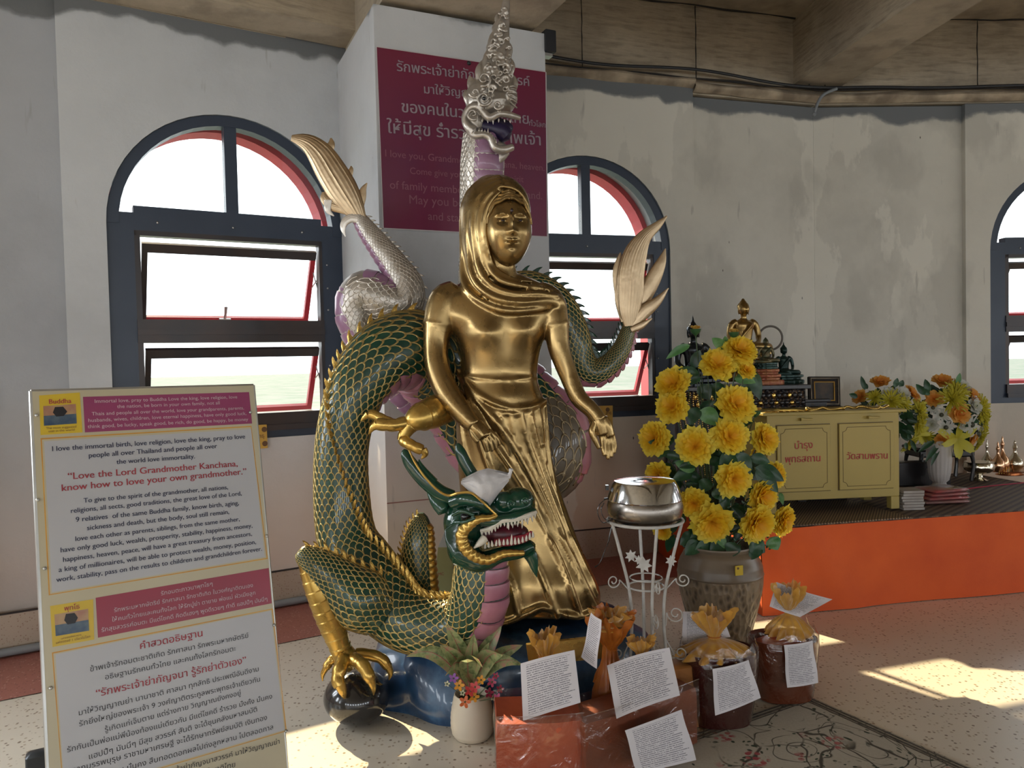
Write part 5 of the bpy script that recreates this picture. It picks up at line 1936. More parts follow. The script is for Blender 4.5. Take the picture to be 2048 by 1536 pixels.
for (x, y, d, w, dr) in ((813, 1313, -.02, .050, .25), (880, 1290, -.04, .050, .10), (893, 1250, .03, .055, .08), (925, 1248, .07, .050, .03), (948, 1268, .02, .050, .03), (978, 1285, -.02, .040, .02),
                         (1003, 1252, .08, .055, .05), (1045, 1290, .05, .050, .12), (1047, 1330, -.02, .048, .25), (1005, 1310, -.10, .060, .2), (890, 1352, -.09, .045, .35), (935, 1325, -.13, .055, .2), (965, 1335, -.14, .055, .25)):
    tip = W(x, y, PY + d)
    b0 = base + Vector((random.uniform(-.015, .015), random.uniform(-.015, .015), .02))
    mb = MB(); leaf(mb, b0, tip, w * 1.2, dr, .3, 12); o = mb.build('leaf', M_agl, POT)
    ax = tip - b0
    mb = MB()
    rows = [tuple(b0 + ax * t + Vector((0, 0, dr * ax.length * math.sin(PI * t))) + (CAMP - b0).normalized() * .002) + (.0022 * (1.1 - t),) for t in np.linspace(0, .97, 10)]
    mb.tube(rows, 6); mb.build('midrib', mat('pink_midrib', (.45, .13, .12), .5) if 'pink_midrib' not in bpy.data.materials else bpy.data.materials['pink_midrib'], o)
def five(mb, c, r, nrm, n=5, cup=.2):
    R_ = Vector(nrm).to_track_quat('Z', 'Y').to_matrix()
    for k in range(n):
        a = 2 * PI * k / n
        d = R_ @ Vector((math.cos(a), math.sin(a), cup)); s = R_ @ Vector((-math.sin(a), math.cos(a), 0))
        c = Vector(c)
        mb.add([c, c + d * r * .5 + s * r * .32, c + d * r * .95 + s * r * .22, c + d * r * 1.05, c + d * r * .95 - s * r * .22, c + d * r * .5 - s * r * .32], [(0, 1, 2, 3, 4, 5)])
fcols = {'purple': (.32, .12, .42), 'amber': (.75, .32, .03), 'orange': (.72, .16, .04), 'red': (.55, .04, .04), 'crimson': (.30, .01, .05), 'pink': (.65, .04, .22), 'white': (.7, .66, .45)}
fm = {k: mat(k + '_petal', v, .5) for k, v in fcols.items()}
for (x, y, r, cn) in ((907, 1357, 10, 'purple'), (918, 1371, 11, 'amber'), (894, 1368, 6, 'white'), (930, 1404, 12, 'orange'), (941, 1382, 12, 'red'), (950, 1374, 11, 'red'), (948, 1394, 11, 'amber'), (984, 1364, 10, 'crimson'),
                      (978, 1386, 10, 'crimson'), (1000, 1378, 8, 'crimson'), (995, 1396, 9, 'pink'), (986, 1396, 6, 'white'), (992, 1352, 7, 'crimson'), (962, 1360, 9, 'amber'), (925, 1386, 6, 'white')):
    c = W(x, y, 2.93)
    mb = MB(); five(mb, c, Rm(r, 2.93), (CAMP - c).normalized() + Vector((random.uniform(-.4, .4), 0, random.uniform(-.1, .5))))
    o = mb.build('flower', fm[cn], POT, smooth=False)
    mb = MB(); mb.ball(c, .004, 6, 4); mb.tube([tuple(c) + (.001,), tuple(base - Vector((0, .03, .03))) + (.001,)], 4); mb.build('stem', M_stem, o)

# alms bowl on a white wire stand -------------------------------------------
SYY = 3.14
sc0 = W(1290, 1040, SYY); sc0.z = 0
STND = thing('plant_stand', 'white wrought wire stand with scrolls and leaves holding the metal bowl', 'stand', sc0)
M_wire = mat('white_wire_paint', (0.55, 0.53, 0.50), .4, c2=(.42, .40, .37), scale=20)
zr = W(1288, 1040, SYY).z
rr = Rm(75, SYY)
mb = MB(); mb.tube([(sc0.x + rr * math.cos(a), sc0.y + rr * math.sin(a), zr, .0065) for a in np.linspace(0, 2 * PI, 41)], 8, caps=False); mb.build('top_ring', M_wire, STND)
mb = MB(); r2 = .073; z2 = W(1290, 1172, SYY).z; mb.tube([(sc0.x + r2 * math.cos(a), sc0.y + r2 * math.sin(a), z2, .0042) for a in np.linspace(0, 2 * PI, 31)], 8, caps=False)
z3 = W(1290, 1155, SYY).z; mb.tube([(sc0.x + .066 * math.cos(a), sc0.y + .066 * math.sin(a), z3, .003) for a in np.linspace(0, 2 * PI, 31)], 6, caps=False); mb.build('middle_ring', M_wire, STND)
for a in (math.radians(200), math.radians(-20), math.radians(90), math.radians(-82)):
    ca, sa = math.cos(a), math.sin(a)
    pr = [(.150, zr), (.118, zr * .86), (.084, zr * .70), (.070, zr * .56), (.074, zr * .40), (.092, zr * .24), (.128, zr * .10), (.158, .012), (.176, .012), (.182, .03), (.170, .045)]
    mb = MB(); mb.tube([(sc0.x + r * ca, sc0.y + r * sa, z, .0065) for r, z in pr], 8, n=50); mb.build('leg', M_wire, STND)
    if abs(math.degrees(a) - 90) < 5: continue
    for (rc, zc, rad, cw, a0) in ((.15, zr * .72, .030, 1, PI), (.118, zr * .55, .036, 1, PI), (.135, zr * .36, .030, -1, PI), (.15, zr * .2, .026, -1, PI)):
        mb = MB(); pts = []
        for i in range(34):
            t = i / 33; ang = a0 + cw * t * 2 * PI * 1.5 * -1; r_ = rad * (1 - .8 * t)
            if i == 0: pts.append((sc0.x + .078 * ca, sc0.y + .078 * sa, zc - cw * rad * .6 - .03 * cw, .0028))
            pts.append((sc0.x + (rc + r_ * math.cos(ang)) * ca, sc0.y + (rc + r_ * math.cos(ang)) * sa, zc + cw * r_ * math.sin(ang) * -1, .0028))
        mb.tube(pts, 6, n=70); mb.build('scroll', M_wire, STND)
for (x, y, r, d) in ((1262, 1112, 13, -.05), (1288, 1130, 17, -.09), (1342, 1122, 12, -.04), (1278, 1120, 10, -.09)):
    c = W(x, y, SYY + d); mb = MB()
    poly = []
    for k in range(14):
        a = 2 * PI * k / 14 + .3; rad = Rm(r, SYY) * (1 if k % 2 else .55); poly.append(c + Vector((math.cos(a) * rad, 0, math.sin(a) * rad)))
    mb.prism(poly, (0, .002, 0)); mb.build('metal_leaf', M_wire, STND, smooth=False)
# bowl
M_pewter = gold_mat('brushed_pewter', (0.30, 0.27, 0.24), (0.24, 0.21, 0.18), 0.26, .02, 8)
M_chrome = gold_mat('polished_lid', (0.62, 0.62, 0.62), (0.5, 0.5, 0.5), 0.10, .01, 8)
BOWL = thing('alms_bowl', 'shiny metal alms bowl with a slotted lid on the white wire stand', 'bowl', (sc0.x, sc0.y, zr))
R0 = Rm(76, SYY)
bz = zr - .022
H = W(1288, 950, SYY).z - bz
mb = MB(); mb.lathe([(R0 * .45, 0), (R0 * .72, .006), (R0 * .93, .03), (R0 * 1.0, .062), (R0 * 1.0, .085), (R0 * .965, .103), (R0 * .95, .108)], (sc0.x, sc0.y, bz), 64); mb.build('bowl_body', M_pewter, BOWL)
mb = MB(); mb.lathe([(R0 * .97, .108), (R0 * .985, .112), (R0 * .975, .118), (R0 * .93, .14), (R0 * .86, H - .034), (R0 * .80, H - .022), (R0 * .70, H - .026), (R0 * .3, H - .018), (.001, H - .016)], (sc0.x, sc0.y, bz), 64); mb.build('lid', M_chrome, BOWL)
mb = MB(); mb.box((sc0.x, sc0.y - .0, bz + H - .0145), (.06, .008, .003)); mb.build('coin_slot', M_black, BOWL, smooth=False)
mb = MB(); mb.tube([tuple(W(1208, 998, SYY)) + (.004,), tuple(W(1222, 996, SYY)) + (.004,)], 6); mb.box(W(1214, 975, SYY), (.012, .02, .02)); mb.build('side_clip', M_black, BOWL)
mb = MB()
mb.tube(rowpx([(1222, 1040, .9, SYY - .03), (1205, 1045, .9, SYY - .03), (1195, 1025, .9, SYY - .03), (1200, 1008, .9, SYY - .03), (1212, 998, .9, SYY - .03)]), 6, n=30)
mb.tube(rowpx([(1227, 1042, .9, SYY - .03), (1210, 1038, .9, SYY - .04), (1202, 1020, .9, SYY - .04), (1208, 1006, .9, SYY - .04)]), 6, n=30)
mb.tube(rowpx([(1229, 1040, 1.6, SYY - .02), (1222, 1060, 1.6, SYY - .02), (1216, 1085, 1.1, SYY - .02), (1210, 1100, .8, SYY), (1200, 1125, .8, SYY), (1190, 1134, 1.2, SYY + .02)]), 6, n=40)
o = mb.build('wire', M_black); tag(o, 'thin black wire hanging from the left side of the metal bowl', 'wire')

# offering bags -------------------------------------------------------------
def paper_mat():
    n = NT('printed_paper')
    uv = n.tc.outputs['UV']
    s = n.sep(uv)
    rows = n.math('FRACT', n.math('MULTIPLY', s[1], 25.0))
    rowi = n.math('FLOOR', n.math('MULTIPLY', s[1], 25.0))
    line = n.math('MULTIPLY', n.math('GREATER_THAN', rows, .32), n.math('LESS_THAN', rows, .72))
    cmb = n.nt.nodes.new('ShaderNodeCombineXYZ')
    n.L(n.math('MULTIPLY', s[0], 60.0), cmb.inputs[0]); n.L(n.math('MULTIPLY', rowi, 7.3), cmb.inputs[1])
    nz = n.noise(1.0, 3, vec=cmb.outputs[0])
    word = n.math('GREATER_THAN', nz, .43)
    c2 = n.nt.nodes.new('ShaderNodeCombineXYZ'); n.L(n.math('MULTIPLY', rowi, 3.1), c2.inputs[0])
    endx = n.math('ADD', n.math('MULTIPLY', n.noise(1.0, 1, vec=c2.outputs[0]), .5), .60)
    inside = n.math('MULTIPLY', n.math('GREATER_THAN', s[0], .10), n.math('LESS_THAN', s[0], endx))
    inside = n.math('MULTIPLY', inside, n.math('LESS_THAN', s[0], .93))
    inside = n.math('MULTIPLY', inside, n.math('MULTIPLY', n.math('GREATER_THAN', s[1], .06), n.math('LESS_THAN', s[1], .94)))
    ink = n.math('MULTIPLY', n.math('MULTIPLY', line, word), inside)
    n.color(n.mix(n.math('MULTIPLY', ink, .75), (0.66, 0.63, 0.66), (0.05, 0.05, 0.08)))
    n.rough(.55)
    return n.m
M_paper = paper_mat()


def paper(px4, Y4, par, bend=.012, label=None, nu=10, nv=10, curl=0.0):
    P = [W(x, y, Y) for (x, y), Y in zip(px4, Y4)]
    nn = (P[1] - P[0]).cross(P[3] - P[0]).normalized()
    if nn.dot(CAMP - P[0]) < 0: nn = -nn
    V, F, UV = [], [], []
    for k, off in ((0, 0.0), (1, -.0012)):
        for i in range(nu + 1):
            for j in range(nv + 1):
                u, v = i / nu, j / nv
                p = P[0].lerp(P[1], u).lerp(P[3].lerp(P[2], u), v)
                b = bend * math.sin(PI * u) * (1 - .4 * v) + .003 * math.sin(7 * v + 3 * u) + curl * u * u
                V.append(p + nn * (b + off)); UV.append((u, 1 - v))
    N = (nu + 1) * (nv + 1)
    for i in range(nu):
        for j in range(nv):
            a = i * (nv + 1) + j
            F.append((a, a + nv + 1, a + nv + 2, a + 1)); F.append((N + a + 1, N + a + nv + 2, N + a + nv + 1, N + a))
    ring = [i * (nv + 1) for i in range(nu + 1)] + [nu * (nv + 1) + j for j in range(1, nv + 1)] + [i * (nv + 1) + nv for i in range(nu - 1, -1, -1)] + [j for j in range(nv - 1, 0, -1)]
    for a, b in zip(ring, ring[1:] + ring[:1]):
        F.append((a, b, N + b, N + a))
    me = bpy.data.meshes.new('printed_sheet'); me.from_pydata([tuple(v) for v in V], [], F); me.materials.append(M_paper)
    ul = me.uv_layers.new(name='uv')
    for lp in me.loops: ul.data[lp.index].uv = UV[lp.vertex_index]
    me.polygons.foreach_set('use_smooth', [True] * len(me.polygons)); me.set_sharp_from_angle(angle=.8)
    return put('printed_sheet', me, par)


M_org = NT('gold_organza')
M_org.color(M_org.ramp(M_org.noise(30, 3), [(0.3, (0.62, 0.28, 0.03)), (0.7, (0.75, 0.40, 0.05))])); M_org.rough(.35)
setin(M_org.b, 'Alpha', .82); setin(M_org.b, 'Transmission Weight', .25); setin(M_org.b, 'Sheen Weight', .5)
M_org = M_org.m
M_org_o = NT('orange_organza'); M_org_o.color(M_org_o.ramp(M_org_o.noise(25, 3), [(0.3, (0.42, 0.10, 0.012)), (0.7, (0.55, 0.17, 0.02))])); M_org_o.rough(.35); setin(M_org_o.b, 'Alpha', .9); setin(M_org_o.b, 'Transmission Weight', .2)
M_org_o = M_org_o.m
M_robe = mat('orange_robe_cloth', (0.50, 0.095, 0.035), .6, c2=(0.40, 0.07, 0.03), scale=8, bump=.4, bscale=12)
M_bucket = mat('maroon_bucket', (0.060, 0.010, 0.008), .35, c2=(0.045, 0.008, 0.007), scale=5)
M_bucket_o = mat('brown_orange_bucket', (0.150, 0.034, 0.012), .35, c2=(0.10, 0.022, 0.010), scale=5)
M_plastic = glassy('clear_wrap', (0.985, 0.98, 0.975), 0.10, 0.10, 9)
M_box_o = mat('ochre_card', (0.45, 0.19, 0.05), .6, c2=(.4, .16, .04))


def ruffle(px, py_neck, Y, rneck, rtop, htop, rbot, hbot, par, mt, mb_=None, seed=0, nf=13):
    """gathered organza: flared ruffle over a tied neck, skirt below"""
    c = W(px, py_neck, Y); rg = random.Random(seed)
    ph = [rg.uniform(0, 6.28) for _ in range(4)]
    prof = [(rbot, -hbot), (rbot * .85, -hbot * .66), (rbot * .5, -hbot * .3), (rneck * 1.15, -.012), (rneck, 0), (rneck * 1.2, .008), (rtop * .6, htop * .35), (rtop * .9, htop * .72), (rtop, htop)]
    P = cr(prof, 26)
    V, F = [], []
    sg = 96
    for i, (r, z) in enumerate(P):
        t = max(0, z / htop) if z > 0 else -z / hbot
        for j in range(sg):
            a = 2 * PI * j / sg
            k = 1 + (.24 if z > 0 else .20) * t * math.sin(nf * a + ph[0] + 2 * t) + .14 * t * math.sin(2 * a + ph[1]) + (.16 if z > 0 else .05) * mnoise.noise(Vector((math.cos(a) * 4 + seed, math.sin(a) * 4, z * 45)))
            zz = z + (htop * .16 * t * math.sin(3 * a + ph[2]) * (1 if z > 0 else 0)) + (htop * (.06 * t * math.sin(2 * nf * a + ph[3]) + .16 * t * mnoise.noise(Vector((math.cos(a) * 5, math.sin(a) * 5, seed)))) if z > 0 else 0)
            V.append((c.x + r * k * math.cos(a), c.y + r * k * math.sin(a) * .8, c.z + zz))
    for i in range(len(P) - 1):
        for j in range(sg):
            k = (j + 1) % sg
            F.append((i * sg + j, i * sg + k, (i + 1) * sg + k, (i + 1) * sg + j))
    mb = MB(); mb.add(V, F); o = mb.build('organza_wrap', mt, par)
    mb = MB(); mb.tube([(c.x + rneck * 1.15 * math.cos(a), c.y + rneck * .95 * math.sin(a), c.z, .0022) for a in np.linspace(0, 2 * PI, 17)], 6, caps=False); mb.build('tie_ribbon', M_org_o, o)
    return o


def bag_box(top_front_l, top_front_r, ztop, depth, par, mt, wrap=True, lip=.03):
    a, b = G(*top_front_l, ztop), G(*top_front_r, ztop)
    u = (b - a).normalized(); w = Vector((-u.y, u.x, 0))
    L = (b - a).length
    def f(i, j, z):
        bul = .012 * math.sin(PI * min(1, max(0, i)))
        return a + u * L * i + w * (depth * j) + Vector((0, 0, z - ztop)) - w * bul * (1 - j)
    mb = MB(); V, F = [], []
    ring = [(i / 10, 0) for i in range(11)] + [(1.0, j / 4) for j in range(1, 5)] + [(1 - i / 10, 1.0) for i in range(1, 11)] + [(0, 1 - j / 4) for j in range(1, 4)]
    zs = [0.0, .01, ztop * .3, ztop * .6, ztop * .9, ztop]
    nr_ = len(ring)
    for z in zs:
        for (i, j) in ring:
            s = .985 if z in (0.0, ztop) else 1.0
            p = f(.5 + (i - .5) * s, .5 + (j - .5) * s, z)
            p += Vector((mnoise.noise(p * 14), mnoise.noise(p * 14 + Vector((5, 5, 5))), 0)) * .006
            V.append(p)
    for q in range(len(zs) - 1):
        for j in range(nr_):
            k = (j + 1) % nr_
            F.append((q * nr_ + j, q * nr_ + k, (q + 1) * nr_ + k, (q + 1) * nr_ + j))
    F.append(tuple(reversed(range(nr_)))); F.append(tuple((len(zs) - 1) * nr_ + j for j in range(nr_)))
    mb.add(V, F); mb.build('folded_robe', mt, par, angle=50)
    if wrap:
        mb = MB(); V, F = [], []
        zs2 = [0.0, ztop * .3, ztop * .6, ztop * .9, ztop + lip * .5, ztop + lip]
        for z in zs2:
            for (i, j) in ring:
                p = f(.5 + (i - .5) * 1.035, .5 + (j - .5) * 1.05, z)
                p += Vector((mnoise.noise(p * 20), mnoise.noise(p * 20 + Vector((9, 5, 5))), mnoise.noise(p * 9) * (1 if z > ztop else 0))) * .009
                V.append(p)
        for q in range(len(zs2) - 1):
            for j in range(nr_):
                k = (j + 1) % nr_
                F.append((q * nr_ + j, q * nr_ + k, (q + 1) * nr_ + k, (q + 1) * nr_ + j))
        mb.add(V, F); mb.build('plastic_wrap', M_plastic, par, angle=50)
        mb = MB()
        e = [f(.5 + (i - .5) * 1.035, .5 + (j - .5) * 1.05, ztop + lip) for (i, j) in ring[:11]]
        mb.tube([tuple(p) + (.0018,) for p in e], 6); mb.build('wrap_seam', M_plastic, par)
    return a, b, u, w


def bucket(px, pybot, Y, wpx, htop, par, mt, sy=.8, wrap=True, rim=True):
    c = W(px, pybot, Y); c.z = 0; R = Rm(wpx / 2, Y)
    mb = MB()
    def fn(a, i): return 1 + .035 * math.cos(4 * a) * -1
    mb.lathe([(R * .70, 0), (R * .80, .008), (R * .90, htop * .35), (R * .98, htop * .8), (R * 1.0, htop), (R * .97, htop), (R * .94, htop * .9), (R * .9, htop * .86)], c, 48, sy=sy, fn=fn)
    mb.build('bucket_body', mt, par)
    mb = MB(); mb.lathe([(R * .92, htop * .87), (R * .6, htop * .95), (R * .2, htop * 1.02), (.001, htop * 1.03)], c, 40, sy=sy, fn=lambda a, i: 1 + .02 * math.sin(9 * a)); mb.build('folded_robe', M_robe, par)
    if wrap:
        V, F = [], []
        pr = [(.74, 0), (.86, .02), (.96, htop * .4), (1.04, htop * .85), (1.03, htop * 1.05), (.97, htop * 1.12)]
        sg = 48
        for i, (r, z) in enumerate(pr):
            for j in range(sg):
                a = 2 * PI * j / sg
                k = 1 + .02 * math.sin(11 * a + i) + .02 * math.sin(5 * a)
                V.append((c.x + R * r * k * math.cos(a), c.y + R * r * k * math.sin(a) * sy, z + (.012 * math.sin(7 * a) if i == 5 else 0)))
        for i in range(len(pr) - 1):
            for j in range(sg):
                k = (j + 1) % sg
                F.append((i * sg + j, i * sg + k, (i + 1) * sg + k, (i + 1) * sg + j))
        mb = MB(); mb.add(V, F); mb.build('plastic_wrap', M_plastic, par)
    return c, R


GR = 'wrapped monk offerings on the floor'
# A: pack at the bottom centre-left
tA = thing('offering_pack', 'red-orange robe pack in clear plastic with a gold organza bow, nearest the cream plant pot', 'offering', G(1080, 1560), GR)
bag_box((993, 1449), (1166, 1441), .225, .22, tA, M_robe)
ruffle(1090, 1312, 2.90, .022, .058, .085, .085, .19, tA, M_org, seed=1)
ruffle(1100, 1345, 2.93, .04, .05, .03, .105, .17, tA, M_org, seed=11)
paper([(1041, 1327), (1149, 1300), (1161, 1405), (1046, 1442)], [2.80, 2.82, 2.74, 2.70], tA)
# B
tB_ = thing('offering_pack', 'wide brown-orange robe pack with two printed sheets, at the bottom centre beside the carpet', 'offering', G(1280, 1560), GR)
bag_box((1171, 1449), (1393, 1374), .225, .15, tB_, mat('brown_robe_pack', (0.24, 0.062, 0.024), .5, c2=(.18, .045, .02), scale=8, bump=.3, bscale=12))
a_, b_ = G(1330, 1394, .222), G(1391, 1374, .222)
ruffle(1283, 1308, 2.95, .020, .052, .06, .09, .18, tB_, M_org, seed=2)
paper([(1214, 1331), (1339, 1295), (1360, 1390), (1233, 1438)], [2.87, 2.91, 2.82, 2.70], tB_)
paper([(1250, 1461), (1363, 1419), (1393, 1520), (1274, 1548)], [2.68, 2.80, 2.78, 2.62], tB_, bend=.006)
mb = MB(); g0 = G(1392, 1470); mb.box((G(1350, 1400, .12).x + .02, G(1350, 1400, .12).y + .03, .13), (.13, .10, .26), rz=.35, bev=.006); mb.build('card_box', M_box_o, tB_)
# C bottle-shaped
tC = thing('offering_bottle', 'bottle wrapped in orange organza with a narrow printed sheet, beside the blue base', 'offering', W(1215, 1500, 2.98) * 1.0, GR)
tC.location.z = 0
ruffle(1222, 1298, 2.98, .022, .085, .135, .062, .14, tC, M_org_o, seed=3, nf=11)
mb = MB(); cC = W(1215, 1400, 2.98); cC.z = 0; mb.lathe([(.060, 0), (.065, .02), (.068, .12), (.060, .20), (.040, .26), (.020, .33), (.015, .40)], cC, 32, fn=lambda a, i: 1 + .04 * math.sin(10 * a)); mb.build('wrapped_bottle', M_org_o, tC)
ruffle(1222, 1250, 2.98, .060, .080, .05, .03, .05, tC, M_org, seed=33, nf=13)
paper([(1182, 1225), (1203, 1240), (1193, 1338), (1163, 1314)], [2.90, 2.86, 2.84, 2.90], tC, bend=.004)
# D
tD = thing('offering_bucket', 'dark maroon offering bucket with an organza bow, in front of the large brown pot', 'offering', G(1440, 1455), GR)
cD, RD = bucket(1440, 1440, 3.13, 152, .30, tD, M_bucket, .75)
ruffle(1428, 1272, 3.12, .024, .075, .10, .135, .075, tD, M_org, seed=4)
paper([(1366, 1223), (1440, 1221), (1461, 1274), (1364, 1288)], [3.22, 3.22, 3.20, 3.20], tD, bend=.006)
paper([(1425, 1338), (1497, 1320), (1522, 1396), (1430, 1431)], [2.985, 3.0, 3.02, 2.97], tD, bend=.008)
# E
tE = thing('offering_bucket', 'brown offering bucket with a curled white sheet on top, beside the orange cloth', 'offering', G(1565, 1410), GR)
cE, RE = bucket(1567, 1395, 3.34, 138, .27, tE, M_bucket_o, .75)
ruffle(1577, 1222, 3.34, .016, .070, .105, .10, .10, tE, M_org, seed=5)
paper([(1568, 1290), (1625, 1281), (1637, 1366), (1574, 1375)], [3.20, 3.24, 3.24, 3.20], tE, bend=.006)
paper([(1553, 1164), (1663, 1200), (1599, 1235), (1539, 1213)], [3.40, 3.36, 3.30, 3.34], tE, bend=-.012, curl=.01)
mb = MB()
mb.grid(lambda u, v: W(1607 + 27 * u * (1 - v * .5) + 6 * math.sin(5 * v), 1285 - 70 * v * (1 - abs(u - .5) * .8), 3.33 + .03 * math.sin(4 * u + 3 * v)), 8, 8); mb.build('plastic_wrap', M_plastic, tE)

# carpet -------------------------------------------------------------------
n = NT('floral_carpet')
P2 = n.mapping((1, 1, 1))
warp = n.nt.nodes.new('ShaderNodeMix'); warp.data_type = 'VECTOR'
nz = n.nt.nodes.new('ShaderNodeTexNoise'); nz.inputs['Scale'].default_value = 3.0; n.L(n.obj, nz.inputs['Vector'])
warp.inputs[0].default_value = .22; n.L(n.obj, warp.inputs[4]); n.L(nz.outputs['Color'], warp.inputs[5])
wv = warp.outputs[1]
base_c = n.mix(n.noise(120, 2), (0.50, 0.46, 0.38), (0.40, 0.36, 0.29))
edge = n.voro(7.5, vec=wv, feature='DISTANCE_TO_EDGE')
vines = n.math('MULTIPLY', n.ramp(edge, [(0.012, 1.0), (0.028, 0.0)]), n.ramp(n.noise(3.1, 2), [(0.50, 1.0), (0.56, 0.0)]))
ringd = n.voro(5.2, vec=wv)
scroll = n.ramp(n.math('FRACT', n.math('MULTIPLY', ringd, 4.6)), [(0.04, 1.0), (0.11, 0.0)])
scroll = n.math('MULTIPLY', scroll, n.ramp(n.noise(2.6, 2), [(0.45, 0.0), (0.5, 1.0)]))
c = n.mix(n.math('MAXIMUM', vines, scroll), base_c, (0.07, 0.06, 0.045))
lv = n.voro(46, vec=wv); near = n.ramp(edge, [(0.09, 1.0), (0.16, 0.0)])
lf_ = n.math('MULTIPLY', n.ramp(lv, [(0.22, 1.0), (0.30, 0.0)]), near)
c = n.mix(n.math('MULTIPLY', lf_, n.ramp(n.noise(5, 2), [(0.38, 0.0), (0.48, 1.0)])), c, (0.035, 0.05, 0.03))
fd = n.voro(5.0, vec=n.obj)
pet = n.voro(40, vec=n.obj)
flo = n.math('MULTIPLY', n.ramp(fd, [(0.24, 1.0), (0.32, 0.0)]), n.ramp(pet, [(0.42, 1.0), (0.52, 0.0)]))
c = n.mix(flo, c, n.ramp(n.noise(6, 3), [(0.42, (0.32, 0.04, 0.05)), (0.55, (0.42, 0.14, 0.13)), (0.65, (0.12, 0.10, 0.06))]))
n.color(c); n.rough(.95); n.bump(n.noise(160, 2), .5, .004)
M_carpet = n.m
M_carpet_b = mat('carpet_border', (0.055, 0.045, 0.035), .95, c2=(.12, .1, .08), scale=60)
C0 = G(1612, 1392); C0.z = 0
d1 = (G(1395, 1466) - C0).normalized(); d2 = Vector((-d1.y, d1.x, 0))
if d2.y > 0: d2 = -d2
CAR = thing('carpet', 'cream carpet with red flowers and dark scrolling vines, at the bottom right', 'carpet', C0)
def cquad(name, i0, i1, j0, j1, z, mt):
    mb = MB(); mb.prism([C0 + d1 * i0 + d2 * j0, C0 + d1 * i1 + d2 * j0, C0 + d1 * i1 + d2 * j1, C0 + d1 * i0 + d2 * j1], (0, 0, z)); return mb.build(name, mt, CAR, smooth=False)
cquad('pile', 0, 1.6, 0, 2.4, .006, M_carpet)
for k, (o_, w_) in enumerate(((.010, .010), (.028, .012), (.046, .006))):
    cquad('border_stripe', o_, o_ + w_, o_, 2.4, .0072, M_carpet_b); cquad('border_stripe', o_, 1.6, o_, o_ + w_, .0072, M_carpet_b)
# ================================================================ LARGE POT AND YELLOW PEONIES
def peony_mesh(name, m, rings, seed, cup=1.0, jag=.085):
    rg = random.Random(seed); mb = MB()
    for (cnt, r, el, wd) in rings:
        off = rg.uniform(0, 6.28)
        for k in range(cnt):
            a = off + 2 * PI * k / cnt + rg.uniform(-.15, .15)
            e = math.radians(el + rg.uniform(-9, 9)); R_ = r * rg.uniform(.88, 1.08); w = wd * rg.uniform(.85, 1.15)
            d = Vector((math.cos(a), math.sin(a), 0)); s_ = Vector((-d.y, d.x, 0)); ph = rg.uniform(0, 6)
            def f(u, v, d=d, s_=s_, e=e, R_=R_, w=w, ph=ph):
                vv = v * 2 - 1
                ww = w * math.sin(PI * min(.80, u * .74 + .06)) ** .7 * .5
                L = R_ * u * (1 + (jag * .6 * math.sin(vv * 6 + ph) + jag * .5 * math.sin(vv * 11 + ph) - .13 * vv * vv) * u)
                ee = e * (1.0 - (.10 if cup < .9 else .28) * u)
                rad, z = L * math.cos(ee), L * math.sin(ee)
                z += cup * .16 * R_ * vv * vv * u + .05 * R_ * math.sin(8 * vv + ph) * u * u
                return d * (rad + .05 * R_ * math.cos(5 * vv + ph) * u) + s_ * (ww * vv) + Vector((0, 0, z * .8))
            mb.grid(f, 4, 6)
    return mb.mesh(name, m, True)


def petal_mat(name, a, b, c):
    n = NT(name)
    s_ = n.sep(n.tc.outputs['Object'])
    r = n.math('SQRT', n.math('ADD', n.math('MULTIPLY', s_[0], s_[0]), n.math('MULTIPLY', s_[1], s_[1])))
    rr_ = n.math('ADD', r, n.math('MULTIPLY', n.math('SUBTRACT', n.noise(3.5, 3), .5), .5))
    n.color(n.ramp(rr_, [(0.10, a), (0.50, b), (0.86, c)])); n.rough(.55)
    setin(n.b, 'Subsurface Weight', 0.0)
    # thin cloth petals pass light
    tr = n.nt.nodes.new('ShaderNodeBsdfTranslucent'); mx = n.nt.nodes.new('ShaderNodeMixShader'); mx.inputs[0].default_value = .45
    tr.inputs[0].default_value = c4(b)
    out = n.nt.nodes['Material Output']
    n.L(n.b.outputs[0], mx.inputs[1]); n.L(tr.outputs[0], mx.inputs[2]); n.L(mx.outputs[0], out.inputs[0])
    return n.m


M_pe = petal_mat('peony_yellow', (0.92, 0.46, 0.018), (0.95, 0.66, 0.03), (0.96, 0.84, 0.11))
M_bud = petal_mat('bud_yellow', (0.75, 0.45, 0.08), (0.78, 0.50, 0.10), (0.8, 0.55, 0.15))
RG = [(9, 1.0, 2, .78), (9, 1.0, 18, .78), (9, .98, 34, .76), (8, .94, 49, .72), (7, .90, 63, .64), (6, .86, 77, .52)]
pe = [peony_mesh('petals', M_pe, RG, sd) for sd in (1, 2, 3)]
bud_me = peony_mesh('petals', M_bud, [(5, 1.15, 62, .9), (5, 1.1, 74, .8), (4, 1.0, 84, .6)], 9, 1.6, .03)
PYY = 3.95
ppc = G(1442, 1290); ppc = W(1442, 1290, PYY); ppc.z = 0
BP_ = thing('clay_pot', 'large brown patterned clay pot holding the tall yellow artificial flowers', 'pot', ppc)
n = NT('patterned_clay')
s_ = n.sep()
pat = n.voro(38, vec=n.mapping((1, 1, .55)))
c = n.mix(n.ramp(pat, [(0.15, 0.0), (0.5, 1.0)]), (0.10, 0.070, 0.045), (0.26, 0.19, 0.12))
n.color(c); n.rough(.42); n.bump(pat, .8, .012)
M_clay = n.m
M_clay_s = mat('clay_smooth', (0.20, 0.15, 0.10), .35, c2=(.14, .10, .065), scale=5)
Rp = Rm(84, PYY); ztp = W(1442, 1088, PYY).z
mb = MB()
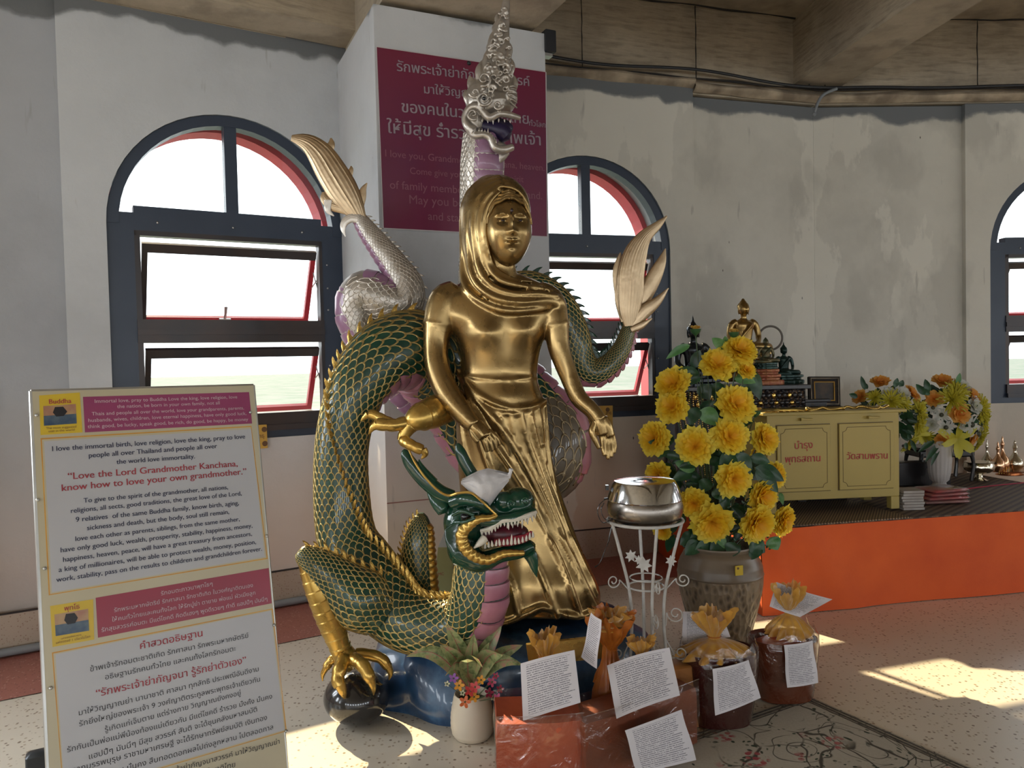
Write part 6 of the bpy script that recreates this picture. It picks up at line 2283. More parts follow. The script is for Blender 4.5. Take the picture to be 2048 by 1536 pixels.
bodyp = [(Rp * .62, 0), (Rp * .66, .015), (Rp * .74, .10), (Rp * .88, .22), (Rp * .98, .32), (Rp * 1.0, .385)]
mb.lathe([(r, z) for r, z in cr([(r, z, 0) for r, z in bodyp], 24)[:, :2]], ppc, 64); mb.build('pot_body', M_clay, BP_)
mb = MB()
top = [(Rp * 1.0, .385), (Rp * 1.015, .392), (Rp * 1.0, .40), (Rp * .985, .43), (Rp * .98, .436), (Rp * .95, .45), (Rp * .94, .458), (Rp * .86, .488), (Rp * .855, .494), (Rp * .80, .505), (Rp * .76, ztp - .02), (Rp * .80, ztp - .004), (Rp * .79, ztp + .004), (Rp * .74, ztp), (Rp * .70, ztp - .04)]
mb.lathe(top, ppc, 64); mb.build('pot_shoulder', M_clay_s, BP_)
mb = MB(); q = W(1478, 1141, PYY - Rp * .99); mb.box(q, (.042, .004, .048), rz=.25); mb.build('price_sticker', M_yel, BP_, smooth=False)
mb = MB(); q = W(1476, 1137, PYY - Rp * .99 - .004); mb.ball(q, (.006, .002, .006), 8, 6); mb.build('sticker_mark', M_brown, BP_)
mb = MB(); mb.lathe([(Rp * .72, ztp - .03), (.001, ztp - .02)], ppc, 24); mb.build('filling', M_soil, BP_)
flw = [
    (1478, 704, 32, .00, 'open yellow peony highest of the full blooms, just below the right bud'), (1434, 732, 34, -.03, 'yellow peony overlapping the highest bloom on its left'), (1491, 742, 19, -.02, 'small ragged yellow peony under the highest bloom'),
    (1347, 770, 34, -.02, 'yellow peony at the far left of the upper tier, above another bloom'), (1346, 815, 32, -.06, 'yellow peony directly beneath the upper far-left bloom'), (1468, 811, 38, -.08, 'large yellow peony in the middle of the bouquet, left of the yellow bud'),
    (1311, 877, 33, -.02, 'leftmost yellow peony, alone beside the gold hand'), (1391, 893, 36, -.10, 'yellow peony left of centre, in the row above the metal bowl'), (1457, 873, 36, -.12, 'yellow peony in the centre of the middle row'), (1525, 878, 31, -.03, 'yellow peony at the right end of the middle row, before the cabinet door'),
    (1464, 957, 35, -.15, 'single yellow peony at the heart of the lower half, under dark leaves'), (1318, 950, 26, .04, 'yellow peony half hidden behind the metal bowl'), (1388, 1005, 30, -.12, 'yellow peony touching the right rim of the metal bowl'),
    (1424, 1043, 39, -.16, 'large yellow peony low at left, over the pot rim'), (1509, 1044, 38, -.14, 'large yellow peony low at right, over the pot rim'), (1521, 990, 33, -.08, 'yellow peony directly above the large low right bloom'),
    (1563, 1040, 29, .0, 'rightmost yellow peony, overlapping the orange cloth'), (1545, 950, 27, .03, 'yellow peony at the right edge behind a pair of dark leaves'), (1326, 1060, 19, .05, 'small yellow peony peeping out under the metal bowl'),
    (1513, 905, 14, .05, 'small half-hidden yellow bloom between the middle right peonies')]
buds = [(1391, 662, 15, .02, 'yellow bud at the top left of the bouquet, before the black seated Buddha'), (1468, 668, 14, .03, 'yellow bud at the top right of the bouquet, before the gold Buddha'), (1511, 825, 15, -.03, 'yellow bud at the right, over the top corner of the cabinet')]
mouth = ppc + Vector((0, 0, ztp))
M_sep = mat('green_sepal', (.03, .10, .03), .5)
for idx, (x, y, r, d, lab) in enumerate(flw + buds):
    isb = idx >= len(flw)
    c = W(x, y, PYY + d)
    t = thing('peony_bud' if isb else 'peony', lab, 'flower', c, 'yellow artificial flowers in the clay pot')
    me = bud_me if isb else pe[idx % 3]
    o = bpy.data.objects.new('petals', me); col.objects.link(o); o.parent = t
    out = Vector(((x - 1442) / 130.0, -1.25, (930 - y) / 260.0 + .1))
    if isb: out = Vector((0, -.25, 1))
    R_ = Rm(r, PYY + d) * (1.12 if not isb else .85)
    qm = out.to_track_quat('Z', 'Y').to_matrix().to_4x4()
    o.matrix_basis = qm @ Matrix.Rotation(idx * 1.3, 4, 'Z') @ Matrix.Scale(R_, 4)
    back = -out.normalized()
    b = c + back * R_ * .15
    tgt = mouth + Vector(((x - 1442) * .0006, random.uniform(-.03, .03), 0))
    mid = b.lerp(tgt, .45) + Vector((0, .06, .0)) + Vector((0, 0, -.06))
    mid.x = mid.x * .5 + tgt.x * .5
    mb = MB(); mb.tube([tuple(b) + (.003,), tuple(mid) + (.0035,), tuple(tgt - Vector((0, 0, .05))) + (.004,)], 6, n=14); mb.build('stem', M_stem, t)
    if isb:
        mb = MB(); mb.lathe([(.002, -.02), (R_ * .75, .0), (R_ * .9, R_ * .5)], c + back * R_ * .2, 12); mb.build('sepal', M_sep, t)
    # leaves of this flower
    nl = 3 if not isb else 2
    for k in range(nl):
        an = random.uniform(0, 6.28)
        side = Vector((math.cos(an), random.uniform(-.3, .5), math.sin(an) * .8 - .25)).normalized()
        base_ = c.lerp(mid, random.uniform(.25, .75)) + Vector((0, .02, 0))
        L = Rm(random.uniform(30, 52), PYY)
        mb = MB(); leaf(mb, base_, base_ + side * L, L * .46, .08, .25, 8)
        mb.build('leaf', M_lf if random.random() < .8 else M_lf2, t)
# distinct leaves traced from the photograph: tied to the pot as one spray
SPR = thing('leaf_spray', 'spray of dark and light green leaves standing among the yellow peonies in the clay pot', 'foliage', mouth)
for (bx, by, tx, ty, w, d, m_) in ((1380, 690, 1332, 718, 16, -.02, M_lf2), (1450, 700, 1424, 676, 20, .0, M_lf2), (1452, 700, 1450, 672, 14, .02, M_lf2), (1398, 748, 1352, 742, 20, -.03, M_lf), (1402, 756, 1360, 768, 20, -.02, M_lf), (1386, 738, 1400, 700, 22, .03, M_lf),
                               (1340, 895, 1296, 884, 20, -.06, M_lf), (1338, 892, 1316, 918, 18, -.06, M_lf), (1336, 890, 1346, 870, 15, -.06, M_lf), (1510, 935, 1568, 962, 30, -.12, M_lf), (1512, 938, 1556, 985, 30, -.12, M_lf), (1500, 915, 1540, 925, 22, -.12, M_lf),
                               (1470, 910, 1440, 940, 34, -.16, M_lf), (1476, 905, 1500, 950, 30, -.16, M_lf), (1450, 905, 1436, 900, 18, -.14, M_lf), (1400, 820, 1440, 850, 34, -.05, M_lf2), (1396, 815, 1380, 850, 26, -.04, M_lf), (1500, 740, 1520, 800, 28, .02, M_lf), (1480, 770, 1500, 800, 24, .02, M_lf),
                               (1390, 940, 1350, 925, 26, -.06, M_lf2), (1385, 945, 1345, 960, 24, -.04, M_lf), (1420, 960, 1400, 985, 26, -.1, M_lf), (1430, 975, 1448, 1000, 30, -.1, M_lf), (1390, 1070, 1360, 1090, 28, -.08, M_lf), (1400, 1085, 1370, 1110, 30, -.1, M_lf),
                               (1500, 1085, 1530, 1105, 34, -.14, M_lf), (1470, 1085, 1460, 1115, 30, -.16, M_lf), (1540, 1075, 1556, 1100, 30, -.08, M_lf2), (1520, 1090, 1500, 1120, 26, -.14, M_lf), (1450, 1080, 1420, 1108, 30, -.12, M_lf), (1430, 1090, 1390, 1100, 30, -.1, M_lf), (1560, 985, 1566, 1010, 10, -.04, M_lf2),
                               (1360, 975, 1330, 990, 24, .0, M_lf), (1370, 1030, 1345, 1045, 28, .0, M_lf), (1400, 770, 1420, 800, 30, .06, M_lf), (1440, 765, 1430, 800, 28, .05, M_lf)):
    mb = MB(); leaf(mb, W(bx, by, PYY + d + .02), W(tx, ty, PYY + d), Rm(w, PYY), .06, .2, 10); mb.build('leaf', m_, SPR)
mb = MB()
for k in range(26):
    a = random.uniform(0, 6.28); x_ = random.uniform(-.10, .10); tz = random.uniform(.30, .95)
    mb.tube([tuple(mouth + Vector((x_ * .4, .02, -.03))) + (.003,), tuple(mouth + Vector((x_, .03 + .04 * math.sin(a), tz * .5))) + (.0028,), tuple(mouth + Vector((x_ * 1.6, .03 + .05 * math.sin(a), tz))) + (.002,)], 5, n=10)
stuff(mb.build('stems', M_stem, SPR))
mb = MB()
for k in range(260):
    x_, y_ = random.uniform(1370, 1540), random.uniform(960, 1100)
    p = W(x_, y_, PYY + random.uniform(-.1, .06)); L = .018
    an = random.uniform(0, 6.28); leaf(mb, p, p + Vector((math.cos(an) * L, random.uniform(-.01, .01), math.sin(an) * L)), .008, 0, .2, 3)
stuff(mb.build('small_leaves', M_lf, SPR))

# ================================================================ ALTAR PLATFORM
Q0 = G(1524, 1233.5); Q1 = G(2043, 1184.5); Q0.z = Q1.z = 0
uq = (Q1 - Q0).normalized(); nq = Vector((-uq.y, uq.x, 0)); ZP = .505
LEN = 2.6
M_orange = NT('orange_cloth')
zc = M_orange.mapping((6, 6, 1.2))
M_orange.color(M_orange.ramp(M_orange.noise(3, 4), [(0.3, (0.62, 0.085, 0.015)), (0.7, (0.74, 0.12, 0.02))])); M_orange.rough(.8)
weave = M_orange.noise(90, 3); M_orange.bump(weave, .15, .003)
M_orange = M_orange.m
PLAT = thing('altar_platform', 'low altar platform draped in bright orange cloth along the right wall', 'platform', Q0)
def fd_(s, z):
    L = s * LEN
    f = .010 * math.sin(L * 5 + 1.5 * z) * (1 - z) + .012 * math.exp(-((L - .25 - (1 - z) * .35) / .10) ** 2) * (1 if L < 1 else 0) + .008 * math.exp(-((L - .06 - (1 - z) * .12) / .04) ** 2) + .005 * mnoise.noise(Vector((L * 4, z * 3, 0)))
    return f
mb = MB(); mb.grid(lambda s, t: Q0 + uq * (s * LEN) - nq * (fd_(s, t) + .004) + Vector((0, 0, ZP * t * (1 if t < 1 else 1) + (.004 if t == 0 else 0))), 150, 16); mb.build('front_cloth', M_orange, PLAT)
mb = MB(); mb.grid(lambda s, t: Q0 + nq * ((1 - s) * 1.55) - uq * (.004 + .010 * math.sin(s * 12) * (1 - t)) + Vector((0, 0, ZP * t + (.004 if t == 0 else 0))), 40, 10); mb.build('side_cloth', M_orange, PLAT)
mb = MB(); mb.prism([Q0 + uq * .01 + nq * .01, Q0 + uq * LEN + nq * .01, Q0 + uq * LEN + nq * 1.38, Q0 + uq * .01 + nq * 1.55], (0, 0, ZP - .004)); mb.build('deck', mat('deck_wood', (.1, .05, .03), .7), PLAT, smooth=False)
# mats
n = NT('striped_mat')
rq = Matrix.Rotation(-math.atan2(uq.y, uq.x) - .55, 3, 'Z').to_euler()
mp = n.mapping((1, 1, 1), rot=(0, 0, rq.z))
s_ = n.sep(mp)
st = n.math('FRACT', n.math('MULTIPLY', s_[1], 22.0))
fine = n.noise(60, 2, vec=n.mapping((1, 6, 1)))
n.color(n.mix(fine, n.ramp(st, [(0.0, (0.030, 0.014, 0.012)), (0.42, (0.045, 0.022, 0.018)), (0.50, (0.24, 0.17, 0.10)), (0.92, (0.20, 0.13, 0.08))]), (0.07, 0.04, 0.028), 'MIX')); n.rough(.7)
n.bump(st, .3, .004)
M_mat = n.m
n = NT('woven_mat'); s_ = n.sep(n.mapping((1, 1, 1), rot=(0, 0, -math.atan2(uq.y, uq.x))))
a = n.math('SINE', n.math('MULTIPLY', s_[0], 320.0)); b = n.math('SINE', n.math('MULTIPLY', s_[1], 260.0))
n.color(n.ramp(n.math('MULTIPLY', a, b), [(0.0, (.05, .03, .02)), (0.3, (.30, .20, .11)), (0.8, (.38, .26, .15))])); n.rough(.7); M_mat2 = n.m
mb = MB(); mb.prism([Q0 + uq * .0 + nq * .0, Q0 + uq * LEN + nq * .0, Q0 + uq * LEN + nq * 1.36, Q0 + nq * 1.53], (0, 0, .008)); 
for i in range(len(mb.v)): mb.v[i] = (mb.v[i][0], mb.v[i][1], mb.v[i][2] + ZP)
o = mb.build('striped_mat', M_mat, smooth=False); tag(o, 'dark brown striped reed mat covering the altar platform', 'mat')
e0, e1 = G(1560, 1058, ZP), G(1822, 1039, ZP)
ue = (e1 - e0).normalized(); ne = Vector((-ue.y, ue.x, 0))
mb = MB(); mb.prism([e0 - ue * .1, e1, e1 + ne * .7, e0 + ne * .7 - ue * .1], (0, 0, .006))
for i in range(len(mb.v)): mb.v[i] = (mb.v[i][0], mb.v[i][1], mb.v[i][2] + .009)
o = mb.build('woven_mat', M_mat2, smooth=False); tag(o, 'tan patterned woven mat under the yellow donation cabinet', 'mat')
ZM = ZP + .010
mb = MB(); r0_, r1_ = G(1900, 982, ZM), G(2060, 964, ZM); mb.tube([tuple(r0_) + (.004,), tuple(r0_.lerp(r1_, .5) + Vector((0, 0, .004))) + (.004,), tuple(r1_) + (.004,), tuple(r1_ + (r1_ - r0_)) + (.004,)], 6, n=20)
o = mb.build('red_cord', mat('red_cord', (.45, .02, .06), .6)); tag(o, 'thin red cord lying across the striped mat beside the silver bowl', 'cord')

# donation cabinet ----------------------------------------------------------
M_cab = mat('cream_yellow_enamel', (0.44, 0.33, 0.09), .42, c2=(.40, .30, .08), scale=2)
M_cab_l = mat('dark_groove', (.12, .075, .03), .5)
M_redp = mat('red_paint', (.42, .03, .03), .5)
kl, kr = W(1553, 1015.6, 4.70), W(1784, 1007.6, 4.775)
uk = (kr - kl); uk.z = 0; uk.normalize(); nk = Vector((-uk.y, uk.x, 0))
KO = W(1529, 828, 4.69); KO.z = 0
KR = on_plane(1806, 820, KO, nk); KR.z = 0
Kw = (KR - KO).length; Kz0 = ZM + .015; Kz1 = W(1529, 828, 4.69).z; Kd = .38
CAB = thing('donation_cabinet', 'yellow metal donation cabinet with two doors lettered in red Thai', 'cabinet', KO + Vector((0, 0, Kz0)))
def K(a, b, z): return KO + uk * a + nk * b + Vector((0, 0, z))
Rk = Matrix((uk, nk, Vector((0, 0, 1)))).transposed()
def kb(name, a0, a1, b0, b1, z0, z1, m=M_cab, par=CAB, bev=.003):
    mb = MB(); mb.box(K((a0 + a1) / 2, (b0 + b1) / 2, (z0 + z1) / 2), (a1 - a0, b1 - b0, z1 - z0), R=Rk, bev=bev); return mb.build(name, m, par, smooth=False)
zb_ = Kz0 + .075
kb('body', .02, Kw - .02, .012, Kd, zb_, Kz1 - .012)
kb('top', -.015, Kw + .015, -.018, Kd + .01, Kz1 - .012, Kz1 + .006)
for (a, b) in ((.02, .012), (Kw - .075, .012), (.02, Kd - .06), (Kw - .075, Kd - .06)):
    kb('leg', a, a + .055, b, b + .05, Kz0 - .004, zb_)
mid_ = K(0, 0, 0)
def kx(px, y): 
    p = on_plane(px, y, KO, nk); return (p - KO).dot(uk)
doors = [(kx(1555, 930), kx(1661, 930)), (kx(1679, 930), kx(1787, 930))]
dz0, dz1 = zb_ + .055, Kz1 - .075
for i, (a0, a1) in enumerate(doors):
    d_ = kb('door', a0, a1, -.002, .014, dz0, dz1)
    # dark shadow gap round the door and inlaid groove with notched corners
    mb = MB()
    for (x0, x1, z0, z1) in ((a0 - .004, a1 + .004, dz1, dz1 + .004), (a0 - .004, a1 + .004, dz0 - .004, dz0), (a0 - .004, a0, dz0, dz1), (a1, a1 + .004, dz0, dz1)):
        mb.box(K((x0 + x1) / 2, .011, (z0 + z1) / 2), (x1 - x0, .004, z1 - z0), R=Rk)
    mb.build('door_gap', M_cab_l, d_, smooth=False)
    g = .022; n_ = .028; X0, X1, Z0, Z1 = a0 + g, a1 - g, dz0 + g, dz1 - g
    pts = []
    for (cx_, cz_, s0) in ((X0, Z0, 0), (X1, Z0, 1), (X1, Z1, 2), (X0, Z1, 3)):
        for k in range(5):
            an = {0: PI / 2 - k * PI / 8, 1: PI - k * PI / 8, 2: 3 * PI / 2 - k * PI / 8, 3: 2 * PI - k * PI / 8}[s0]
            pts.append(K(cx_ + n_ * math.cos(an), -.0028, cz_ + n_ * math.sin(an)))
    pts.append(pts[0])
    mb = MB()
    for p, q in zip(pts, pts[1:]): mb.tube([tuple(p) + (.0014,), tuple(q) + (.0014,)], 4)
    mb.build('door_groove', M_cab_l, d_, smooth=False)
    hx = (a0 + a1) / 2 + (.02 if i == 0 else .05)
    kb('latch', hx - .045, hx + .03, -.022, .0, Kz1 - .045, Kz1 - .034, M_cab, d_, .002)
    kb('latch', hx - .045, hx - .025, -.02, .0, Kz1 - .05, Kz1 - .03, M_cab, d_, .002)
PFk = lambda x, y: on_plane(x, y, KO - nk * .004, nk)
zD = lambda x, y: (1500 + x / 3.737, 740 + y / 3.737)
lines('red_thai_lettering', M_redp, zD, [('บำรุง', (335, 590), (468, 584)), ('พุทธสถาน', (262, 692), (525, 682)), ('วัดสามพราน', (722, 668), (1027, 662))], PFk, -nk, CAB, 1.05, .012)
# garland of gold beads on the cabinet top
M_bead = gold_mat('gold_beads', (.75, .52, .16), (.6, .38, .1), .18, .0, 5)
gs_ = []
mb = MB(); rg = random.Random(5)
for k in range(150):
    t = k / 149; a = .32 + .56 * t; b = .10 + .045 * math.sin(t * 14) + .02 * math.sin(t * 31)
    mb.ball(K(a, b, Kz1 + .014 + .006 * math.sin(t * 40)), .0085, 8, 6)
for k in range(44):
    t = k / 43; mb.ball(K(.015 + .28 * t, .02 + .01 * math.sin(k), Kz1 + .010), .0055, 7, 5)
o = mb.build('bead_garland', M_bead); tag(stuff(o), 'garland of small gold beads lying on the top of the yellow cabinet', 'garland')

# Buddha figures -------------------------------------------------------------
M_bgold = gold_mat('old_gold', (0.46, 0.31, 0.12), (0.28, 0.18, 0.07), .3, .05, 16)
M_bblack = mat('black_bronze', (0.022, 0.026, 0.030), .22, .6, c2=(.03, .035, .04), scale=8)
M_bgreen = mat('green_bronze', (0.014, 0.034, 0.030), .35, .5, c2=(.02, .05, .04), scale=12)


def buddha(label, px, pyb, pyt, Y, m, yaw_, flame_=False, crown=False):
    c = W(px, pyb, Y); h = (W(px, pyt, Y) - c).z
    t = thing('buddha_figure', label, 'statue', c)
    k = h / 1.0
    Rz = Matrix.Rotation(yaw_, 3, 'Z')
    def V_(x, y, z): return c + Rz @ Vector((x, y, z)) * k
    mb = MB()
    def tb(pts, seg=12, n=16, flat=1.0): mb.tube([tuple(V_(*p[:3])) + (p[3] * k,) for p in pts], seg, n=n, flat=flat)
    tb([(-.30, -.10, .075, .055), (-.40, -.13, .09, .075), (-.25, -.24, .075, .075), (0, -.28, .07, .06), (.20, -.22, .06, .05)])
    tb([(.30, -.05, .08, .06), (.42, -.12, .10, .08), (.26, -.25, .12, .075), (.0, -.26, .13, .06), (-.18, -.22, .12, .045)])
    mb.ball(V_(0, 0, .13), (.27 * k, .18 * k, .12 * k), 20, 12)
    tb([(0, .02, .10, .18), (0, .02, .25, .155), (0, .01, .40, .165), (0, .01, .52, .19), (0, .01, .59, .13), (0, 0, .63, .06), (0, -.01, .70, .055)], 20, 24, .68)
    for s_ in (-1, 1):
        tb([(s_ * .14, .01, .57, .07), (s_ * .22, .01, .53, .066), (s_ * .27, .0, .40, .055), (s_ * .27, -.03, .28, .05), (s_ * .19, -.16, .20, .042), (s_ * .06, -.24, .17, .035), (-s_ * .02, -.26, .17, .03)])
    mb.ball(V_(0, -.02, .80), (.098 * k, .10 * k, .115 * k), 20, 16)
    mb.ball(V_(0, .01, .845), (.106 * k, .11 * k, .09 * k), 16, 12)
    mb.ball(V_(0, .01, .925), (.055 * k, .055 * k, .05 * k) if flame_ else (.058 * k, .058 * k, .04 * k), 14, 10)
    if flame_:
        tb([(0, .01, .94, .03), (0, .01, 1.0, .022), (0, .01, 1.1, .003)], 10, 10)
    else:
        tb([(0, .01, .95, .030), (0, .01, .975, .030), (0, .01, .985, .028)], 10, 8)
    for s_ in (-1, 1):
        tb([(s_ * .092, .0, .84, .016), (s_ * .098, .0, .77, .015), (s_ * .09, -.005, .70, .010)], 8, 8)
    mb.ball(V_(0, -.115, .79), (.014 * k, .02 * k, .03 * k), 8, 6)
    tb([(.16, -.02, .57, .03), (.05, -.13, .48, .03), (-.06, -.15, .36, .028), (-.14, -.13, .24, .024)], 8, 12)
    tb([(-.15, -.20, .155, .03), (0, -.30, .15, .03), (.12, -.24, .155, .02)], 8, 8)
    put_remesh('figure', mb, max(.0026, h / 95), m, t, smooth=3)
    return t, c, k, V_


def pedestal(par, c, tiers, m, sy=.75, name='pedestal', nl=18):
    mb = MB(); z = 0
    prof = []
    for (r, h) in tiers:
        prof += [(r * .94, z), (r, z - h * .2), (r, z - h * .8), (r * .94, z - h)]
        z -= h
    prof = list(reversed(prof))
    mb.lathe(prof, c, 36, sy=sy, fn=lambda a, i: 1 + .04 * math.cos(nl * a))
    return mb.build(name, m, par)


tG, cG, kG, VG = buddha('gold seated Buddha, tallest figure on the altar, behind the yellow bud', 1488, 708, 596, 5.45, M_bgold, .18)
pedestal(tG, cG + Vector((0, -.02, .02)), [(.175, .03), (.15, .03), (.165, .04), (.19, .05), (.2, .06)], M_bgold)
tK, cK, kK, VK = buddha('black seated Buddha with a spiked flame crown, left of the altar group', 1388, 762, 640, 5.3, M_bblack, .1, True)
pedestal(tK, cK + Vector((0, -.02, .02)), [(.17, .03), (.15, .03), (.17, .03), (.18, .05)], M_bblack)
tE2, cE2, kE2, VE2 = buddha('dark green seated Buddha at the right end of the altar group', 1568, 752, 688, 5.4, M_bgreen, .1, True)
pedestal(tE2, cE2 + Vector((.01, -.01, .01)), [(.115, .02), (.10, .015), (.12, .03)], M_bgreen)
M_redped = mat('red_gold_pedestal', (.30, .07, .04), .4, .3, c2=(.42, .18, .07), scale=40, bump=.4, bscale=60)
tS, cS, kS, VS = buddha('small greenish bronze seated figure on a red and gold tiered pedestal', 1532, 727, 674, 5.25, mat('mossy_bronze', (.06, .08, .045), .4, .6, c2=(.16, .12, .06), scale=30), .0, False)
pedestal(tS, cS + Vector((0, 0, .008)), [(.075, .018), (.066, .012), (.078, .016)], M_bgreen)
pedestal(tS, cS + Vector((0, 0, -.038)), [(.085, .022), (.078, .012), (.095, .025), (.088, .015), (.115, .04)], M_redped, name='red_tier')
mb = MB(); cc = W(1541, 676, 5.62); mb.tube([(cc.x + .086 * math.cos(a), cc.y, cc.z + .086 * math.sin(a), .008) for a in np.linspace(0, 2 * PI, 41)], 8, caps=False)
mb.tube([(cc.x, cc.y, cc.z - .086, .006), (cc.x, cc.y, W(1541, 770, 5.62).z, .006)], 8)
o = mb.build('ring_halo', mat('smoky_ring', (.16, .14, .12), .5)); tag(o, 'thin grey ring standing on a rod behind the altar figures', 'ring')

# black carved altar table
ZT = W(1550, 768, 5.3).z
TB = thing('altar_table', 'black carved altar table carrying the seated Buddha figures', 'table', (W(1480, 768, 5.4).x, 5.42, ZM))
xa_, xb_ = W(1335, 768, 5.3).x, W(1600, 768, 5.3).x
M_lacq = mat('black_lacquer', (.012, .010, .012), .25, c2=(.02, .015, .014), scale=5)
M_carv = NT('gilt_carving'); v = M_carv.voro(60); M_carv.color(M_carv.ramp(v, [(0.1, (.32, .22, .12)), (0.35, (.10, .06, .04)), (0.6, (.01, .008, .01))])); M_carv.rough(.35); M_carv.bump(v, 1.0, .02); M_carv = M_carv.m
def tbx(name, x0, x1, y0, y1, z0, z1, m, bev=.004):
    mb = MB(); mb.box(((x0 + x1) / 2, (y0 + y1) / 2, (z0 + z1) / 2), (x1 - x0, y1 - y0, z1 - z0), bev=bev); return mb.build(name, m, TB, smooth=False)
tbx('table_top', xa_, xb_, 5.10, 5.62, ZT - .03, ZT, M_lacq)
tbx('carved_apron', xa_ + .02, xb_ - .03, 5.12, 5.60, ZT - .17, ZT - .03, M_carv)
tbx('lower_top', xb_ - .06, W(1640, 790, 5.3).x, 5.12, 5.60, W(1600, 796, 5.3).z - .02, W(1600, 796, 5.3).z, M_lacq)
tbx('lower_body', xb_ - .06, W(1636, 790, 5.3).x, 5.15, 5.60, ZT - .30, W(1600, 796, 5.3).z - .02, M_lacq)
for (x, y) in ((xa_ + .05, 5.15), (xb_ - .06, 5.15), (xa_ + .05, 5.55), (xb_ - .06, 5.55), (W(1625, 790, 5.3).x, 5.2)):
    tbx('leg', x - .03, x + .03, y - .03, y + .03, ZM - .001, ZT - .15, M_lacq)
tbx('back_panel', xa_ + .03, xb_ - .04, 5.5, 5.53, ZM, ZT - .17, M_lacq)
for i in range(int((xb_ - xa_ - .06) / .035)):
    mb = MB(); x = xa_ + .04 + i * .035
    mb.ball((x, 5.118, ZT - .07), (.013, .006, .02), 8, 6); mb.ball((x + .017, 5.118, ZT - .12), (.013, .006, .016), 8, 6); mb.build('carved_boss', M_bead if i % 3 == 0 else M_lacq, TB)
mb = MB(); rg = random.Random(8)
for q in range(9):
    x0 = W(1362 + q * 9, 770, 5.05).x
    for k in range(46):
        mb.ball((x0 + .006 * math.sin(k * .4 + q), 5.07, ZT - .04 - k * .0135), .0052, 6, 4)
o = mb.build('hanging_beads', M_bead); tag(stuff(o), 'gold bead strings hanging at the altar table behind the peonies', 'beads')

# picture frame
FR = thing('picture_frame', 'small dark and silver picture frame standing behind the yellow cabinet', 'picture frame', W(1650, 806, 5.2))
f0 = [W(1617, 753, 5.2), W(1680, 753, 5.22), W(1681, 812, 5.17), W(1619, 812, 5.15)]
M_fsil = mat('silver_frame', (.40, .36, .30), .25, .9, c2=(.2, .18, .15), scale=14)
def fr4(P, i0, i1, m, name, th, z):
    c = sum(P, Vector()) / 4
    nn = (P[1] - P[0]).cross(P[3] - P[0]).normalized()
    if nn.dot(CAMP - c) < 0: nn = -nn
    for k in range(4):
        a, b = P[k], P[(k + 1) % 4]
        A0_, B0_ = a.lerp(c, i0), b.lerp(c, i0); A1_, B1_ = a.lerp(c, i1), b.lerp(c, i1)
        mb = MB(); mb.prism([A0_ + nn * z, B0_ + nn * z, B1_ + nn * z, A1_ + nn * z], -nn * th); mb.build(name, m, FR, smooth=False)
    return c, nn
cF, nF = fr4(f0, 0, .14, M_lacq, 'outer_moulding', .02, .0)
fr4(f0, .10, .16, M_fsil, 'silver_moulding', .014, .006)
fr4(f0, .16, .34, M_lacq, 'inner_moulding', .012, .0)
fr4(f0, .34, .40, M_bead, 'gilt_slip', .01, .0)
mb = MB(); mb.prism([p.lerp(cF, .38) - nF * .008 for p in f0], -nF * .004); mb.build('picture', mat('brown_picture', (.10, .075, .06), .3, c2=(.045, .045, .05), scale=18), FR, smooth=False)
mb = MB(); mb.box(((f0[2] + f0[3]) / 2) - Vector((0, -.03, .055)), (.22, .14, .11), bev=.01); mb.build('plinth', M_lacq, FR, smooth=False)
FRb = f0[2].z - .11
mb = MB(); mb.box((cF.x, cF.y + .06, (FRb + ZM) / 2), (.26, .2, FRb - ZM), bev=.01); o = mb.build('plinth_box', M_lacq, smooth=False)
tag(o, 'plain dark box supporting the picture frame behind the yellow cabinet', 'box')

# bouquets -------------------------------------------------------------------
M_wp = petal_mat('white_petal', (.62, .60, .42), (.66, .66, .60), (.68, .68, .64))
M_yp = petal_mat('pale_yellow_petal', (.50, .42, .03), (.68, .60, .05), (.74, .68, .12))
M_op = petal_mat('apricot_petal', (.68, .20, .02), (.76, .34, .05), (.80, .46, .12))
M_eye = mat('daisy_eye', (.05, .05, .03), .6)
rose_w = peony_mesh('bloom', M_wp, [(6, 1, 25, .9), (6, .85, 50, .8), (5, .6, 72, .6)], 21, 1.4, .03)
rose_o = peony_mesh('bloom', M_op, [(6, 1, 22, .9), (6, .85, 48, .8), (5, .6, 70, .6)], 22, 1.4, .03)
mum_y = peony_mesh('bloom', M_yp, [(22, 1.1, 8, .13), (20, 1.0, 28, .13), (18, .85, 48, .12), (12, .6, 70, .12)], 23, .3, .0)
lily_y = peony_mesh('bloom', M_yp, [(3, 1.25, 10, .55), (3, 1.2, 16, .50)], 24, .5, .0)
daisy_w = peony_mesh('bloom', M_wp, [(14, 1.0, 10, .30)], 25, .2, .0)


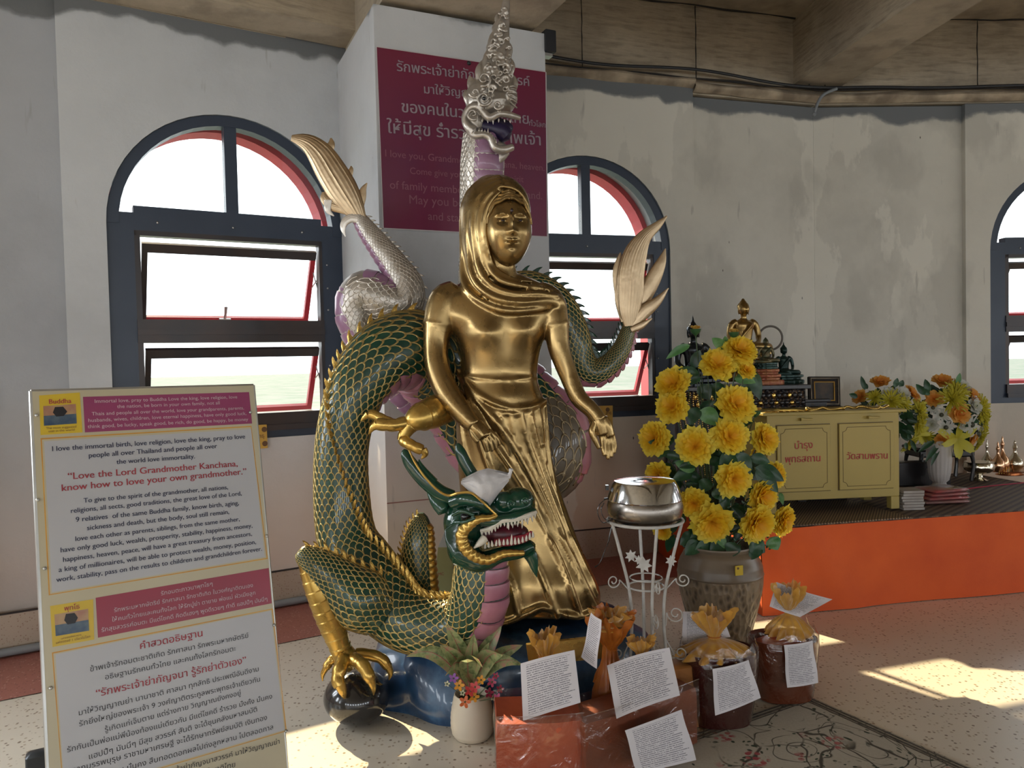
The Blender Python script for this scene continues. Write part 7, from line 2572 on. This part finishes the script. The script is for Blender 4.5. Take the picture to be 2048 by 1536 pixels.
def bouquet(label, cx, cy, rp, Y, spec, seed, leaves):
    rg = random.Random(seed)
    t = thing('bouquet', label, 'bouquet', W(cx, cy + rp, Y))
    inv = Matrix.Translation(-t.location)
    R0_ = Rm(rp, Y); cc = W(cx, cy, Y)
    for (dx, dy, r, kind) in spec:
        me = {'w': rose_w, 'o': rose_o, 'm': mum_y, 'l': lily_y, 'd': daisy_w}[kind]
        q = min(.98, math.hypot(dx, dy) / (rp * 1.05)); dp = math.sqrt(1 - q * q)
        p = cc + Vector((Rm(dx, Y), -R0_ * .75 * dp, -Rm(dy, Y)))
        out = Vector((dx / rp, -.9 * dp - .35, -dy / rp * .9))
        if kind == 'l': out = Vector((0.1, -1, .0))
        o = bpy.data.objects.new('bloom', me); col.objects.link(o); o.parent = t
        o.matrix_basis = inv @ Matrix.Translation(p) @ out.to_track_quat('Z', 'Y').to_matrix().to_4x4() @ Matrix.Rotation(rg.uniform(0, 6), 4, 'Z') @ Matrix.Scale(Rm(r, Y), 4)
        if kind == 'd':
            mb = MB(); mb.ball(p + out.normalized() * .006, Rm(r * .28, Y), 8, 6); e_ = mb.build('flower_eye', M_eye, t)
    mb = MB()
    for k in range(110):
        a = rg.uniform(0, 6.28); b = rg.uniform(-.9, 1); d = Vector((math.cos(a) * math.sqrt(1 - b * b), math.sin(a) * math.sqrt(1 - b * b) * .75, b * .9))
        p = cc + d * R0_ * rg.uniform(.55, .9); leaf(mb, p, p + (d + Vector((0, 0, -.2))) * R0_ * .34, R0_ * .16, 0, .2, 4)
    stuff(mb.build('foliage', M_lf, t))
    for (x0, y0, x1, y1, w, m_) in leaves:
        mb = MB(); leaf(mb, W(x0, y0, Y - R0_ * .5), W(x1, y1, Y - R0_ * .5), Rm(w, Y), 0.03, .2, 8); mb.build('leaf', m_, t)
    return t


YB = 5.55
bR = bouquet('large yellow, apricot and white bouquet in the white fluted vase right of the cabinet', 1887, 832, 68, YB, [
    (-10, -68, 21, 'o'), (22, -58, 20, 'w'), (38, -40, 18, 'o'), (34, -22, 20, 'w'), (5, -50, 26, 'm'), (-8, -35, 30, 'm'), (0, -8, 22, 'o'), (-38, -36, 18, 'o'), (-30, -6, 15, 'd'), (-22, 18, 16, 'd'), (28, 14, 20, 'd'), (-42, -20, 14, 'd'), (-46, 12, 16, 'w'),
    (58, -14, 28, 'm'), (66, 12, 26, 'm'), (52, 34, 22, 'd'), (68, 40, 20, 'm'), (-26, 42, 15, 'o'), (38, 44, 15, 'o'), (4, 42, 34, 'l'), (60, 58, 14, 'm'), (-50, 36, 20, 'm'), (12, 14, 14, 'w'), (50, 0, 14, 'm'), (-58, -2, 14, 'w')], 3,
    [(1880, 885, 1850, 925, 10, M_lf), (1880, 888, 1862, 932, 9, M_lf), (1885, 890, 1880, 930, 9, M_lf), (1870, 880, 1836, 905, 10, M_lf), (1890, 885, 1905, 915, 9, M_lf), (1925, 880, 1938, 902, 8, M_lf), (1850, 790, 1832, 768, 12, M_lf), (1858, 785, 1850, 758, 12, M_lf), (1915, 770, 1920, 746, 9, M_lf2), (1860, 790, 1838, 776, 10, M_lf)])
bL = bouquet('yellow and white bouquet trailing down behind the right end of the cabinet', 1770, 832, 62, 5.35, [
    (-13, -66, 20, 'o'), (-52, -38, 17, 'o'), (44, -42, 21, 'o'), (-8, -46, 16, 'w'), (-34, -38, 18, 'm'), (-8, -32, 26, 'm'), (16, -44, 20, 'w'), (14, -28, 20, 'm'), (30, -50, 12, 'd'), (54, -8, 26, 'm'), (52, 16, 24, 'm'), (60, 36, 20, 'l'), (42, 52, 22, 'm'), (64, 2, 14, 'd'), (60, -22, 15, 'l')], 4,
    [(1730, 780, 1722, 752, 9, M_lf), (1735, 778, 1726, 764, 8, M_lf), (1790, 775, 1795, 756, 10, M_lf), (1800, 775, 1806, 760, 10, M_lf), (1715, 795, 1698, 788, 10, M_lf), (1822, 880, 1832, 905, 8, M_lf), (1812, 885, 1812, 900, 7, M_lf)])
M_vase = mat('white_fluted_vase', (.50, .46, .44), .35, c2=(.46, .42, .40))


def vase(label, px, pyb, pyt, Y, rp, zb=None):
    c = W(px, pyb, Y); c.z = ZM if zb is None else zb
    h = W(px, pyt, Y).z - c.z; R = Rm(rp, Y)
    mb = MB(); mb.lathe([(R * .98, 0), (R * 1.0, h * .012), (R * .70, h * .06), (R * .52, h * .12), (R * .50, h * .15), (R * .72, h * .20), (R * .86, h * .35), (R * .95, h * .6), (R * 1.02, h * .85), (R * 1.08, h), (R * 1.0, h), (R * .9, h * .8)], c, 72, fn=lambda a, i: 1 + .045 * abs(math.sin(9 * a)))
    o = mb.build('fluted_vase', M_vase, angle=60); tag(o, label, 'vase')
vase('white fluted vase holding the large bouquet beside the red fabric packs', 1879, 975, 880, YB - .06, 23)
vase('white fluted vase of the bouquet standing behind the yellow cabinet', 1765, 975, 870, 5.4, 22)

# dark low tables
def low_table(label, x0, x1, ytop, Y, depth, zbot):
    a, b = W(x0, ytop, Y), W(x1, ytop, Y); zt = a.z; w = b.x - a.x
    t = thing('low_table', label, 'table', (a.x + w / 2, Y + depth / 2, zbot))
    mb = MB(); mb.box((a.x + w / 2, Y + depth / 2, zt - .012), (w, depth, .024), bev=.006); mb.build('table_top', M_lacq, t, smooth=False)
    mb = MB(); mb.box((a.x + w / 2, Y + depth / 2, zt - .05), (w * .94, depth * .9, .055), bev=.01); mb.build('apron', M_lacq, t, smooth=False)
    for sx in (-1, 1):
        for sy in (-1, 1):
            mb = MB(); mb.tube([(a.x + w / 2 + sx * w * .42, Y + depth / 2 + sy * depth * .4, zt - .05, .018), (a.x + w / 2 + sx * w * .45, Y + depth / 2 + sy * depth * .42, (zt + zbot) / 2, .013), (a.x + w / 2 + sx * w * .42, Y + depth / 2 + sy * depth * .4, zbot + .012, .016)], 8, n=10); mb.build('leg', M_lacq, t)
low_table('black low table with curved legs behind the fluted vase and bouquet', 1838, 1956, 896, 5.75, .26, ZM)
lt0 = W(1812, 926, 5.62)
mb = MB(); mb.box((W(1850, 940, 5.62).x, 5.70, (ZM + lt0.z) / 2), (W(1925, 940, 5.62).x - lt0.x, .10, lt0.z - ZM), bev=.006); o = mb.build('plank_step', M_lacq, smooth=False); tag(o, 'black plank step on the mat between the cabinet and the low table', 'step')
M_fold = mat('tan_cloth', (.34, .20, .13), .8, c2=(.2, .11, .08), scale=12, bump=.5)
mb = MB(); c = W(1925, 893, 5.82)
mb.lathe([(.10, 0), (.102, .01), (.09, .03), (.06, .055), (.001, .07)], (c.x, 5.88, W(1900, 896, 5.75).z), 24, sy=.8, fn=lambda a, i: 1 + .06 * math.sin(5 * a)); o = mb.build('cloth_bundle', M_fold); tag(o, 'tan cloth bundle on the black low table behind the bouquet', 'cloth')

# silver footed bowl and tray of small vessels
M_sil = gold_mat('bright_silver', (.78, .72, .60), (.55, .50, .40), .14, .5, 30)
M_cop = gold_mat('rose_gold', (.80, .48, .30), (.60, .34, .2), .18, .05, 10)
c = G(1958, 960, ZM)
k = Rm(28, c.y)
BO = thing('footed_bowl', 'small silver footed bowl on the striped mat, left of the vessel tray', 'bowl', c)
mb = MB(); hz = k * .62 * 2.2
mb.lathe([(k * .62, 0), (k * .64, hz * .02), (k * .45, hz * .08), (k * .26, hz * .16), (k * .22, hz * .28), (k * .30, hz * .36)], c, 36); mb.build('foot', M_sil, BO)
mb = MB(); mb.lathe([(k * .28, hz * .35), (k * .70, hz * .42), (k * .96, hz * .56), (k * 1.02, hz * .72), (k * .94, hz * .90), (k * .92, hz * .93), (k * .96, hz * .97), (k * .90, hz * .97), (k * .5, hz * .90), (.001, hz * .88)], c, 40); mb.build('bowl', M_sil, BO)
ct = G(2030, 952, ZM); ct.y += .06
zt_ = W(2030, 940, ct.y).z
TRY = thing('tray', 'round rose-gold footed tray carrying slim ritual vessels at the right edge', 'tray', ct)
rt = Rm(52, ct.y)
mb = MB(); mb.lathe([(rt * .5, 0), (rt * .55, .006), (rt * .40, .015), (rt * .45, zt_ - ct.z - .01), (rt * .95, zt_ - ct.z - .004), (rt * 1.0, zt_ - ct.z + .004), (rt * .97, zt_ - ct.z + .004), (rt * .9, zt_ - ct.z)], ct, 48, sy=.7); mb.build('tray_body', M_cop, TRY)
def bottle(label, px, pyt, pyb, r, Y, m):
    c = W(px, pyb, Y); c.z = zt_ + .001; h = W(px, pyt, Y).z - c.z; R = Rm(r, Y)
    mb = MB(); mb.lathe([(R * .6, 0), (R * .62, h * .03), (R * .95, h * .12), (R, h * .22), (R * .85, h * .36), (R * .42, h * .48), (R * .22, h * .58), (R * .20, h * .70), (R * .30, h * .74), (R * .26, h * .80), (R * .12, h * .86), (R * .16, h * .92), (.001, h)], c, 28)
    o = mb.build('ritual_bottle', m); tag(o, label, 'bottle', 'slim vessels on the round tray')
ty = ct.y
bottle('rose-gold slim bottle, taller pointed one at the middle of the tray', 2005, 872, 938, 13, ty - .03, M_cop)
bottle('rose-gold slim bottle just left of the tallest one', 1996, 883, 940, 13, ty - .07, M_cop)
bottle('silver swan-necked bottle at the left end of the tray', 1974, 878, 934, 11, ty + .02, M_sil)
bottle('silver swan-necked bottle at the right end of the tray', 2030, 880, 938, 16, ty, M_sil)
mb = MB()
for q in range(5):
    c = W(1998 + q * 5, 935, ty - .10); 
    for k in range(9): mb.ball((c.x, c.y, c.z - k * .006), .0032, 6, 4)
o = mb.build('bead_tassel', M_bead); tag(stuff(o), 'short gold bead tassel hanging over the front of the tray', 'tassel')

# stacks on the mat
M_book = mat('book_paper', (.42, .39, .36), .7, c2=(.34, .30, .27), scale=14)
M_book2 = mat('book_cover', (.30, .25, .22), .5, c2=(.36, .3, .27), scale=10)
b0 = G(1806, 1021, ZM); 
for k in range(7):
    rg = random.Random(k); w = Rm(44, b0.y)
    h = .0135
    c = b0 + Vector((w / 2 + rg.uniform(-.004, .004), .07, .0075 + k * .0175))
    o_ = thing('booklet', ['bottom booklet of the pale stack beside the cabinet leg', 'second booklet from the bottom of the pale stack', 'third booklet from the bottom of the pale stack', 'middle booklet of the pale stack, fourth up', 'fifth booklet up in the pale stack', 'booklet just under the top one of the pale stack', 'top booklet of the pale stack beside the cabinet leg'][k], 'book', c, 'pale booklets stacked by the cabinet')
    mb = MB(); mb.box(c, (w * .97, .13, h), rz=rg.uniform(-.06, .06)); mb.build('pages', M_book, o_, smooth=False)
    mb = MB(); rz = rg.uniform(-.05, .05)
    mb.box(c + Vector((0, 0, h / 2 + .001)), (w, .135, .0016), rz=rz); mb.build('cover', M_book2, o_, smooth=False)
M_rf = mat('red_fabric', (.42, .06, .06), .6, c2=(.34, .10, .10), scale=14, bump=.5)
M_rf2 = mat('dull_red_fabric', (.30, .10, .09), .7, c2=(.22, .12, .11), scale=14, bump=.5)
r0 = G(1856, 1012, ZM); r1 = G(1930, 1006, ZM)
for k, m_ in enumerate((M_rf2, M_rf, M_rf, M_rf)):
    c = (r0 + r1) / 2 + Vector((.004 * k, .09, .014 + k * .024))
    L = (r1 - r0).length * (1.05 - .05 * k)
    t = thing('fabric_pack', ['lowest folded dull red fabric pack right of the booklets', 'second folded red fabric pack from the bottom of the pile', 'third folded red fabric pack from the bottom of the pile', 'top folded red fabric pack in clear wrap before the fluted vase'][k], 'fabric', c, 'folded red fabric packs')
    mb = MB(); R_ = Matrix.Rotation(.09 + .06 * k, 3, 'Z')
    mb.box(c, (L, .19, .020), R=R_, bev=.009); mb.build('folded_cloth', m_, t, angle=60)
    mb = MB(); mb.box(c + Vector((0, 0, .001)), (L * 1.04, .20, .0215), R=R_, bev=.01); mb.build('plastic_wrap', M_plastic, t, angle=60)

# pail standing behind the dragon's neck
PL_ = thing('votive_box', 'pale yellow tapered box with a white upper part, behind the dragon neck', 'box', W(883, 1190, 3.82))
M_pail = mat('pale_yellow_plastic', (.48, .40, .16), .4, c2=(.42, .34, .12)); M_pail2 = mat('milky_plastic', (.55, .53, .48), .35)
a4 = [W(866, 1192, 3.80), W(906, 1192, 3.80), W(906, 1095, 3.80), W(876, 1095, 3.80)]
mb = MB(); mb.prism(a4, Vector((.0, .12, 0))); mb.build('yellow_part', M_pail, PL_, smooth=False)
a5 = [a4[3] + Vector((0, .005, 0)), a4[2] + Vector((0, .005, 0)), W(906, 1062, 3.84), W(890, 1062, 3.84)]
mb = MB(); mb.prism(a5, Vector((.0, .09, 0))); mb.build('white_part', M_pail2, PL_, smooth=False)
lines('lettering', M_redp, lambda x, y: (x, y), [('MC', (877, 1151), (888, 1150))], lambda x, y: on_plane(x, y, a4[0] - Vector((0, .002, 0)), Vector((0, -1, 0))), Vector((0, -1, 0)), PL_, 1)

# ================================================================ PIPES, CABLES
M_pvc = mat('grey_conduit', (.26, .28, .30), .5)
M_cable = mat('black_cable', (.015, .016, .02), .5)
pe0 = V12 - U1 * (sA - s_pier) + N1 * .05; pe1 = V12 - U1 * (FL + .2) + N1 * .05
mb = MB(); mb.tube([(pe0.x, pe0.y, .03, .022), (pe1.x, pe1.y, .03, .022)], 10); o = mb.build('conduit_pipe', M_pvc); tag(o, 'grey conduit pipe running along the foot of the left wall', 'pipe')
mb = MB()
pts = []
for t in np.linspace(0, 1, 14):
    p = (B0 + U2 * (.0 + t * LB)) + N2 * .075; pts.append((p.x, p.y, 3.70 - .02 * math.sin(t * 9) - .03 * t, .012))
for t in np.linspace(.05, 1, 10):
    p = V23 + U3 * (t * FL) + N3 * .06; pts.append((p.x, p.y, 3.66 + .006 * math.sin(t * 14), .012))
mb.tube(pts, 8, n=60); o = mb.build('ceiling_cable', M_cable); tag(o, 'black cable running along the ledge under the ceiling, right side', 'cable')
mb = MB(); v = V23 + N3 * .10
mb.tube([(v.x + .12, v.y, 3.64, .012), (v.x + .02, v.y, 3.60, .012), (v.x - .03, v.y, 3.54, .012), (v.x - .06, v.y + .01, 3.45, .010)], 8, n=20)
mb.ball((v.x - .062, v.y + .01, 3.445), .018, 8, 6); o = mb.build('cable_end', M_pvc); tag(o, 'loose end of a pale cable hanging at the wall corner', 'cable')
mb = MB(); p = W(1096, 86, 4.66); mb.box(p, (.07, .08, .13), rz=a24, bev=.004); o = mb.build('junction_box', M_cable, smooth=False); tag(o, 'black junction box at the top right corner of the pier', 'junction box')
mb = MB(); q = W(1094, 112, 4.66); mb.box(q, (.05, .05, .018), rz=a24); mb.build('clip', M_alu, o, smooth=False)
